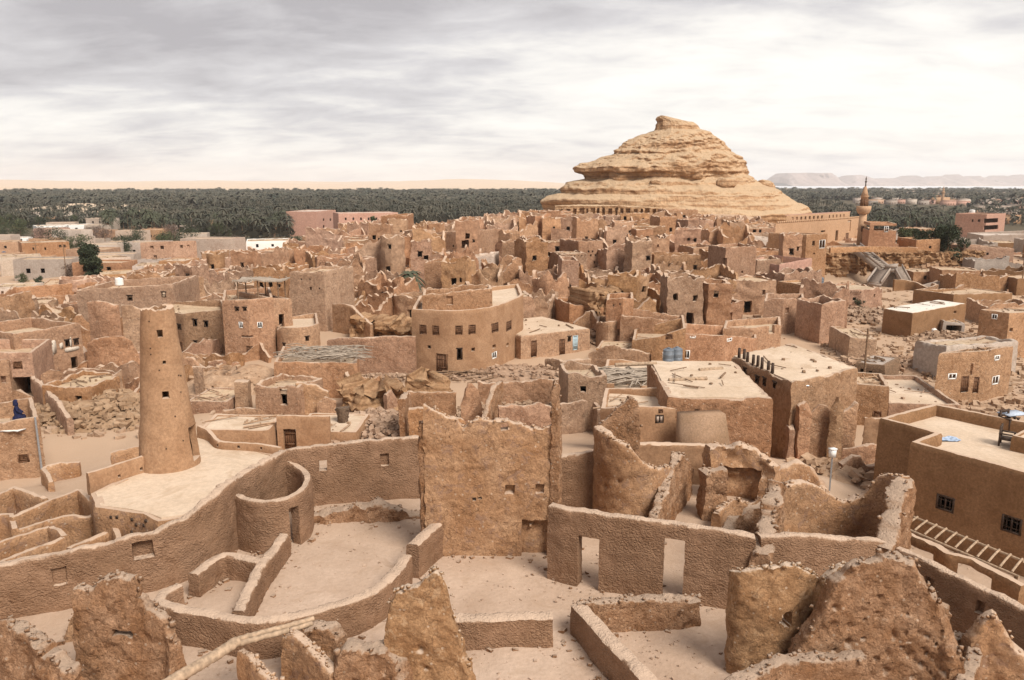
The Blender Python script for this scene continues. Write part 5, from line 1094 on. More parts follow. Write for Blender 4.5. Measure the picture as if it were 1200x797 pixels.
# ================================================================ mosque quarter on the right
def mosque():
    r = H('orange rendered mosque with tall slit windows standing on the rock ledge', [(908,300,262),(974,294,258),(1012,288,255)], [(978,981,270,282,'hole'),(989.5,993,273,289,'door'),(1002.5,1005,268,281,'hole'),(992,996,258,271,'niche'),(961,966,270,272,'hole')], name='mosque', cat='mosque', mat=M_MOSQ, roof=M_ROOFT, drop=.5, rough=.01, jag=0, cell=.3, seed=150, rnd=.0, taper=.03)
    # raised clerestory
    foot = OCC[-1][2]; c = foot.mean(0); zt = zat(foot[1][0], foot[1][1], 258); f2 = c+(foot-c)*.72+np.array((-.4, 1.2)); f2 = np.asarray(f2)
    S = np.hypot(*(f2[1]-f2[0])); S2 = np.hypot(*(f2[2]-f2[1])); hs = [(S*(.1+.11*i), S*(.1+.11*i)+.7, zt+.35, zt+1.0, 'hole') for i in range(8)]+[(S+S2*(.12+.15*i), S+S2*(.12+.15*i)+.6, zt+.35, zt+1.0, 'hole') for i in range(5)]
    L = np.array(r.location); co, fs = wall_mesh(f2, np.full(4, zt+1.35), zt-.8, .3, .3, holes=[h[:4] for h in hs], closed=True, rough=.01); mesh_np('clerestory', co-L, fs, M_MOSQ, r, 45)
    rc, rf = poly_roof(c+(f2-c)*1.05, zt+1.5, .02, 1, .18); mesh_np('clerestory_roof', rc-L, [rf], M_PINK, r, 30)
    m = MB(); P = np.vstack([foot, foot[:1]])                        # merlons
    for a, b in zip(P[:2], P[1:3]):
        d = np.hypot(*(b-a)); k = int(d/.75); ang = math.atan2(*(b-a)[::-1])
        for i in range(k): q = a+(b-a)*(i+.5)/k; m.box((q[0], q[1], zt+.18), (.4, .3, .42), ang)
    at_root(r, m, 'crenellation', M_MOSQ)['kind'] = 'stuff'
    # minaret
    b = gnd(1012, 289); Yc = b[1]+1.6; x = (1012-600)/F*(Yc*CP+1); z = lambda py: zat(x, Yc, py); s = Yc/F
    t = empty('mosque_minaret', (x, Yc, z(290)), 0, 'slender mosque minaret with one balcony and a pointed cap with finial', 'minaret'); t['kind'] = 'thing'
    def part(nm, prof, n, mat, rz=0, smooth=0):
        m = MB(); m.lathe((0, 0, 0), [(w*s/2, z(py)-z(290)) for py, w in prof], n); o = mesh_np(nm, np.array(m.v), [m.f], mat, t, smooth); o.rotation_euler = (0, 0, rz); return o
    part('shaft', [(292,13),(272,12),(250,10.5)], 4, M_MOSQ, .45); part('balcony', [(251,10.5),(249,13.5),(246,16),(241.5,16.4),(241.4,15),(244,14.6),(244.2,7)], 8, M_MOSQ, .2)
    part('lantern', [(245,8.6),(231,8),(230.5,9.4),(229.5,9.4)], 8, M_MOSQ, .2); part('cap', [(229.6,8),(225,5.6),(219,2.6),(218.5,1.5)], 8, M_MOSQ, .2)
    part('finial', [(219,1.6),(214,1.2),(213.6,2.4),(212.4,2.4),(212,1),(210.6,1.0),(210.2,2),(209.4,1.6),(208,.7),(207,.6)], 8, M_DWOOD, 0, 40)
    m = MB(); 
    for k in range(8):
        g = k*math.pi/4+.2+math.pi/8; w = 3.9*s; m.box((math.cos(g)*w, math.sin(g)*w, z(238)-z(290)), (.12, .42, (z(233.5)-z(242)))  , g)
    mesh_np('lantern_window', np.array(m.v), [m.f], M_SHUT, t, 0)['kind'] = 'stuff'
    for k in range(2):
        m = MB(); g = -math.pi/4+.45-k*math.pi/2; m.box((math.cos(g)*5.1*s*.8, math.sin(g)*5.1*s*.8, z(268)-z(290)), (.25, .5, 1.1), g); mesh_np('shaft_window', np.array(m.v), [m.f], M_SHUT, t, 0)
mosque()
H('square mud block with two windows right behind the mosque minaret', [(1018,292,261),(1047,292,262)], [(1020,1024,264,270,'hole'),(1036,1041,265,272,'frame')], depth=7, drop=.3, mat=M_RUINF, cell=.4, seed=151)
ledge('long sandstone ledge with hollows carrying the mosque', [(56,150.6),(61,150.2),(66,150.8),(71,150.3),(77,151),(83,151.6),(89,153)], -2.6, 2.7, 4.2, 2)
G('retaining_wall', 'pale parapet wall along the top of the mosque ledge', 'wall', [(972,297,290),(1000,296,289),(1035,296,289),(1075,297,290)], z=2.8, mat=M_RUIN, thick=.5, cell=.4, jag=.05, rough=.05, seed=90, zbot=2.9)
def stair():
    a = atY(1004, 288, 148); b = atY(1037, 314, 143); c = atY(1024, 332, 139); e = atY(1052, 313, 142); g = atY(1062, 331, 140)
    r = empty('concrete_stair', tuple(b), 0, 'zigzag concrete stairway descending from the mosque ledge to the sandy pit', 'stairs'); r['kind'] = 'thing'
    def flight(nm, p, q, w, th):
        p, q = np.array(p), np.array(q); d = (q-p)[:2]; d /= np.hypot(*d); nrm = np.array((-d[1], d[0]))*w/2; m = MB(); v = []
        for o in (p, q):
            for sg in (-1, 1):
                for dz in (0, -th): v.append((o[0]+nrm[0]*sg, o[1]+nrm[1]*sg, o[2]+dz))
        m.add(v, [(0,2,6,4),(1,5,7,3),(0,4,5,1),(2,3,7,6),(0,1,3,2),(4,6,7,5)])
        k = 14
        for i in range(k): o = p+(q-p)*(i+.5)/k; m.box((o[0], o[1], o[2]+.06), (abs(q-p)[:2].sum()/k*.7, w*.8, .14), math.atan2(d[1], d[0]))
        at_root(r, m, nm, M_CONC)
        for sg in (-1, 1):
            m = MB(); v = []
            for o in (p, q):
                for t_ in (.9, 1.08):
                    for dz in (.55, 0): v.append((o[0]+nrm[0]*sg*t_, o[1]+nrm[1]*sg*t_, o[2]+dz))
            m.add(v, [(0,2,6,4),(1,5,7,3),(0,4,5,1),(2,3,7,6),(0,1,3,2),(4,6,7,5)]); at_root(r, m, 'side_wall', M_CONC)
    flight('flight', a, b, 2.0, 1.2); flight('flight', b, c, 2.4, .6); flight('landing', b, e, 2.2, .8); flight('flight', e, g, 2.0, .6)
    m = MB(); bb = (np.array(b)+np.array(e))/2; m.box((bb[0], bb[1]+.8, (bb[2]-3.5)/2-1), (2.6, 1.6, bb[2]+3.5)); at_root(r, m, 'pier', M_CONC)
stair()
for i, (lb, ch, wn, dp, kw) in enumerate((
    ('pinkish house front with a row of five small windows below the mosque', [(911,345,310),(947,341,303)], [(916,918,319,323,'hole'),(926,928,317,322,'hole'),(932,934,316,321,'hole'),(937,939,315,320,'hole'),(944,946,314,319,'hole')], 7, dict(mat=M_PINK, drop=.5)),
    ('pale stepped house with a blue grey doorway left of the mosque corner', [(900,316,273),(945,313,275),(968,310,274)], [(959,966,281,291,'frame'),(951,954,282,288,'hole'),(952,954,296,298,'hole')], None, dict(drop=.2)),
    ('low pale roofed house stepping down left of the blue doorway house', [(880,305,277),(918,304,280)], [], 6, dict(drop=.1, mat=M_PALE)),
    ('building with a slate grey upper band and three dark doors below the rock', [(867,281,268),(909,280,267)], [(875,878,268.5,274,'hole'),(882,886,268.5,274,'hole'),(889,892,268.5,274,'hole')], 6, dict(drop=.0, jag=0)),
    ('tower like house with a grey tank on top, beside the sandy pit', [(943,374,334),(967,372,333)], [(948,952,351,355,'hole'),(962,964,350,355,'hole')], 5, dict(drop=.2)),
    ('brown block with a small dark window under the dark trees, right of ledge', [(1072,306,281),(1098,305,280)], [(1088,1091,288,291,'hole')], 6, dict(drop=.4)),
    ('brown house with a broad white flat roof and white tanks, right side', [(1038,392,362),(1066,396,367),(1130,383,356)], [(1116,1119,364,367,'hole')], None, dict(drop=-.05, roof=plain('cream_roof', (.66, .60, .52), .8, noise=.1, scale=1.5), mat=M_ORANGE)),
    ('two storey brown house with a rough balcony and white window frames, right', [(1104,462,414),(1147,470,411),(1184,462,406)], [(1109,1119,437,444,'frame'),(1124,1133,440,459,'door'),(1138,1145,441,460,'door'),(1163,1169,416,422,'frame'),(1160,1168,440,450,'frame')], None, dict(mat=M_RUIN, drop=.1)),
    ('tan house with broken plaster at the right edge, cluttered flat roof', [(1152,415,363),(1176,420,367),(1260,410,362)], [(1163,1170,368,374,'frame'),(1181,1185,384,388,'hole')], None, dict(drop=.1)),
    ('long brown house with blank walls below the pale concrete walls', [(1115,366,345),(1182,364,343)], [(1131,1134,351,354,'hole'),(1148,1153,352,356,'hole')], 6, dict(mat=M_ORANGE, drop=.1)),
    ('low white washed house among debris left of the balcony house', [(1072,438,400),(1105,446,406)], [(1098,1101,403,405,'hole')], 8, dict(mat=M_PALE, drop=.2, jag=.1)),
    ('flat tan roof with low parapets left of the balcony house', [(1042,496,472),(1120,496,474)], [], 9, dict(roof=M_ROOF, drop=.3, jag=.05)),
    ('small pale roofed hut between wreckage and the terrace house', [(995,420,395),(1023,420,397)], [], 6, dict(drop=.05)),
    ('shed of scrap wood with a grey sheet awning behind the terrace house', [(1003,452,425),(1033,456,428)], [(1008,1012,432,450,'hole'),(1018,1022,434,452,'hole')], 4, dict(mat=M_WOOD, drop=.0, roof=M_CONC)),
    ('mud wall house joining the shed to the tan roof, small low window', [(1000,498,450),(1035,500,452)], [(1022,1033,481,488,'shut')], 4, dict(drop=.3)),
    ('dark sided shed with a wide black opening right of the white roof', [(1105,392,376),(1127,394,379)], [(1108,1126,381,392,'hole')], 5, dict(mat=M_CONC, drop=.05)),
    ('pink three storey apartment block with two recessed balconies, far right', [(1121,287,250),(1152,289,251),(1178,286,250)], [(1139,1141,257,260,'hole'),(1146,1149,257,260,'hole'),(1153,1169,256,261,'hole'),(1153,1169,264,269,'hole')], None, dict(mat=M_PINK, drop=.4, z=-8)),
    ('long grey white walled building at the right edge beyond the ruins', [(1150,304,276),(1260,306,272)], [(1176,1179,283,286,'hole'),(1190,1193,284,287,'hole'),(1161,1164,284,287,'hole')], 14, dict(mat=M_CONC, drop=.1, z=-7, roof=M_PALE)),
    ('long orange mud house with a plain wall in front of the grey white building', [(1128,306,288),(1185,308,291)], [(1155,1158,296,299,'hole'),(1146,1149,296,301,'hole')], 7, dict(drop=.2)),
    ('low white hut beside the dark trees on the right', [(1126,286,279),(1152,286,280)], [], 6, dict(mat=M_PALE, drop=.1, z=-7)))):
    H(lb, ch, wn, depth=dp, seed=200+i, **{**dict(cell=.3, rough=.05, jag=.05), **kw})
G('block_wall', 'pale unrendered concrete block wall zigzagging above the brown house, right', 'wall', [(1078,352,334),(1104,352,328),(1130,352,325),(1155,354,333),(1180,352,330),(1192,350,330)], mat=M_CONC, z=-4.2, thick=.35, cell=.4, jag=.05, rough=.02, seed=91)
G('yard_wall', 'brown slanting wall beside the concrete stair foot', 'wall', [(1046,346,327),(1060,346,328),(1072,347,331),(1098,354,342)], mat=M_ORANGE, z=-3.4, thick=.5, cell=.4, jag=.1, rough=.06, seed=92)
# balcony of the balcony house
def balcony():
    a = gnd(1104, 462); b = gnd(1147, 470); 
    A = at(1108, 424, zat(b[0], b[1], 424)); z0 = zat(b[0], b[1], 436); z1 = zat(b[0], b[1], 424); A = a+(b-a)*.08; B = a+(b-a)*.92; t = (B-A)/np.hypot(*(B-A)); n = np.array((-t[1], t[0]))
    ft = np.array([A-n*1.2, B-n*1.2, B-n*.2, A-n*.2]); co, fs = wall_mesh(ft, np.full(4, z1), z0, .15, .2, closed=True, rough=.03, jag=.03)
    r = [o for o in bpy.data.objects if o.get('label', '').startswith('two storey brown house with a rough')][0]; L = np.array(r.location)
    mesh_np('balcony', co-L, fs, M_CRUMB, r, 45); m = MB(); m.prism([tuple(q) for q in ft], z0-.1, z0+.05); at_root(r, m, 'balcony_floor', M_CONC)
balcony()
# ================================================================ hand placed hill houses
for i, (lb, ch, wn, dp, kw) in enumerate((
    ('tall pale house whose wall has six small holes like dice pips, hill centre', [(678,328,283),(704,327,282)], [(688,690,293.5,296,'hole'),(692.5,694.5,293.5,296,'hole'),(685,687,298,300.5,'hole'),(690.5,692.5,298,300.5,'hole'),(696,698,298,300.5,'hole'),(695,697,306,309,'hole')], 6, {}),
    ('tall tower house with three small windows in front of the dark ledge', [(659,362,304),(676,362,306)], [(663,665,333,337,'hole'),(667,669,333,337,'hole'),(664,666,324,326,'hole')], 6, dict(drop=.5)),
    ('slender tower ruin with a swallow tail top, left part of the hill', [(617,330,280),(634,330,279)], [(622,624,294,299,'hole')], 5, dict(jag=.3, roof=None)),
    ('broad cracked house with a rounded top left of the slender tower', [(590,328,284),(617,330,283)], [(601,603,305,307,'hole'),(605,607,305,307,'hole')], 7, dict(curve=0)),
    ('house with a large collapsed dark room open to the front, right of hill', [(812,324,290),(833,325,288)], [(813,830,299,319,'hole')], 6, {}),
    ('massive tall house with a vertical crack and one small window, right of hill', [(832,340,287),(862,343,285),(885,340,288)], [(868,870,317,320,'hole'),(848,851,302,312,'hole')], None, dict(drop=.5)),
    ('tall house right of the massive cracked one with a worn plaster front', [(886,342,305),(911,343,304)], [(897,903,329,338,'hole')], 7, {}),
    ('small castle like house with three windows near the foot of the rock', [(782,264,246),(816,264,246)], [(795,797,252,255,'hole'),(800,803,252,255,'hole'),(796,798,258,260,'hole'),(808,811,254,256,'hole')], 7, dict(jag=.15)),
    ('big square ochre house at the left shoulder of the hill', [(433,302,276),(463,302,275)], [(441,443,281,285,'hole'),(462,464,279,283,'hole')], 9, dict(jag=.05)),
    ('long ochre house above the square one, skyline at the left of the hill', [(448,282,253),(478,283,252)], [(463,466,264,268,'hole'),(456,458,264,267,'hole')], 9, {}),
    ('light ochre house with two round holes beside the palm garden', [(345,386,319),(382,388,319)], [(353,355,326,328,'hole'),(363,365,326,328,'hole'),(363.5,366,336,340,'hole'),(374,376,337,339,'hole')], 7, dict(drop=.3)),
    ('ochre tower house right of the palm garden, light front', [(500,354,308),(520,354,307)], [(518,520,309,313,'hole')], 6, {}),
    ('house with patches of flaked white plaster in the middle of the hill', [(540,330,303),(577,330,300)], [(542,548,313,322,'hole'),(533,536,314,318,'hole')], 6, dict(jag=.3, mat=mud('flaked_white', (.45,.33,.25), (.66,.55,.46), stain=(.40,.26,.17), scale=.6, fine=4, bump=.4, bdist=.04))),
    ('broad pinkish house with buttressed front, hill left of centre', [(514,304,272),(560,304,270)], [(531,533,287,290,'hole')], 7, dict(jag=.08)),
    ('round house with two arched ledge openings below, right of drum house', [(711,408,351),(728,410,349),(739,408,350)], [(706,711,369,380,'hole'),(718,720,356,359,'hole'),(726,728,355,358,'hole'),(720,727,385,393,'hole')], 5, dict(drop=.5)),
    ('old cracked house right of the arched ledge with a leaning roof', [(668,388,357),(712,386,361)], [(705,711,371,380,'hole')], 6, dict(jag=.15)),
    ('curved high house wall at the right, before the sandy pit', [(895,390,352),(915,392,349),(938,390,352)], [(919,923,361,367,'niche')], 6, dict(jag=.15, roof=None)),
    ('tall slab sided ruin leaning above the scrap yard', [(960,402,356),(985,402,352)], [], 4, dict(jag=.2, roof=None)))):
    H(lb, ch, wn, depth=dp, seed=300+i, **{**dict(cell=.3, rough=.07, jag=.12), **kw})
ledge('dark hollowed rock ledge with two arched caves, right of tower house', [(678,374),(700,372),(720,371)], -.9, 2.4, 4, 3)
# ================================================================ generic ruined houses of the hill
LAND = [('the drum house', 548, 390), ('the twin grey tanks', 788, 422), ('the palm garden', 480, 335), ('the white plaster house', 558, 314), ('the dice hole house', 691, 304), ('the slender tower ruin', 626, 305), ('the dead brush', 830, 345), ('the great crack house', 858, 315),
        ('the grey band building', 888, 270), ('the niche cliff', 710, 246), ('the canopy house', 296, 375), ('the round hole house', 363, 350), ('the square ochre house', 448, 290), ('the minaret top', 188, 365), ('the pink hotel block', 420, 258), ('the terrace posts', 895, 415), ('the sandy pit', 990, 345), ('the tank roofed house', 150, 360), ('the three window castle house', 799, 255)]
SECT = ['right of', 'upper right of', 'above', 'upper left of', 'left of', 'lower left of', 'below', 'lower right of']
ORD = ['nearest', 'second', 'third', 'fourth', 'fifth', 'sixth', 'seventh', 'eighth', 'ninth', 'tenth', 'eleventh', 'twelfth', 'thirteenth', 'fourteenth', 'fifteenth', 'sixteenth', 'seventeenth', 'eighteenth', 'nineteenth', 'twentieth']
def inside(p, poly):
    c = False; n = len(poly)
    for i in range(n):
        a, b = poly[i], poly[i-1]
        if (a[1] > p[1]) != (b[1] > p[1]) and p[0] < (b[0]-a[0])*(p[1]-a[1])/(b[1]-a[1])+a[0]: c = not c
    return c
TOWN = [(-70,92),(-76,130),(-68,160),(-52,195),(-36,222),(0,232),(25,234),(50,230),(78,226),(84,205),(70,184),(66,160),(50,150),(47,128),(50,116),(38,92),(26,88),(6,92),(-20,98),(-40,84),(-56,80)]
def free(x, y, r):
    for cx, cy, ft in OCC:
        ft = np.asarray(ft); d = np.hypot(ft[:, 0]-cx, ft[:, 1]-cy).max()
        if math.hypot(cx-x, cy-y) < r+d*.78: return False
        if math.hypot(cx-x, cy-y) < r+d+1 and (inside((x, y), ft) or np.hypot(ft[:, 0]-x, ft[:, 1]-y).min() < r*.9): return False
    return True
def town():
    rg = random.Random(11); pl = []; tries = 0
    walls_xy = [tuple(o.location[:2]) for o in bpy.data.objects if o.get('category') == 'wall' and o.parent is None]
    pit = np.array([gnd(970, 350), gnd(1030, 350), gnd(1030, 318), gnd(965, 318)]); brush = gnd(832, 348); garden = gnd(470, 352)
    spots = []
    y = 82
    while y < 232:
        sp = (4.0 if y < 135 else 4.9)+y*.010; x = -80+rg.uniform(0, sp)
        while x < 86: spots.append((x+rg.uniform(-1.3, 1.3), y+rg.uniform(-1.5, 1.5))); x += sp*rg.uniform(.85, 1.2)
        y += sp*.93
    spots.sort(key=lambda q: q[1])
    for x, y in spots:
        w = rg.uniform(3.6, 6.6); d = rg.uniform(3.6, 5.8)
        if not inside((x, y), TOWN) or inside((x, y), pit): continue
        if math.hypot(x-brush[0], (y-brush[1])) < 7 or math.hypot(x-garden[0], y-garden[1]) < 6: continue
        if any(math.hypot(x-a, y-b) < 3.5 for a, b in walls_xy): continue
        if not free(x, y, w*.42): continue
        px, py = proj(x, y, tz_s(x, y))
        if not -40 < px < 1240: continue
        pl.append((x, y, w, d)); 
        pass
    rg.shuffle(pl); pl = sorted(pl[:318], key=lambda q: q[1])
    recs = []
    for q, (x, y, w, d) in enumerate(pl):
        zb = tz_s(x, y); k = rg.random(); rz = rg.gauss(0, .22)+.12*math.sin(x*.05)
        kind = 'tower' if k < .16 else 'flat' if k < .36 else 'shell' if k < .84 else 'corner'
        h = {'tower': rg.uniform(6.0, 8.2), 'flat': rg.uniform(3.4, 5.6), 'shell': rg.uniform(3.2, 7.0), 'corner': rg.uniform(2.2, 4.6)}[kind]
        if kind == 'tower': w *= .62; d *= .7
        if y < 120 : h *= .8
        pxc = proj(x, y, zb)[0]; cap = np.interp(pxc, [150, 230, 340, 380, 430, 520, 580, 640, 700, 780, 860, 910, 1000, 1100], [322, 296, 288, 266, 254, 259, 248, 246, 251, 249, 252, 262, 292, 300])
        h = min(h, zat(x, y, cap+rg.uniform(0, 5))-zb)
        if h < 1.6: continue
        ca, sa = math.cos(rz), math.sin(rz); rot = lambda u, v: (x+u*ca-v*sa, y+u*sa+v*ca)
        j = lambda s=.4: rg.uniform(-s, s)
        fp = [(-w/2+j(), -d/2+j()), (w/2+j(), -d/2+j()), (w/2+j(), d/2+j()), (-w/2+j(), d/2+j())]
        if kind != 'tower' and rg.random() < .35: fp.insert(1, (j(.8), -d/2-rg.uniform(.4, 1.1)))
        rnd_ = rg.random() < .16
        if rnd_: fp = [(w*.5*math.cos(t), d*.5*math.sin(t)) for t in np.linspace(-math.pi*.5-2.6, -math.pi*.5+2.6, 11)]
        ft = np.array([rot(*p) for p in fp]); n = len(ft)
        jg = {'tower': rg.uniform(.1, .5), 'flat': rg.uniform(.05, .22), 'shell': rg.uniform(.4, 1.0), 'corner': rg.uniform(.5, 1.0)}[kind]
        tp = [zb+h*(1+rg.uniform(-.03, .03)) for _ in range(n)]
        if kind == 'shell': tp = [zb+h*rg.uniform(.6, 1.05) for _ in range(n)]
        if kind == 'corner': tp = [zb+h*(rg.uniform(.75, 1.1) if i in (n-1, n-2) else rg.uniform(.15, .75)) for i in range(n)]
        ops = []; S0 = np.hypot(*(ft[1]-ft[0])); nw = 0; Sf = sum(np.hypot(*(ft[i+1]-ft[i])) for i in range(n-3 if not rnd_ else 8)) if n > 4 else S0
        if kind != 'corner':
            nw = rg.choice((0, 1, 2, 2, 3, 4)) if kind != 'tower' else rg.choice((1, 2, 3)); row = zb+h*rg.uniform(.52, .72)
            for i in range(nw):
                s = Sf*(i+.5+rg.uniform(-.22, .22))/nw; ww = rg.uniform(.35, .75); hh = ww*rg.uniform(1, 1.4); zz = row+rg.uniform(-.7, .5)
                if zz+hh < min(tp)-.5 and s-ww/2 > .4: ops.append((s-ww/2, s+ww/2, zz, zz+hh, 'void' if rg.random() < .35 and y < 150 else 'hole'))
            nw = len(ops)
            if rg.random() < .45: s = Sf*rg.uniform(.2, .8); ops.append((s-.45, s+.45, zb+.1, zb+min(1.9, h*.5), rg.choice(('hole', 'hole', 'door')))); 
        if kind in ('flat', 'tower', 'shell') and h > 2.8 and rg.random() < .3:
            ww = rg.uniform(1.1, min(2.4, S0*.5)); s = rg.uniform(.5, max(.6, S0-ww-.5)); z0 = zb+rg.choice((.1, .1, h*.42)); hh = rg.uniform(1.2, 2.2)
            if z0+hh < min(tp)-.4 and all(o[1] < s or o[0] > s+ww or o[3] < z0 or o[2] > z0+hh for o in ops): ops.append((s, s+ww, z0, z0+hh, 'hole'))
        far = y > 130
        r = make_house('ruined_house', None, 'house', ft, tp, zb, M_RUINF if far else M_RUIN, M_ROOFT if kind in ('flat', 'tower') else None, rg.choice((.05, .2, .5, .8)) if kind == 'flat' else .9, ops, thick=.42, cell=.42 if far else .3, jag=jg, jagf=rg.uniform(.5, 1.3), rough=.2, erode=.3, group='ruined mud houses crowding the hill', seed=400+q, sink=1.2, beams=rg.choice((0, 0, 5, 7)) if kind == 'flat' and y < 140 else 0, rnd=.0, cuts=1, litter=rg.choice((0, 8, 13)) if kind == 'flat' else 0)
        px, py = proj(x, y, zb+h*.5); recs.append((r, px, py, kind, nw, rnd_, w, h, ops))
    # one label per house: look first, then where it stands among the landmarks
    sect = {}
    for rec in recs:
        r, px, py = rec[:3]; L = min(LAND, key=lambda l: math.hypot(l[1]-px, (l[2]-py)*1.6)); a = math.atan2(-(py-L[2])*1.6, px-L[1]); s = int(round(a/(math.pi/4))) % 8
        sect.setdefault((L[0], s), []).append((math.hypot(L[1]-px, (L[2]-py)*1.6), rec))
    for (ln, s), l in sect.items():
        l.sort(key=lambda q: q[0])
        for i, (_, rec) in enumerate(l):
            r, px, py, kind, nw, rd, w, h, ops = rec
            look = {'tower': 'tall narrow', 'flat': 'flat roofed', 'shell': 'roofless jagged', 'corner': 'broken down'}[kind]
            sh = ' round' if rd else ''; wd = ['windowless', 'one window', 'two window', 'three window', 'four window'][min(nw, 4)] if kind != 'corner' else 'low'
            r['label'] = f'{look}{sh} {wd} mud house, {ORD[min(i, 19)]} {SECT[s]} {ln}'
    print('RUINED HOUSES', len(recs))
    return len(pl)
NT = town()
CNT = {}
def fragments(n, poly, seed, group, where, hmax=3.4):
    rg = random.Random(seed); k = 0; xs = [p[0] for p in poly]; ys = [p[1] for p in poly]; done = []; cnt = {}
    feet = [(cx, cy, np.asarray(ft)) for cx, cy, ft in OCC]
    for _ in range(9000):
        if k >= n: break
        x, y = rg.uniform(min(xs), max(xs)), rg.uniform(min(ys), max(ys))
        if not inside((x, y), poly) or any(math.hypot(x-a, y-b) < 2.6 for a, b in done): continue
        if any(math.hypot(cx-x, cy-y) < 9 and (inside((x, y), ft) or np.hypot(ft[:, 0]-x, ft[:, 1]-y).min() < .8) for cx, cy, ft in feet): continue
        px, py = proj(x, y, tz_s(x, y))
        if not -20 < px < 1220: continue
        done.append((x, y)); k += 1; a = rg.uniform(-.9, .9); l = rg.uniform(1.6, 3.4); b = a+rg.choice((0, 1.4, -1.4, .5)); h = rg.uniform(.8, hmax)
        cap = np.interp(px, [150, 230, 340, 430, 520, 580, 640, 860, 910, 1000, 1100], [322, 300, 292, 262, 266, 256, 254, 258, 270, 300, 305]); z = tz_s(x, y); h = max(.5, min(h, zat(x, y, cap)-z))
        P = np.array([(x-math.cos(a)*l, y-math.sin(a)*l), (x, y), (x+math.cos(b)*l*.8, y+math.sin(b)*l*.8)]); tp = [z+h*rg.uniform(.2, .8), z+h, z+h*rg.uniform(.15, .9)]
        co, fs = wall_mesh(P, np.array(tp), terrain(P[:, 0], P[:, 1], False)-.8, .42, .3 if y < 130 else .4, jag=.35, jagf=1.1, rough=.16, erode=.35, rnd=0, seed=seed+k)
        L = min(LAND, key=lambda q: math.hypot(q[1]-px, (q[2]-py)*1.6)); s = int(round(math.atan2(-(py-L[2])*1.6, px-L[1])/(math.pi/4))) % 8
        key = (L[0], s); CNT[key] = CNT.get(key, 0)+1
        tall = 'tall' if h > 2.4 else 'low' if h < 1.4 else 'mid height'; form = 'cornered' if abs(b-a) > 1 else 'straight' if b == a else 'bent'
        o = mesh_np('broken_wall', co, fs, M_RUIN if y < 130 else M_RUINF, None, 45, (x, y, z)); tag(o, f'{tall} {form} piece of broken wall, {ORD[min(CNT[key]-1, 19)]} {SECT[s]} {L[0]}', 'wall', group, 'thing')
fragments(180, TOWN, 71, 'broken wall pieces among the hill houses', 'hill')
RIGHT = [(84,205),(70,186),(72,165),(76,140),(60,118),(70,96),(100,95),(135,120),(140,170),(120,205)]
LAND += [('the concrete stair', 1040, 315), ('the white flat roof', 1085, 368), ('the balcony house', 1145, 435), ('the block wall', 1135, 338), ('the dark bushy tree', 1108, 285), ('the orange mud house', 1155, 297)]
def right_houses():
    rg = random.Random(91); cnt = {}; n = 0
    for i in range(600):
        if n >= 34: break
        x, y = rg.uniform(58, 142), rg.uniform(94, 205)
        if not inside((x, y), RIGHT): continue
        px, py = proj(x, y, tz_s(x, y)); w, d, h = rg.uniform(4.5, 9), rg.uniform(4, 7), rg.uniform(2.2, 4.2)
        if not 985 < px < 1230 or not free(x, y, w*.5) or (960 < px < 1045 and py > 312): continue
        z = tz_s(x, y); kind = rg.random(); rz = rg.uniform(-.5, .3); ca, sa = math.cos(rz), math.sin(rz); ft = np.array([(x+a*ca-b*sa, y+a*sa+b*ca) for a, b in ((-w/2, -d/2), (w/2, -d/2), (w/2, d/2), (-w/2, d/2))])
        tp = [z+h]*4 if kind < .5 else [z+h*rg.uniform(.5, 1) for _ in range(4)]; ops = [(w*q, w*q+.6, z+1.1, z+1.8, 'hole') for q in (.25, .6)][:rg.choice((0, 1, 2))] if min(tp) > z+2 else []
        L = min(LAND, key=lambda q: math.hypot(q[1]-px, (q[2]-py)*1.6)); s = int(round(math.atan2(-(py-L[2])*1.6, px-L[1])/(math.pi/4))) % 8; cnt[(L[0], s)] = cnt.get((L[0], s), 0)+1
        make_house('mud_house', f'low {"roofed" if kind < .5 else "ruined roofless"} house of the right flank, {ORD[min(cnt[(L[0], s)]-1, 19)]} {SECT[s]} {L[0]}', 'house', ft, tp, z, rg.choice((M_RUIN, M_RUIN, M_ORANGE, M_CONC)), M_ROOFT if kind < .5 else None, .1, ops, thick=.4, cell=.35, jag=.06 if kind < .5 else .4, rough=.1, erode=.2, group='low houses of the right flank', seed=1200+i, sink=1.2, cuts=1, litter=rg.choice((0, 9, 14)) if kind < .5 else 0, rnd=0); n += 1
right_houses()
fragments(80, RIGHT, 72, 'broken wall pieces on the right flank', 'right', 2.6)
LEFTQ = [(-70,92),(-76,130),(-95,125),(-100,90),(-62,62),(-30,62),(-24,80),(-50,84)]
LAND += [('the old minaret', 195, 450), ('the white patched house', 62, 410), ('the roofless compound', 45, 362)]
fragments(40, LEFTQ, 73, 'broken wall pieces in the left quarter', 'left', 2.4)
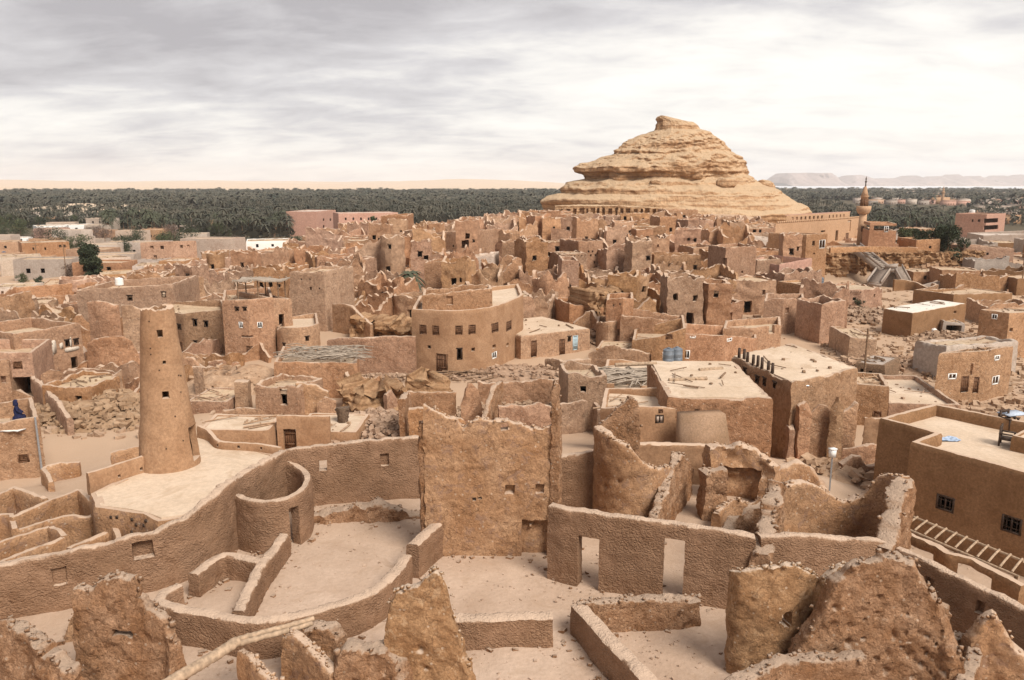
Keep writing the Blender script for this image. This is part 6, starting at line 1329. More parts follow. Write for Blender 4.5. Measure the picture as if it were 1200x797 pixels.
# ================================================================ loose masonry strewn over the hill, one mass nobody could count
def strewn(name, n, region, smin, smax, mat, seed, label, cat):
    rg = np.random.default_rng(seed); pts = []
    while len(pts) < n:
        t = rg.random(2); p = region(t)
        if p is not None: pts.append(p)
    pts = np.array(pts); z = terrain(pts[:, 0], pts[:, 1], False); k = len(pts)
    cube = np.array([(i, j, l) for l in (-1, 1) for i, j in ((-1,-1),(1,-1),(1,1),(-1,1))], float); fq = np.array([(3,2,1,0),(4,5,6,7),(0,1,5,4),(1,2,6,5),(2,3,7,6),(3,0,4,7)])
    s = smin+(smax-smin)*rg.random(k)**3; v = cube[None]*np.stack([np.ones(k), .5+.7*rg.random(k), .3+.6*rg.random(k)], 1)[:, None]*s[:, None, None]*.5*(1+.4*(rg.random((k, 8, 1))-.5))
    a = rg.random(k)*6.28; ca, sa = np.cos(a)[:, None], np.sin(a)[:, None]; tl = (rg.random(k)-.5)[:, None]
    x, y, zz = v[..., 0], v[..., 1], v[..., 2]; zz = zz+x*tl; X = x*ca-y*sa; Y = x*sa+y*ca
    co = np.stack([X+pts[:, :1], Y+pts[:, 1:2], zz+(z+s*.1)[:, None]], 2).reshape(-1, 3); f = (fq[None]+8*np.arange(k)[:, None, None]).reshape(-1, 4)
    tag(mesh_np(name, co, [f], mat, None, 30), label, cat, None, 'stuff')
def _town(t):
    p = (-78+165*t[0], 78+155*t[1]); return p if inside(p, TOWN) else None
strewn('rubble', 14000, _town, .12, .9, M_RUB, 21, 'loose broken masonry strewn between the ruined houses', 'rubble')
def _right(t): p = gnd(960+260*t[0], 300+190*t[1]**.8); return p
strewn('debris', 3600, _right, .12, .8, M_RUB, 22, 'loose stones and scrap lying between the houses on the right', 'debris')
def _left(t): p = gnd(-40+300*t[0], 335+180*t[1]); return p
strewn('debris', 1800, _left, .1, .7, M_RUB, 23, 'loose stones lying in the lanes on the left', 'debris')
def _court(t): p = at(-60+1320*t[0], 585+260*t[1], 0); return p
strewn('pebbles', 3600, _court, .02, .11, MATS['ground_dust'], 24, 'pebbles and crumbs scattered on the courtyard floor', 'pebbles')

def wall_foot_debris():
    rg = np.random.default_rng(44); P = []
    for xy in FGW:
        seg = np.hypot(*(xy[1:]-xy[:-1]).T); S = np.concatenate([[0], np.cumsum(seg)])
        for _ in range(int(S[-1]*13)):
            q = rg.random()*S[-1]; P.append((np.interp(q, S, xy[:, 0])+rg.normal()*.42, np.interp(q, S, xy[:, 1])+rg.normal()*.42))
    it = iter(P); strewn('debris', len(P), lambda t: next(it, None), .03, .24, M_CRUMB, 45, 'crumbs and lumps of fallen mud along the feet of the courtyard walls', 'debris')
wall_foot_debris()
def gnd_far(px, py): d = ray(px, py); t = (-9-CZ)/d[2]; return d[:2]*t
# ================================================================ broken walls in front of the drum house
for i, (lb, p, kw) in enumerate((
    ('thin pale wall edge standing at the left of a small roofless room', [(472,520,466),(476,512,462),(480,500,460)], dict(mat=M_CRUMB)),
    ('straight back wall of the small roofless room, behind the tall plastered ruin', [(478,496,460),(505,496,459),(535,495,460)], {}),
    ('low front wall of the small roofless room dipping to the right', [(480,520,479),(500,520,477),(515,519,478),(528,517,486),(545,516,494)], {}),
    ('pointed leaf shaped wall fragment right of the small roofless room', [(541,500,474),(546,500,455),(551,499,448),(560,498,455),(565,498,476)], {}),
    ('pale diagonal wall fin beside the leaf shaped fragment', [(566,512,495),(573,505,470),(580,498,451),(587,494,449)], dict(mat=M_CRUMB)),
    ('long ruined back wall under the drum house rubble', [(560,474,448),(590,474,449),(620,473,445),(655,472,443)], {}),
    ('long low wall above the ragged top of the plastered ruin', [(584,510,474),(610,509,475),(630,508,473),(655,506,478)], {}),
    ('square low wall of the little pen left of the sooty house', [(656,508,473),(680,505,469),(694,500,468),(702,510,480)], {}),
    ('short wall with a pale cap between ledge and small roofless room', [(484,462,440),(500,462,437),(515,461,441)], {}),
    ('broken wall in the gap below the fronds roof house', [(418,462,436),(432,461,446),(446,460,441)], {}),
    ('leaning wall fragment beside the cave mouth', [(452,486,462),(458,484,455),(466,482,470)], {}),
    ('low curving yard wall in front of the blue door house', [(640,436,420),(660,440,423),(690,438,420),(705,430,412)], {}),
    ('curved roofline wall left of the twin grey tanks', [(690,438,414),(710,440,405),(735,440,408),(760,440,414)], {}),
    ('stub wall left of the canopy house front', [(222,440,424),(232,440,416),(241,439,424)], {}),
    ('two stepped wall stubs right of the minaret shaft', [(217,446,420),(228,446,418),(240,446,432)], {}),
    ('tall thin wall slab right of the minaret', [(230,466,430),(240,466,431)], {}),
    ('low stone edged terrace wall before the pale mound', [(246,436,424),(262,436,421),(280,435,426)], {}))):
    q = gnd(p[0][0], p[0][1]); G('ruined_wall', lb, 'wall', p, z=tz_s(*q), **{**dict(mat=M_RUIN, thick=.42, cell=.16, jag=.13, jagf=1.5, rough=.09, erode=.22, seed=500+i), **kw})
ledge('brown rock ledge with a dark cave mouth beside the loose stones', [(412,476),(430,478),(450,478),(470,476)], -2.4, -.2, 3.5, 7)
ledge('small yellow rock ledge with planks on it, above the small roofless room', [(486,468),(503,469),(520,467)], -2.4, -.4, 3, 8)
heap('rubble_heap', 'pale slope of rubble and broken beams spilling right of the drum house', 'rubble', gnd(618, 440), 8, 4, .9, 416, 0.10, 0.42, M_RUB, 31)
heap('rubble_heap', 'low heap of stones at the foot of the retaining wall', 'rubble', gnd(462, 446), 4.5, 1.8, .7, 320, 0.10, 0.32, M_RUB, 32)
heap('rubble_heap', 'debris and dark planks scattered inside the roofless rooms', 'rubble', gnd(615, 486), 6, 4, .5, 352, 0.10, 0.42, M_RUB, 33)
heap('rubble_heap', 'rubble fan among the arched ledge and old cracked house', 'rubble', gnd(700, 400), 6, 4, 1.2, 368, 0.16, 0.56, M_RUB, 34)
heap('rubble_heap', 'scrap and stone heap between the white roof and the balcony house', 'rubble', gnd(1060, 432), 9, 5, 1.0, 544, 0.12, 0.63, M_RUB, 35)
heap('rubble_heap', 'scrap heap in front of the tan house at the right edge', 'rubble', gnd(1130, 400), 7, 4, 1.0, 384, 0.12, 0.63, M_RUB, 36)
heap('rubble_heap', 'broken stones below the sandy pit rim', 'rubble', gnd(1010, 372), 9, 5, 1.2, 512, 0.16, 0.70, M_RUB, 37)
heap('rubble_heap', 'tumbled blocks right of the concrete stair', 'rubble', gnd(1095, 322), 8, 4, 1.4, 512, 0.24, 1.12, M_RUB, 38)
def planks(label, px, py, n, sp, l, seed, mat=None):
    rg = random.Random(seed); p = gnd(px, py); m = MB(); z = tz_s(*p)
    for i in range(n):
        a = rg.uniform(-.5, .5); x = p[0]+rg.uniform(-sp, sp); y = p[1]+rg.uniform(-sp*.5, sp*.5); q = l*rg.uniform(.6, 1.2)
        m.tube([(x-q*math.cos(a), y-q*math.sin(a), z+.2+.12*(i % 4)), (x+q*math.cos(a), y+q*math.sin(a), z+.25+.14*(i % 3))], rg.uniform(.05, .1), 6)
    o = m.build('beam_pile', mat or M_WOOD, None, 40); tag(o, label, 'beams', None, 'thing')
planks('grey weathered beams lying below the drum house door', 540, 445, 12, 3.2, 2.2, 1)
planks('dark beams lying over the hollow right of the drum house', 625, 455, 10, 2.5, 1.6, 2)
planks('loose poles on the slope beside the arched ledge', 760, 408, 12, 3, 2, 3)
# roof litter on the block house
def roof_log(px, py, dx, label):
    a = at(px, py, BZ); m = MB(); m.tube([(a[0]-dx, a[1]-.2, BZ+.18), (a[0]+dx, a[1]+.2, BZ+.2)], .13, 8); tag(m.build('roof_log', M_PALMLOG, None, 40), label, 'log')
_p = gnd(896, 541); BZ = zat(_p[0], _p[1], 467)-.12
roof_log(745, 430, 1.4, 'long pale log lying on the block house roof left of the tanks'); roof_log(806, 448, 1.2, 'log lying across the middle of the block house roof'); roof_log(833, 436, .8, 'short dark log near the back corner of the block house roof')
# ================================================================ tanks, poles, lamp, washing
def tank(label, px, py, w, h, mat, Y=None, z=None, group=None, name='water_tank'):
    if z is None: p = gnd(px, py) if Y is None else atY(px, py, Y)[:2]; zb = atY(px, py, p[1])[2]
    else: p = at(px, py, z); zb = z
    s = p[1]/F/CP; r = w*s/2; hh = h*s; t = empty(name, (p[0], p[1], zb), 0, label, 'tank', group); t['kind'] = 'thing'
    m = MB(); m.lathe((0, 0, 0), [(r, 0), (r*1.02, hh*.3), (r*.98, hh*.32), (r*1.02, hh*.6), (r*.98, hh*.62), (r, hh*.9), (r*.6, hh)], 20); mesh_np('barrel', np.array(m.v), [m.f], mat, t, 40)
    m = MB(); m.lathe((0, 0, hh), [(r*.3, -.02), (r*.3, .07), (r*.1, .08)], 12); mesh_np('lid', np.array(m.v), [m.f], mat, t, 40)
tank('left barrel of the twin blue grey tanks on the block house roof', 783, 425, 13, 17, M_TANK, z=BZ); tank('right barrel of the twin blue grey tanks on the block house roof', 793, 424, 13, 17, M_TANK, z=BZ)
tank('left of two dark blue tanks on a roof above the canopy house', 319, 327, 8, 9, M_TANK, Y=118); tank('right of two dark blue tanks on a roof above the canopy house', 332, 327, 8, 9, M_TANK, Y=118)
tank('shiny white tank on the roof of the tall plain left house', 140, 334, 9, 8, M_WHITE, Y=96); tank('white tank at the back of the broad white roof', 1095, 357, 8, 9, M_WHITE, Y=117); tank('white tank at the front edge of the broad white roof', 1099, 372, 8, 9, M_WHITE, Y=108)
tank('white tank among scrap below the broad white roof', 1094, 394, 6, 9, M_WHITE); tank('pale grey tank on the tower like house by the pit', 961, 334, 8, 9, M_TANK, Y=124); tank('blue drum on a roof right of the canopy house', 371, 358, 7, 7, M_BLUE, Y=104, name='drum')
tank('blue barrel tucked behind the tall plastered ruin', 664, 504, 12, 13, M_BLUE); tank('dark blue tank on a low roof at far left', 5, 300, 5, 5, M_BLUE, Y=230); tank('white tank on the pink apartment block', 1139, 250, 6, 4, M_WHITE, Y=330)
def pole(label, p0, p1, r, mat, name='pole', arms=()):
    m = MB(); m.tube([p0, p1], [r, r*.8], 8); o = empty(name, p0, 0, label, 'pole'); o['kind'] = 'thing'; L = np.array(p0); mesh_np('shaft', np.array(m.v)-L, [m.f], mat, o, 40)
    for z, l in arms: m = MB(); m.tube([(p1[0]-l, p1[1], z), (p1[0]+l, p1[1], z)], r*.6, 6); mesh_np('crossarm', np.array(m.v)-L, [m.f], mat, o, 40)
    return o
b = gnd(924, 538); zt = zat(b[0], b[1]-.3, 448); pole('leaning grey metal pole with wires between block house and terrace house', (b[0], b[1]-.6, tz_s(*b)-.2), (b[0]+.25, b[1]-.6, zt), .08, M_METAL, arms=((zt-.15, .5),))
def ropes():
    r = empty('guy_ropes', tuple((*gnd(955, 545), -2.5)), 0, 'pale ropes slanting from the ruined fin down to the washing line', 'ropes'); r['kind'] = 'thing'; L = np.array(r.location)
    for i, (x0, x1) in enumerate(((934, 953), (936, 958), (938, 963))):
        m = MB(); a = atY(x0, 478, 52.5); c = atY(x1, 531, 49.5); m.tube([tuple(a), tuple((a+c)/2+np.array((0, 0, -.1))), tuple(c)], .025, 5); mesh_np('rope', np.array(m.v)-L, [m.f], M_STRAW, r, 0)
ropes()
def washing():
    Y = 49.0; r = empty('washing_line', tuple(atY(945, 536, Y)), 0, 'washing line of red, purple and pale green cloths strung between ruins', 'washing line'); r['kind'] = 'thing'; L = np.array(r.location)
    P = [atY(943, 524, Y), atY(952, 529, Y), atY(960, 531.5, Y), atY(968, 529.5, Y), atY(977, 525, Y)]
    m = MB(); m.tube([tuple(p) for p in P], .02, 5); mesh_np('line', np.array(m.v)-L, [m.f], M_STRAW, r, 0)
    for i, (a, c, h, mat) in enumerate(((P[0], P[1], .35, M_CLOTHR), (P[1], P[2], .45, M_CLOTHP), (P[2], P[3], .22, M_CLOTHG), (P[3], P[4], .3, M_CLOTHP))):
        n = 8; tt = np.linspace(.06, .94, n); V = []
        for dz in np.linspace(0, 1, 5):
            for t in tt: q = a+(c-a)*t; V.append((q[0], q[1]+.05*math.sin(t*14+i)*dz, q[2]-h*dz*(1+.15*math.sin(t*5+i))))
        f = [(j*n+k, j*n+k+1, (j+1)*n+k+1, (j+1)*n+k) for j in range(4) for k in range(n-1)]; V = np.array(V); V2 = V+np.array((0, .03, 0)); mesh_np('cloth', np.concatenate([V, V2])-L, [f, [tuple(x+len(V) for x in q[::-1]) for q in f]], mat, r, 60)
washing()
rag('crumpled_cloth', 'dark purple cloth lying on the rubble below the lamp post', 960, 556, -2.2, M_CLOTHP, .7, .55, 5); rag('crumpled_cloth', 'orange and white cloth hung over the ruin by the washing line', 939, 540, -1.9, M_CLOTHO, .5, .5, 6)
def lamp():
    p = gnd(972, 575); zb = tz_s(*p); zt = zat(p[0], p[1], 536); r = empty('street_lamp', (p[0], p[1], zb), 0, 'thin lamp post with a white box head among the ruins', 'street lamp'); r['kind'] = 'thing'
    m = MB(); m.tube([(0, 0, 0), (0, 0, zt-zb)], .045, 8); mesh_np('pole', np.array(m.v), [m.f], M_METAL, r, 40)
    m = MB(); m.box((0, 0, zt-zb+.22), (.26, .22, .42), .3, 1.15); m.box((0, 0, zt-zb+.46), (.36, .3, .05), .3); mesh_np('lamp_head', np.array(m.v), [m.f], M_WHITE, r, 0)
lamp()
b = gnd(64, 566); pole('grey downpipe running up the right corner of the left edge house', (at(52, 556, -2.9)[0], at(52, 556, -2.9)[1]-.2, -3.0), (at(52, 556, -2.9)[0], at(52, 556, -2.9)[1]-.25, .9), .07, M_METAL, 'downpipe')
for i, (px, py, h, lb) in enumerate(((1183, 262, 10, 'wooden power pole at the right edge near the pink block'), (124, 292, 8, 'thin power pole beside the grove on the left'), (78, 325, 7, 'power pole behind the striped fence on the left'), (45, 318, 7, 'power pole in the flat quarter at far left'), (1010, 470, 6, 'thin pole behind the balcony house yard'), (1196, 345, 7, 'grey pole by the concrete wall at the right edge'))):
    p = gnd(px, py); z = tz_s(*p); pole(lb, (p[0], p[1], z), (p[0], p[1], z+h), .1, M_WOOD, 'power_pole', ((z+h-.5, .8),))
# ================================================================ person in a dark blue robe on the roof terrace at the left
def person():
    p = at(21, 499, .35); zf = None
    A = gnd(50, 557); zr = zat(A[0], A[1], 488)-.75
    p = at(20, 497, zr); me = bpy.data.meshes.new('person')
    J = [(0,0,.55,.17),(0,-.02,.78,.19),(0,-.05,1.0,.19),(0,-.08,1.2,.10),(0,-.10,1.32,.085),(0,-.12,1.44,.11),(0,-.12,1.56,.07),
         (.19,-.06,1.12,.075),(.27,-.16,.88,.06),(.24,-.36,.70,.05),(.22,-.46,.66,.04),(-.19,-.06,1.12,.075),(-.28,-.15,.88,.06),(-.24,-.36,.72,.05),(-.22,-.46,.68,.04),
         (.13,-.12,.50,.15),(.17,-.42,.50,.12),(.17,-.46,.14,.08),(.17,-.58,.06,.06),(-.13,-.12,.50,.15),(-.17,-.42,.50,.12),(-.17,-.46,.14,.08),(-.17,-.58,.06,.06)]
    E = [(0,1),(1,2),(2,3),(3,4),(4,5),(5,6),(2,7),(7,8),(8,9),(9,10),(2,11),(11,12),(12,13),(13,14),(0,15),(15,16),(16,17),(17,18),(0,19),(19,20),(20,21),(21,22)]
    me.from_pydata([j[:3] for j in J], E, []); o = bpy.data.objects.new('person', me); link(o); sk = o.modifiers.new('skin', 'SKIN'); sb = o.modifiers.new('sub', 'SUBSURF'); sb.levels = sb.render_levels = 2
    for v, j in zip(me.skin_vertices[0].data, J): v.radius = (j[3], j[3])
    me.skin_vertices[0].data[0].use_root = True
    dg = bpy.context.evaluated_depsgraph_get(); nm = bpy.data.meshes.new_from_object(o.evaluated_get(dg)); o.modifiers.clear(); o.data = nm; nm.polygons.foreach_set('use_smooth', [True]*len(nm.polygons)); nm.materials.append(M_ROBE); nm.materials.append(M_SKIN)
    for q in nm.polygons: q.material_index = 1 if (q.center.z > 1.30 and q.center.y < -.12 and q.center.z < 1.5) or (q.center.y < -.40 and q.center.z > .6) else 0
    # robe skirt + head cloth as clothing children
    m = MB(); m.lathe((0, -.16, 0), [(.46, .02), (.44, .2), (.36, .45), (.25, .62), (.2, .8)], 18); c = warp(np.array(m.v), .05, 3); mesh_np('robe', c, [m.f], M_ROBE, o, 60)
    m = MB(); m.lathe((0, -.07, 1.24), [(.15, -.02), (.15, .12), (.14, .24), (.09, .33), (.02, .36)], 14); mesh_np('head_cloth', np.array(m.v)+np.array((0, .02, 0)), [m.f], M_ROBE, o, 60)
    s = MB(); s.box((0, .0, .21), (.5, .45, .42)); st = s.build('stone_seat', M_RUB, None, 0); st.location = (p[0], p[1], zr); tag(st, 'block of mud used as a seat under the robed figure', 'block', None, 'thing')
    o.location = (p[0], p[1], zr); o.rotation_euler = (0, 0, 2.0); tag(o, 'person in a dark blue robe and head cloth sitting on the left roof terrace', 'person', None, 'thing')
    rag('crumpled_cloth', 'white cloth spread in front of the robed figure on the left roof', 14, 503, zr+.02, M_WHITE, .9, .5, 8)
person()
# ================================================================ vegetation
def leafmat(name, c1, c2):
    m = mud(name, c1, c2, scale=.6, fine=5, bump=0); b = m.node_tree.nodes['Principled BSDF']; b.inputs['Roughness'].default_value = .7; return m
M_PALM = leafmat('palm_fronds', (.050, .058, .034), (.095, .098, .062)); M_DARK = leafmat('dark_leaves', (.030, .040, .022), (.060, .070, .038)); M_OLIVE = leafmat('olive_leaves', (.055, .068, .030), (.11, .12, .06)); M_DRYB = leafmat('dry_brush', (.11, .075, .058), (.22, .155, .12)); M_GROVE = leafmat('grove_leaves', (.030, .038, .028), (.135, .118, .086))
MATS['grove_leaves'].node_tree.nodes['Noise Texture'].inputs['Scale'].default_value = .03
def leaf_cloud(cl, n, size, seed, flat=.6):
    """n leaf faces spread through clumps [(x,y,z,rx,ry,rz)]"""
    rg = np.random.default_rng(seed); cl = np.array(cl); w = cl[:, 3]*cl[:, 4]*cl[:, 5]; w = w/w.sum(); k = rg.choice(len(cl), n, p=w)
    d = rg.normal(size=(n, 3)); d /= np.linalg.norm(d, axis=1)[:, None]; r = rg.random(n)**.42; c = cl[k, :3]+d*r[:, None]*cl[k, 3:]
    a = rg.normal(size=(n, 3)); a /= np.linalg.norm(a, axis=1)[:, None]; b = np.cross(a, rg.normal(size=(n, 3))); b /= np.linalg.norm(b, axis=1)[:, None]
    s = size*(.5+rg.random(n))[:, None]; V = np.stack([c-a*s-b*s*.15, c+b*s*flat, c+a*s+b*s*.1, c-b*s*flat], 1).reshape(-1, 3)
    return V, np.arange(4*n).reshape(-1, 4)
def tree(name, label, x, y, h, w, seed, mat, trunk_h=.25, n=2600, group=None, col=False):
    z = tz_s(x, y); rg = random.Random(seed); r = empty(name, (x, y, z), 0, label, 'shrub' if name == 'shrub' else 'tree', group); r['kind'] = 'thing'
    m = MB(); m.tube([(0, 0, -.3), (.05*h*rg.uniform(-1, 1), 0, h*.35), (0, 0, h*.75)], [h*.03, h*.022, h*.006], 7)
    for i in range(5):
        a = i*1.26+rg.random(); hh = h*(trunk_h+.08*i); m.tube([(0, 0, hh), (math.cos(a)*w*.3, math.sin(a)*w*.3, hh+h*.2)], [h*.014, h*.004], 5)
    mesh_np('trunk', np.array(m.v), [m.f], M_WOOD, r, 40)
    cl = []
    for i in range(34):
        t = rg.random(); zz = h*(trunk_h+(1-trunk_h)*t*.9); rr = w*.5*(1-.75*abs(t-.4)**1.2 if not col else .75+.2*math.sin(t*3)); a = rg.uniform(0, 6.28); q = rr*rg.uniform(.1, .95); s = w*(rg.uniform(.08, .19) if not col else rg.uniform(.16, .3))
        cl.append((math.cos(a)*q, math.sin(a)*q, zz, s, s, s*rg.uniform(.7, 1.3)))
    V, f = leaf_cloud(cl, int(n*1.5), h*.019+.05, seed); mesh_np('crown', V, [f], mat, r, 0); return r
def at_tree(name, label, px, pyb, pyt, wpx, seed, mat, **kw):
    p = gnd(px, pyb); h = zat(p[0], p[1], pyt)-tz_s(*p); return tree(name, label, p[0], p[1], h, wpx*p[1]/F, seed, mat, **kw)
at_tree('broadleaf_tree', 'tall dense dark green tree standing alone in the flat quarter at left', 108, 330, 284, 27, 1, M_DARK, col=True, n=7500, trunk_h=.08)
at_tree('broadleaf_tree', 'big dark bushy tree behind the brown block right of the mosque', 1108, 303, 264, 42, 2, M_DARK, n=4500, trunk_h=.05)
at_tree('broadleaf_tree', 'lower dark tree left of the big bushy one by the mosque', 1078, 292, 268, 26, 3, M_DARK, n=2500, trunk_h=.08); at_tree('broadleaf_tree', 'dusty brown tree behind the square mud block by the minaret', 1060, 288, 266, 22, 4, M_OLIVE, n=2200, trunk_h=.1)
at_tree('shrub', 'green bush growing in the rubble below the sandy pit', 1003, 365, 347, 22, 5, M_DARK, n=1300, trunk_h=.02); at_tree('shrub', 'small round green bush in the flat quarter at left', 46, 339, 325, 16, 6, M_DARK, n=1100, trunk_h=.02)
at_tree('shrub', 'spiky olive bush left of the lone dark tree', 27, 331, 320, 15, 7, M_OLIVE, n=900, trunk_h=.02); at_tree('shrub', 'dull bush at the foot of the left edge lane', 14, 358, 347, 13, 8, M_OLIVE, n=700, trunk_h=.02)
at_tree('shrub', 'green shrub beside the balcony house door', 1128, 468, 448, 16, 9, M_OLIVE, n=1000, trunk_h=.02); at_tree('shrub', 'bush behind the left garden wall near the palm garden', 464, 358, 340, 22, 10, M_OLIVE, n=900, trunk_h=.02)
at_tree('shrub', 'potted green bush at the right of the palm garden terrace', 481, 366, 352, 8, 11, M_DARK, n=500, trunk_h=.05); at_tree('broadleaf_tree', 'grey green tree in front of the pink hotel block', 404, 275, 250, 16, 12, M_OLIVE, n=1200); at_tree('broadleaf_tree', 'second grey green tree in front of the pink hotel block', 436, 277, 251, 15, 13, M_OLIVE, n=1200); at_tree('broadleaf_tree', 'bare looking tree by the pink hotel block end', 412, 273, 254, 11, 14, M_DRYB, n=900)
at_tree('broadleaf_tree', 'dark leafy tree beside the grey two storey house at left', 148, 303, 284, 24, 15, M_DARK, n=1500); at_tree('broadleaf_tree', 'dark tree left of the ruins edge behind the grey house', 221, 306, 289, 20, 16, M_DARK, n=1300); at_tree('broadleaf_tree', 'bluish tree in front of the pink apartment block', 1138, 281, 268, 27, 17, M_DARK, n=1500)
at_tree('broadleaf_tree', 'low dark trees behind the white compound wall', 348, 293, 278, 24, 18, M_DARK, n=1400); at_tree('broadleaf_tree', 'brown hedge like tree left of the lone dark tree', 84, 325, 308, 22, 19, M_DRYB, n=1300, trunk_h=.05)
def palm_geo(nf, ns, L, droop, w, seed, trunk=0, tr=.16):
    rg = np.random.default_rng(seed); V = []; Fq = []; k = 0
    for i in range(nf):
        a = 6.283*i/nf*2.4+rg.random()*.4; e = rg.uniform(-.2, 1.25); l = L*rg.uniform(.8, 1.1); d = np.array((math.cos(a), math.sin(a))); s_ = np.array((-d[1], d[0])); P = []
        for j in range(ns+1):
            t = j/ns; r = l*t*math.cos(e*(1-.5*t)); z = l*t*math.sin(e)-droop*l*t*t; ww = w*(math.sin(math.pi*(.12+.86*t))**.6)
            P.append(((*(d*r+s_*ww), z-ww*.35), (*(d*r), z+ww*.15), (*(d*r-s_*ww), z-ww*.35)))
        for j in range(ns):
            V += [*P[j], *P[j+1]]; Fq += [(k, k+1, k+4, k+3), (k+1, k+2, k+5, k+4)]; k += 6
    return np.array(V), np.array(Fq)
def palm_tree(label, x, y, h, L, seed, group=None, proto=None):
    z = tz_s(x, y)
    if proto is None:
        r = empty('palm_tree', (x, y, z), 0, label, 'palm', group); m = MB(); m.tube([(0, 0, -.3), (.1, .05, h*.5), (0, 0, h)], [.26, .19, .17], 8); mesh_np('trunk', np.array(m.v), [m.f], M_WOOD, r, 40)
        V, f = palm_geo(26, 5, L, .75, .28, seed); V[:, 2] += h; mesh_np('crown', V, [f], M_PALM, r, 0)
    else:
        r = proto.copy(); COL.objects.link(r); r.location = (x, y, z); r.rotation_euler = (0, 0, seed*1.7); sc = .8+.05*(seed % 9); r.scale = (sc, sc, sc*(.75+.08*(seed % 7)))
        for c in proto.children: k = c.copy(); COL.objects.link(k); k.parent = r
        r['label'] = label
        if group: r['group'] = group
    r['kind'] = 'thing'; return r
p = gnd(482, 357); palm_tree('small green palm standing in the shaded palm garden on the hill', p[0], p[1], 4.2, 2.2, 3)
gl = 'date palm standing along the near edge of the grove'; gg = 'date palms along the near edge of the grove'; rg = random.Random(4); PROTO = None
for i in range(120):
    px = rg.uniform(118, 345) if i < 84 else rg.uniform(1010, 1125); py = rg.uniform(268, 279); x, y = gnd_far(px, py)
    if PROTO is None: PROTO = palm_tree(gl, x, y, 7.5, 3.6, 5, gg)
    else: palm_tree(gl, x, y, 0, 0, i, gg, PROTO)
# palm garden: shade roof on posts, clutter of plants
p = gnd(458, 356); canopy('long straw shade roof over the dark palm garden on the hill', 0, 0, 0, 0, (p[0], p[1]), tz_s(*p), 8.5, 4.0, 2.4, 14)
def brush():
    p = gnd(838, 352); rg = np.random.default_rng(9); m = MB(); 
    for i in range(900):
        u, v = rg.normal(size=2); x = p[0]+u*4.2; y = p[1]+v*1.8; z = tz_s(x, y) if i % 3 == 0 else z0 if i else 0; z0 = z; a = rg.random()*6.28; l = rg.uniform(.5, 1.3); e = rg.uniform(.1, 1.1); hh = rg.uniform(0, 1.5)*math.exp(-(u*u+v*v)/3)
        m.tube([(x, y, z+hh), (x+math.cos(a)*l*.6, y+math.sin(a)*l*.6, z+hh+l*math.sin(e)*.8), (x+math.cos(a)*l, y+math.sin(a)*l, z+hh+l*math.sin(e)*.7)], [.04, .03, .012], 4, False)
    tag(m.build('brush_heap', M_DRYB, None, 0), 'wide heap of dead purple brown palm brush below the cracked house', 'brush', None, 'thing')
brush()
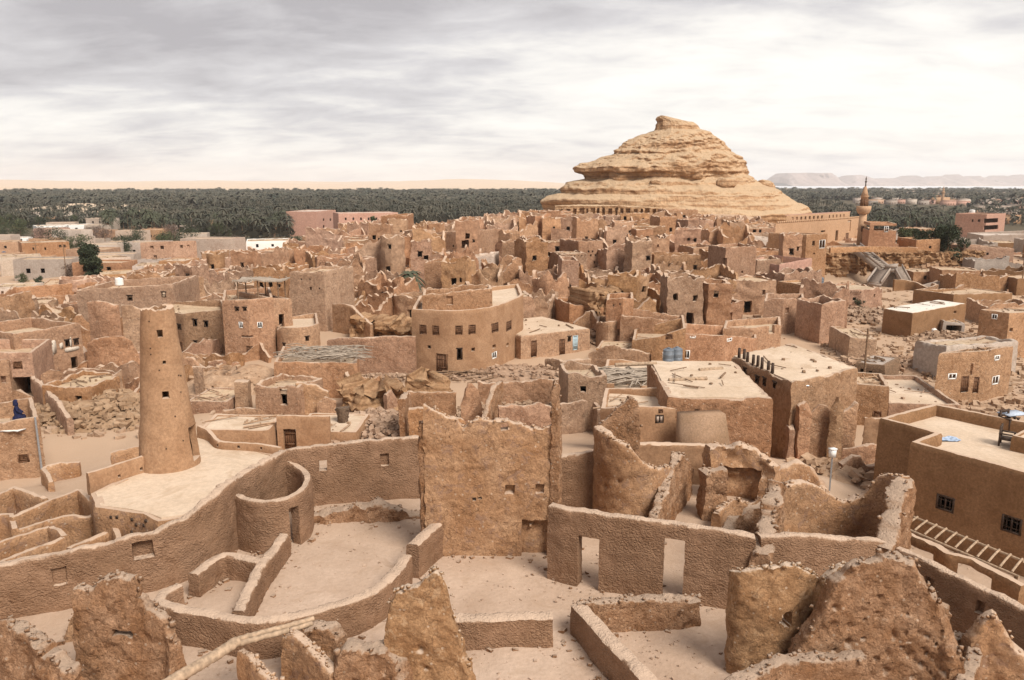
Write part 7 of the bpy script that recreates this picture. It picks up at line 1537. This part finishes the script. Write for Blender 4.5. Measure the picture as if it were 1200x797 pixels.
def grove():
    rg = np.random.default_rng(12); PV, PF = palm_geo(14, 3, 2.7, .8, .34, 1); PV2, PF2 = palm_geo(9, 2, 3.6, .8, .75, 2); VV = []; FF = []; k = 0
    y = 345.0; pts = []
    while y < 2450:
        sp = 4.3+y/170; n = int(y*1.6/sp); x = (np.arange(n)-n/2+rg.random(n)*.9)*sp; yy = y+(rg.random(n)-.5)*sp*1.2; pts.append(np.stack([x, yy], 1)); y += sp*1.25
    pts = np.concatenate(pts); u = pts[:, 0]/pts[:, 1]; Y = pts[:, 1]
    keep = np.ones(len(pts), bool)
    keep &= ~((u > .30) & (Y > 540) & (Y < 2300) & (fbm(np.stack([pts[:, 0]/60, Y/140, Y*0], 1), 2) > -.22)); keep &= ~((u < .08) & (Y > 2050+250*u))      # far town
    keep &= ~((u < -.36) & (Y > 600) & (Y < 745)); keep &= ~((u < -.46) & (Y < 430)); keep &= ~((u > .20) & (Y < 455) & (u > .58)); keep &= ~((u > -.27) & (Y < 385))
    keep &= ~((fbm(np.stack([pts[:, 0]/60, Y/160, Y*0+5], 1), 2) > .62)); keep &= (Y > 0)
    pts = pts[keep]; z = terrain(pts[:, 0], pts[:, 1], False); h = 5.5+5.5*rg.random(len(pts))+3.2*fbm(np.stack([pts[:, 0]/40, pts[:, 1]/40, pts[:, 0]*0], 1), 2)
    for lod, (a, b, T, Tf) in enumerate(((0, 760, PV, PF), (760, 1e9, PV2, PF2))):
        m = (pts[:, 1] >= a) & (pts[:, 1] < b); q = pts[m]; n = len(q); an = rg.random(n)*6.283; ca, sa = np.cos(an)[:, None], np.sin(an)[:, None]; s = (.75+.6*rg.random(n))[:, None]*(1 if lod == 0 else 1.25+q[:, 1:2]/2600)
        V = np.stack([(T[None, :, 0]*ca-T[None, :, 1]*sa)*s+q[:, :1], (T[None, :, 0]*sa+T[None, :, 1]*ca)*s+q[:, 1:], T[None, :, 2]*s+(z[m]+h[m])[:, None]], 2).reshape(-1, 3)
        f = (Tf[None]+len(T)*np.arange(n)[:, None, None]).reshape(-1, 4)+k; VV.append(V); FF.append(f); k += len(V)
        # round understorey crowns and trunks
        cl, cf = leaf_cloud([(0, 0, 0, 2.6, 2.6, 2.2)], 16 if lod == 0 else 9, 1.3 if lod == 0 else 2.2, 6+lod); mm = rg.random(n) < .75
        q2 = q[mm]+rg.normal(size=(mm.sum(), 2))*2; n2 = len(q2); s2 = (.7+.6*rg.random(n2))[:, None]*(1+q2[:, 1:2]/2500); V = np.stack([cl[None, :, 0]*s2+q2[:, :1], cl[None, :, 1]*s2+q2[:, 1:], cl[None, :, 2]*s2+(z[m][mm]+2.6)[:, None]], 2).reshape(-1, 3)
        f = (cf[None]+len(cl)*np.arange(n2)[:, None, None]).reshape(-1, 4)+k; VV.append(V); FF.append(f); k += len(V)
        if lod == 0:
            bx = np.array([(-.15, 0, 0), (.15, 0, 0), (.15, 0, 1), (-.15, 0, 1), (0, -.15, 0), (0, .15, 0), (0, .15, 1), (0, -.15, 1)]); V = np.stack([bx[None, :, 0]+q[:, :1], bx[None, :, 1]+q[:, 1:], bx[None, :, 2]*h[m][:, None]+z[m][:, None]], 2).reshape(-1, 3)
            f = (np.array([(0,1,2,3),(4,5,6,7)])[None]+8*np.arange(n)[:, None, None]).reshape(-1, 4)+k; VV.append(V); FF.append(f); k += len(V)
    tag(mesh_np('palm_grove', np.concatenate(VV), [np.concatenate(FF)], M_GROVE, None, 0), 'vast dark palm grove filling the plain behind the town', 'grove', None, 'stuff')
grove()
# ================================================================ flat quarter on the left, hotel block, far town
for i, (lb, ch, wn, dp, kw) in enumerate((
    ('pink hotel tower end with two dark windows at the edge of the grove', [(371,276,248),(393,276,246)], [(378,380,256,259,'hole'),(386,388,256,259,'hole'),(378,380,264,267,'hole')], 14, dict(mat=M_PINK, jag=0, roof=M_PALE)),
    ('long low pink hotel wing right of its tower end', [(398,277,250),(466,276,249)], [(x, x+2, 255, 258, 'hole') for x in range(404, 462, 9)]+[(x, x+2, 264, 267, 'hole') for x in range(404, 462, 9)], 12, dict(mat=M_PINK, jag=0, roof=M_PALE)),
    ('white compound with a long wall at the foot of the grove, left of hill', [(290,296,283),(340,295,282)], [(300,303,286,290,'hole'),(318,321,286,289,'hole')], 10, dict(mat=M_WHITE)),
    ('pale compound wall house left of the white one', [(262,300,287),(292,299,286)], [], 9, dict(mat=M_PALE)),
    ('two storey grey brown house with a roof slab, left below the grove', [(166,308,284),(205,310,283),(228,306,282)], [(176,180,288,292,'hole'),(188,192,288,292,'hole'),(211,214,287,291,'hole'),(219,222,287,290,'hole'),(180,184,299,303,'hole')], None, dict(roof=M_CONC)),
    ('white house with dark door and windows, left end of the flat quarter', [(44,276,265),(78,276,264)], [(49,51,268,272,'hole'),(61,64,268,274,'hole'),(70,73,267,270,'hole')], 10, dict(mat=M_WHITE)),
    ('white house right of the first white one below the sand bank', [(82,275,264),(112,274,263)], [(88,91,267,270,'hole'),(101,104,267,270,'hole')], 10, dict(mat=M_WHITE)),
    ('red brown house in front of the white houses at left', [(41,281,268),(68,281,268)], [(47,49,273,276,'hole'),(56,58,273,276,'hole')], 9, dict(mat=M_PINK)),
    ('two storey pale house with a red brown lower floor, by the sand bank', [(102,269,256),(130,268,256)], [(108,110,259,262,'hole'),(116,118,259,262,'hole'),(123,125,259,262,'hole')], 9, dict(mat=M_PALE)),
    ('long tan unfinished house with window holes, far left middle', [(28,304,285),(80,301,283)], [(38,40,290,293,'hole'),(52,54,290,293,'hole'),(69,72,287,290,'hole'),(74,77,287,290,'hole')], 9, {}),
    ('low pink house with dark windows and slatted fence, far left', [(3,324,302),(48,323,300)], [(18,20,305,308,'hole'),(23,27,304,309,'hole'),(34,38,304,307,'shut')], 8, dict(mat=M_PALE)),
    ('shed with a pale blue grey sheet roof left of the lone tree', [(46,322,306),(82,320,303)], [], 7, dict(mat=M_PALE, roof=M_CONC, drop=-.1)),
    ('small white hut right above the lone tree', [(116,302,290),(138,301,289)], [(127,129,291,293,'hole')], 8, dict(mat=M_WHITE)),
    ('tan walled yard house right of the lone tree', [(120,318,303),(152,316,301)], [(128,130,308,311,'hole'),(140,142,306,308,'hole')], 9, dict(mat=M_PALE)),
    ('low grey house with red doors at the far left street', [(-10,352,337),(34,351,336)], [(2,5,341,345,'shut'),(15,19,340,345,'hole'),(27,32,339,343,'shut')], 6, dict(mat=M_PALE)),
    ('pale flat house with scrap on its roof, right of lone tree', [(157,326,312),(196,325,311)], [(165,167,316,319,'hole')], 9, dict(mat=M_PALE)),
    ('low pale yard house with a grey roof near the ruins edge', [(160,316,305),(185,315,305)], [], 8, dict(mat=M_PALE, roof=M_CONC)),
    ('tan low house at the far left edge below the grove', [(-20,296,284),(20,295,283)], [(5,8,288,291,'hole')], 9, {}),
    ('white hut with a blue door at the left edge', [(14,286,279),(38,286,278)], [(24,26,280,283,'hole')], 7, dict(mat=M_WHITE)),
    ('long pale wall yard below the grove trunks', [(230,298,291),(262,297,290)], [], 10, dict(mat=M_PALE)),
    ('square tan house in front of the grey brown house', [(188,318,306),(215,317,306)], [(196,198,310,312,'hole')], 8, {}),
    ('flat tan house behind the tall plain left house', [(120,336,322),(160,334,320)], [(130,132,326,329,'hole'),(148,150,325,328,'hole')], 8, {}),
    ('broad low tan house with rough roof above the roofless compound', [(50,342,334),(98,340,332)], [(62,64,337,339,'hole')], 9, {}))):
    H(lb, ch, wn, depth=dp, seed=600+i, **{**dict(cell=.5, rough=.04, jag=.03, drop=.15, thick=.35, cuts=1, flat=True), **kw})
def left_trees():
    rg = random.Random(77); gp = 'dark trees scattered among the flat quarter houses'; lb = 'dark tree scattered among the pale houses of the left flat quarter'; protos = []
    for i in range(64):
        px, py = rg.uniform(-20, 262), 252+46*rg.random()**1.5
        x, y = gnd(px, py)
        if not free(x, y, 3): continue
        if len(protos) < 4: r = tree('broadleaf_tree', lb, x, y, rg.uniform(6, 9), rg.uniform(7, 11), 80+i, (M_DARK, M_OLIVE, M_DARK, M_DRYB)[len(protos)], n=1300, trunk_h=.12, group=gp); protos.append(r); continue
        P = protos[i % 4]; r = P.copy(); COL.objects.link(r); r.location = (x, y, tz_s(x, y)); r.rotation_euler = (0, 0, i); s = rg.uniform(.6, 1.2); r.scale = (s, s, s*rg.uniform(.7, 1.1))
        for c in P.children: k = c.copy(); COL.objects.link(k); k.parent = r
left_trees()
def left_houses():
    rg = random.Random(78); n = 0
    for i in range(80):
        px, py = rg.uniform(-10, 258), 256+70*rg.random()
        x, y = gnd(px, py); w, d, h = rg.uniform(7, 14), rg.uniform(6, 9), rg.uniform(2.8, 5)
        if not free(x, y, w*.55) or inside((x, y), TOWN): continue
        rz = rg.uniform(-.25, .25); ca, sa = math.cos(rz), math.sin(rz); ft = np.array([(x+u*ca-v*sa, y+u*sa+v*ca) for u, v in ((-w/2, -d/2), (w/2, -d/2), (w/2, d/2), (-w/2, d/2))]); z = tz_s(x, y); ops = [(w*q, w*q+.9, z+1.1, z+2.1, 'hole') for q in (.2, .45, .7)][:rg.choice((1, 2, 3))]
        make_house('mud_house', 'plain pale flat roofed house of the left flat quarter near the palm grove', 'house', ft, [z+h]*4, z, rg.choice((M_PALE, M_PALE, M_RUINF, M_CONC)), M_ROOFT, .3, ops, thick=.3, cell=.6, rough=.03, group='plain houses of the left flat quarter', seed=900+i, cuts=1); n += 1
left_houses()
def far_town():
    rg = random.Random(31); lab = 'tiny pale flat roofed house of the far town among the palms'; n = 0
    mats = [M_PALE, M_PINK, M_CONC, M_RUINF, M_PALE]; protos = []
    for k in range(6):
        w, d, h = rg.uniform(9, 16), rg.uniform(8, 12), rg.uniform(4, 8); r = empty('distant_house', (0, 0, -500)); m = MB(); m.box((0, 0, h/2-1), (w, d, h+2)); mesh_np('walls', np.array(m.v), [m.f], mats[k % 5], r, 0)
        m = MB(); 
        for s in (-1, 1): m.box((0, s*(d/2-.15), h+.35), (w, .3, .7)); m.box((s*(w/2-.15), 0, h+.35), (.3, d-.6, .7))
        mesh_np('parapet', np.array(m.v), [m.f], mats[k % 5], r, 0); m = MB()
        for i in range(int(w/3.2)):
            for f in range(1 if h < 6 else 2): m.box((-w/2+1.8+3*i, -d/2, 1.8+3*f), (1.0, .16, 1.2))
        mesh_np('window_row', np.array(m.v), [m.f], M_SHUT, r, 0)['kind'] = 'stuff'; protos.append(r)
    spots = [(rg.uniform(1000, 1225), 224+17*rg.random()) for _ in range(250)]+[(rg.uniform(925, 1000), rg.uniform(224, 234)) for _ in range(22)]+[(rg.uniform(-20, 240), rg.uniform(228, 262)) for _ in range(10)]+[(rg.uniform(1130, 1215), rg.uniform(246, 262)) for _ in range(16)]
    used = []
    for px, py in spots:
        x, y = gnd_far(px, py)
        if any(abs(x-a) < 17 and abs(y-b) < 17 for a, b in used): continue
        used.append((x, y)); P = protos[n % 6]
        if n < 6: r = P; r.location = (x, y, tz_s(x, y))
        else:
            r = P.copy(); COL.objects.link(r)
            for c in P.children: q = c.copy(); COL.objects.link(q); q.parent = r
            r.location = (x, y, tz_s(x, y))
        r.rotation_euler = (0, 0, rg.uniform(-.6, .6)); tag(r, lab, 'house', 'houses of the far town among the palms', 'thing'); n += 1
far_town()
def far_mosque():
    x, y = gnd_far(1098, 239); r = empty('distant_mosque', (x, y, -9), 0, 'ochre mosque with one stubby minaret in the far town', 'mosque'); r['kind'] = 'thing'; m = MB(); m.box((0, 0, 3.5), (22, 16, 9)); m.box((-3, 0, 9.2), (9, 9, 2.6)); mesh_np('hall', np.array(m.v), [m.f], M_MOSQ, r, 0)
    m = MB(); m.lathe((2, -8, 0), [(1.7, 0), (1.4, 13), (2.2, 13.4), (2.2, 14.4), (1.2, 14.6), (1.0, 17.5), (.2, 21)], 10); mesh_np('minaret', np.array(m.v), [m.f], M_MOSQ, r, 30)
far_mosque()
# ================================================================ lake, mesas, sand bank
def lake():
    m = bpy.data.materials.new('lake_water'); m.use_nodes = True; b = m.node_tree.nodes['Principled BSDF']; b.inputs['Base Color'].default_value = (.62, .65, .68, 1); b.inputs['Roughness'].default_value = .35
    n = m.node_tree.nodes.new('ShaderNodeTexNoise'); n.inputs['Scale'].default_value = .02; bp = m.node_tree.nodes.new('ShaderNodeBump'); bp.inputs['Strength'].default_value = .05; m.node_tree.links.new(n.outputs[0], bp.inputs['Height']); m.node_tree.links.new(bp.outputs[0], b.inputs['Normal'])
    out = []
    for k, pts in enumerate(([(700,4300),(2400,4000),(5200,4200),(6800,5600),(5200,7600),(2200,7900),(1100,6200)],)):
        q = catmull(np.array(pts+[pts[0]], float), 8)[:-1]; z = -8.2 if k == 0 else float(terrain(q[:, 0], q[:, 1]).max()+.3); o = mesh_np('lake', np.column_stack([q, np.full(len(q), z)]), [[list(range(len(q)))]], m, None, 0); tag(o, kind='structure')
lake()
def mesas():
    M = mud('mesa_rock', (.30, .235, .21), (.40, .315, .28), scale=.004, fine=.02, bump=.4, bdist=8, strata=.03)
    for nm, Y, prof, sd in (('hill', 9000, [(907,214),(910,208),(916,203),(940,202.5),(965,202.5),(969,205),(972,210),(976,214)], 1), ('hill', 9800, [(974,214.4),(980,211),(988,205.5),(1000,204.2),(1010,206.5),(1021,211),(1030,209.5),(1042,209),(1052,213),(1060,214.4)], 2),
                         ('hill', 10400, [(1040,214),(1052,211.5),(1064,206),(1073,211.5),(1084,210.5),(1094,206.5),(1104,211.5),(1119,204.2),(1130,210),(1143,205.6),(1155,211),(1170,205),(1184,210.5),(1199,204),(1230,208),(1270,213)], 3)):
        P = np.array([(*atY(px, py, Y)[[0]], atY(px, py, Y)[2]) for px, py in prof]); xs = np.linspace(P[0, 0], P[-1, 0], 160); h = np.interp(xs, P[:, 0], P[:, 1])+9; h = np.maximum(h+6*fbm(np.stack([xs/160, xs*0+sd, xs*0], 1), 4)*np.clip(h/60, 0, 1), 0)
        v = np.linspace(0, 1, 34); pr = np.where(v < .5, np.clip(v/.42, 0, 1), np.clip((1-v)/.42, 0, 1)); pr = pr**.8
        D = 1300; X = np.repeat(xs[:, None], 34, 1); Yv = Y-D/2+D*v[None]+140*fbm(np.stack([X.ravel()/300, np.repeat(v[None], 160, 0).ravel()*3, X.ravel()*0+sd], 1), 4).reshape(X.shape); Zv = -11+h[:, None]*np.minimum(1, pr[None]*1.15+.12*vnoise(np.stack([X.ravel()/220, np.repeat(v[None], 160, 0).ravel()*6, X.ravel()*0], 1)).reshape(X.shape)*pr[None])
        i, k = np.meshgrid(np.arange(159), np.arange(33), indexing='ij'); i, k = i.ravel(), k.ravel(); f = np.stack([i*34+k, (i+1)*34+k, (i+1)*34+k+1, i*34+k+1], 1)
        tag(mesh_np(nm, np.stack([X.ravel(), Yv.ravel(), Zv.ravel()], 1), [f], M, None, 50), kind='structure')
mesas()
def sand_bank():
    q = np.array([gnd_far(px, py) for px, py in ((8,252),(60,253),(120,251),(186,248))]); v = catmull(q, 10); n = len(v); t = np.linspace(0, 1, n); hh = 1.5+7.0*np.sin(np.pi*t)**.7*(1+.3*n1(t*6, 3)); w = 34; V = []
    for j, u in enumerate(np.linspace(-1, 1, 13)): V.append(np.column_stack([v[:, 0], v[:, 1]+u*w, -9.4+hh*(1-u*u)**.8]))
    V = np.concatenate(V); i, k = np.meshgrid(np.arange(12), np.arange(n-1), indexing='ij'); i, k = i.ravel(), k.ravel(); f = np.stack([i*n+k, i*n+k+1, (i+1)*n+k+1, (i+1)*n+k], 1)
    tag(mesh_np('sand_hill', V, [f], M_ROOF, None, 60), kind='structure')
sand_bank()
# ================================================================ air
def haze():
    m = bpy.data.materials.new('haze_air'); m.use_nodes = True; nt = m.node_tree; nt.nodes.clear(); o = nt.nodes.new('ShaderNodeOutputMaterial'); v = nt.nodes.new('ShaderNodeVolumePrincipled')
    v.inputs['Color'].default_value = (.97, .975, 1.0, 1); v.inputs['Density'].default_value = 8.5e-5; v.inputs['Anisotropy'].default_value = .2; nt.links.new(v.outputs[0], o.inputs['Volume'])
    b = MB(); b.box((0, 0, 85), (23200, 23200, 196)); h = mesh_np('haze', np.array(b.v), [b.f], m, None, 0); tag(h, kind='stuff')
haze()
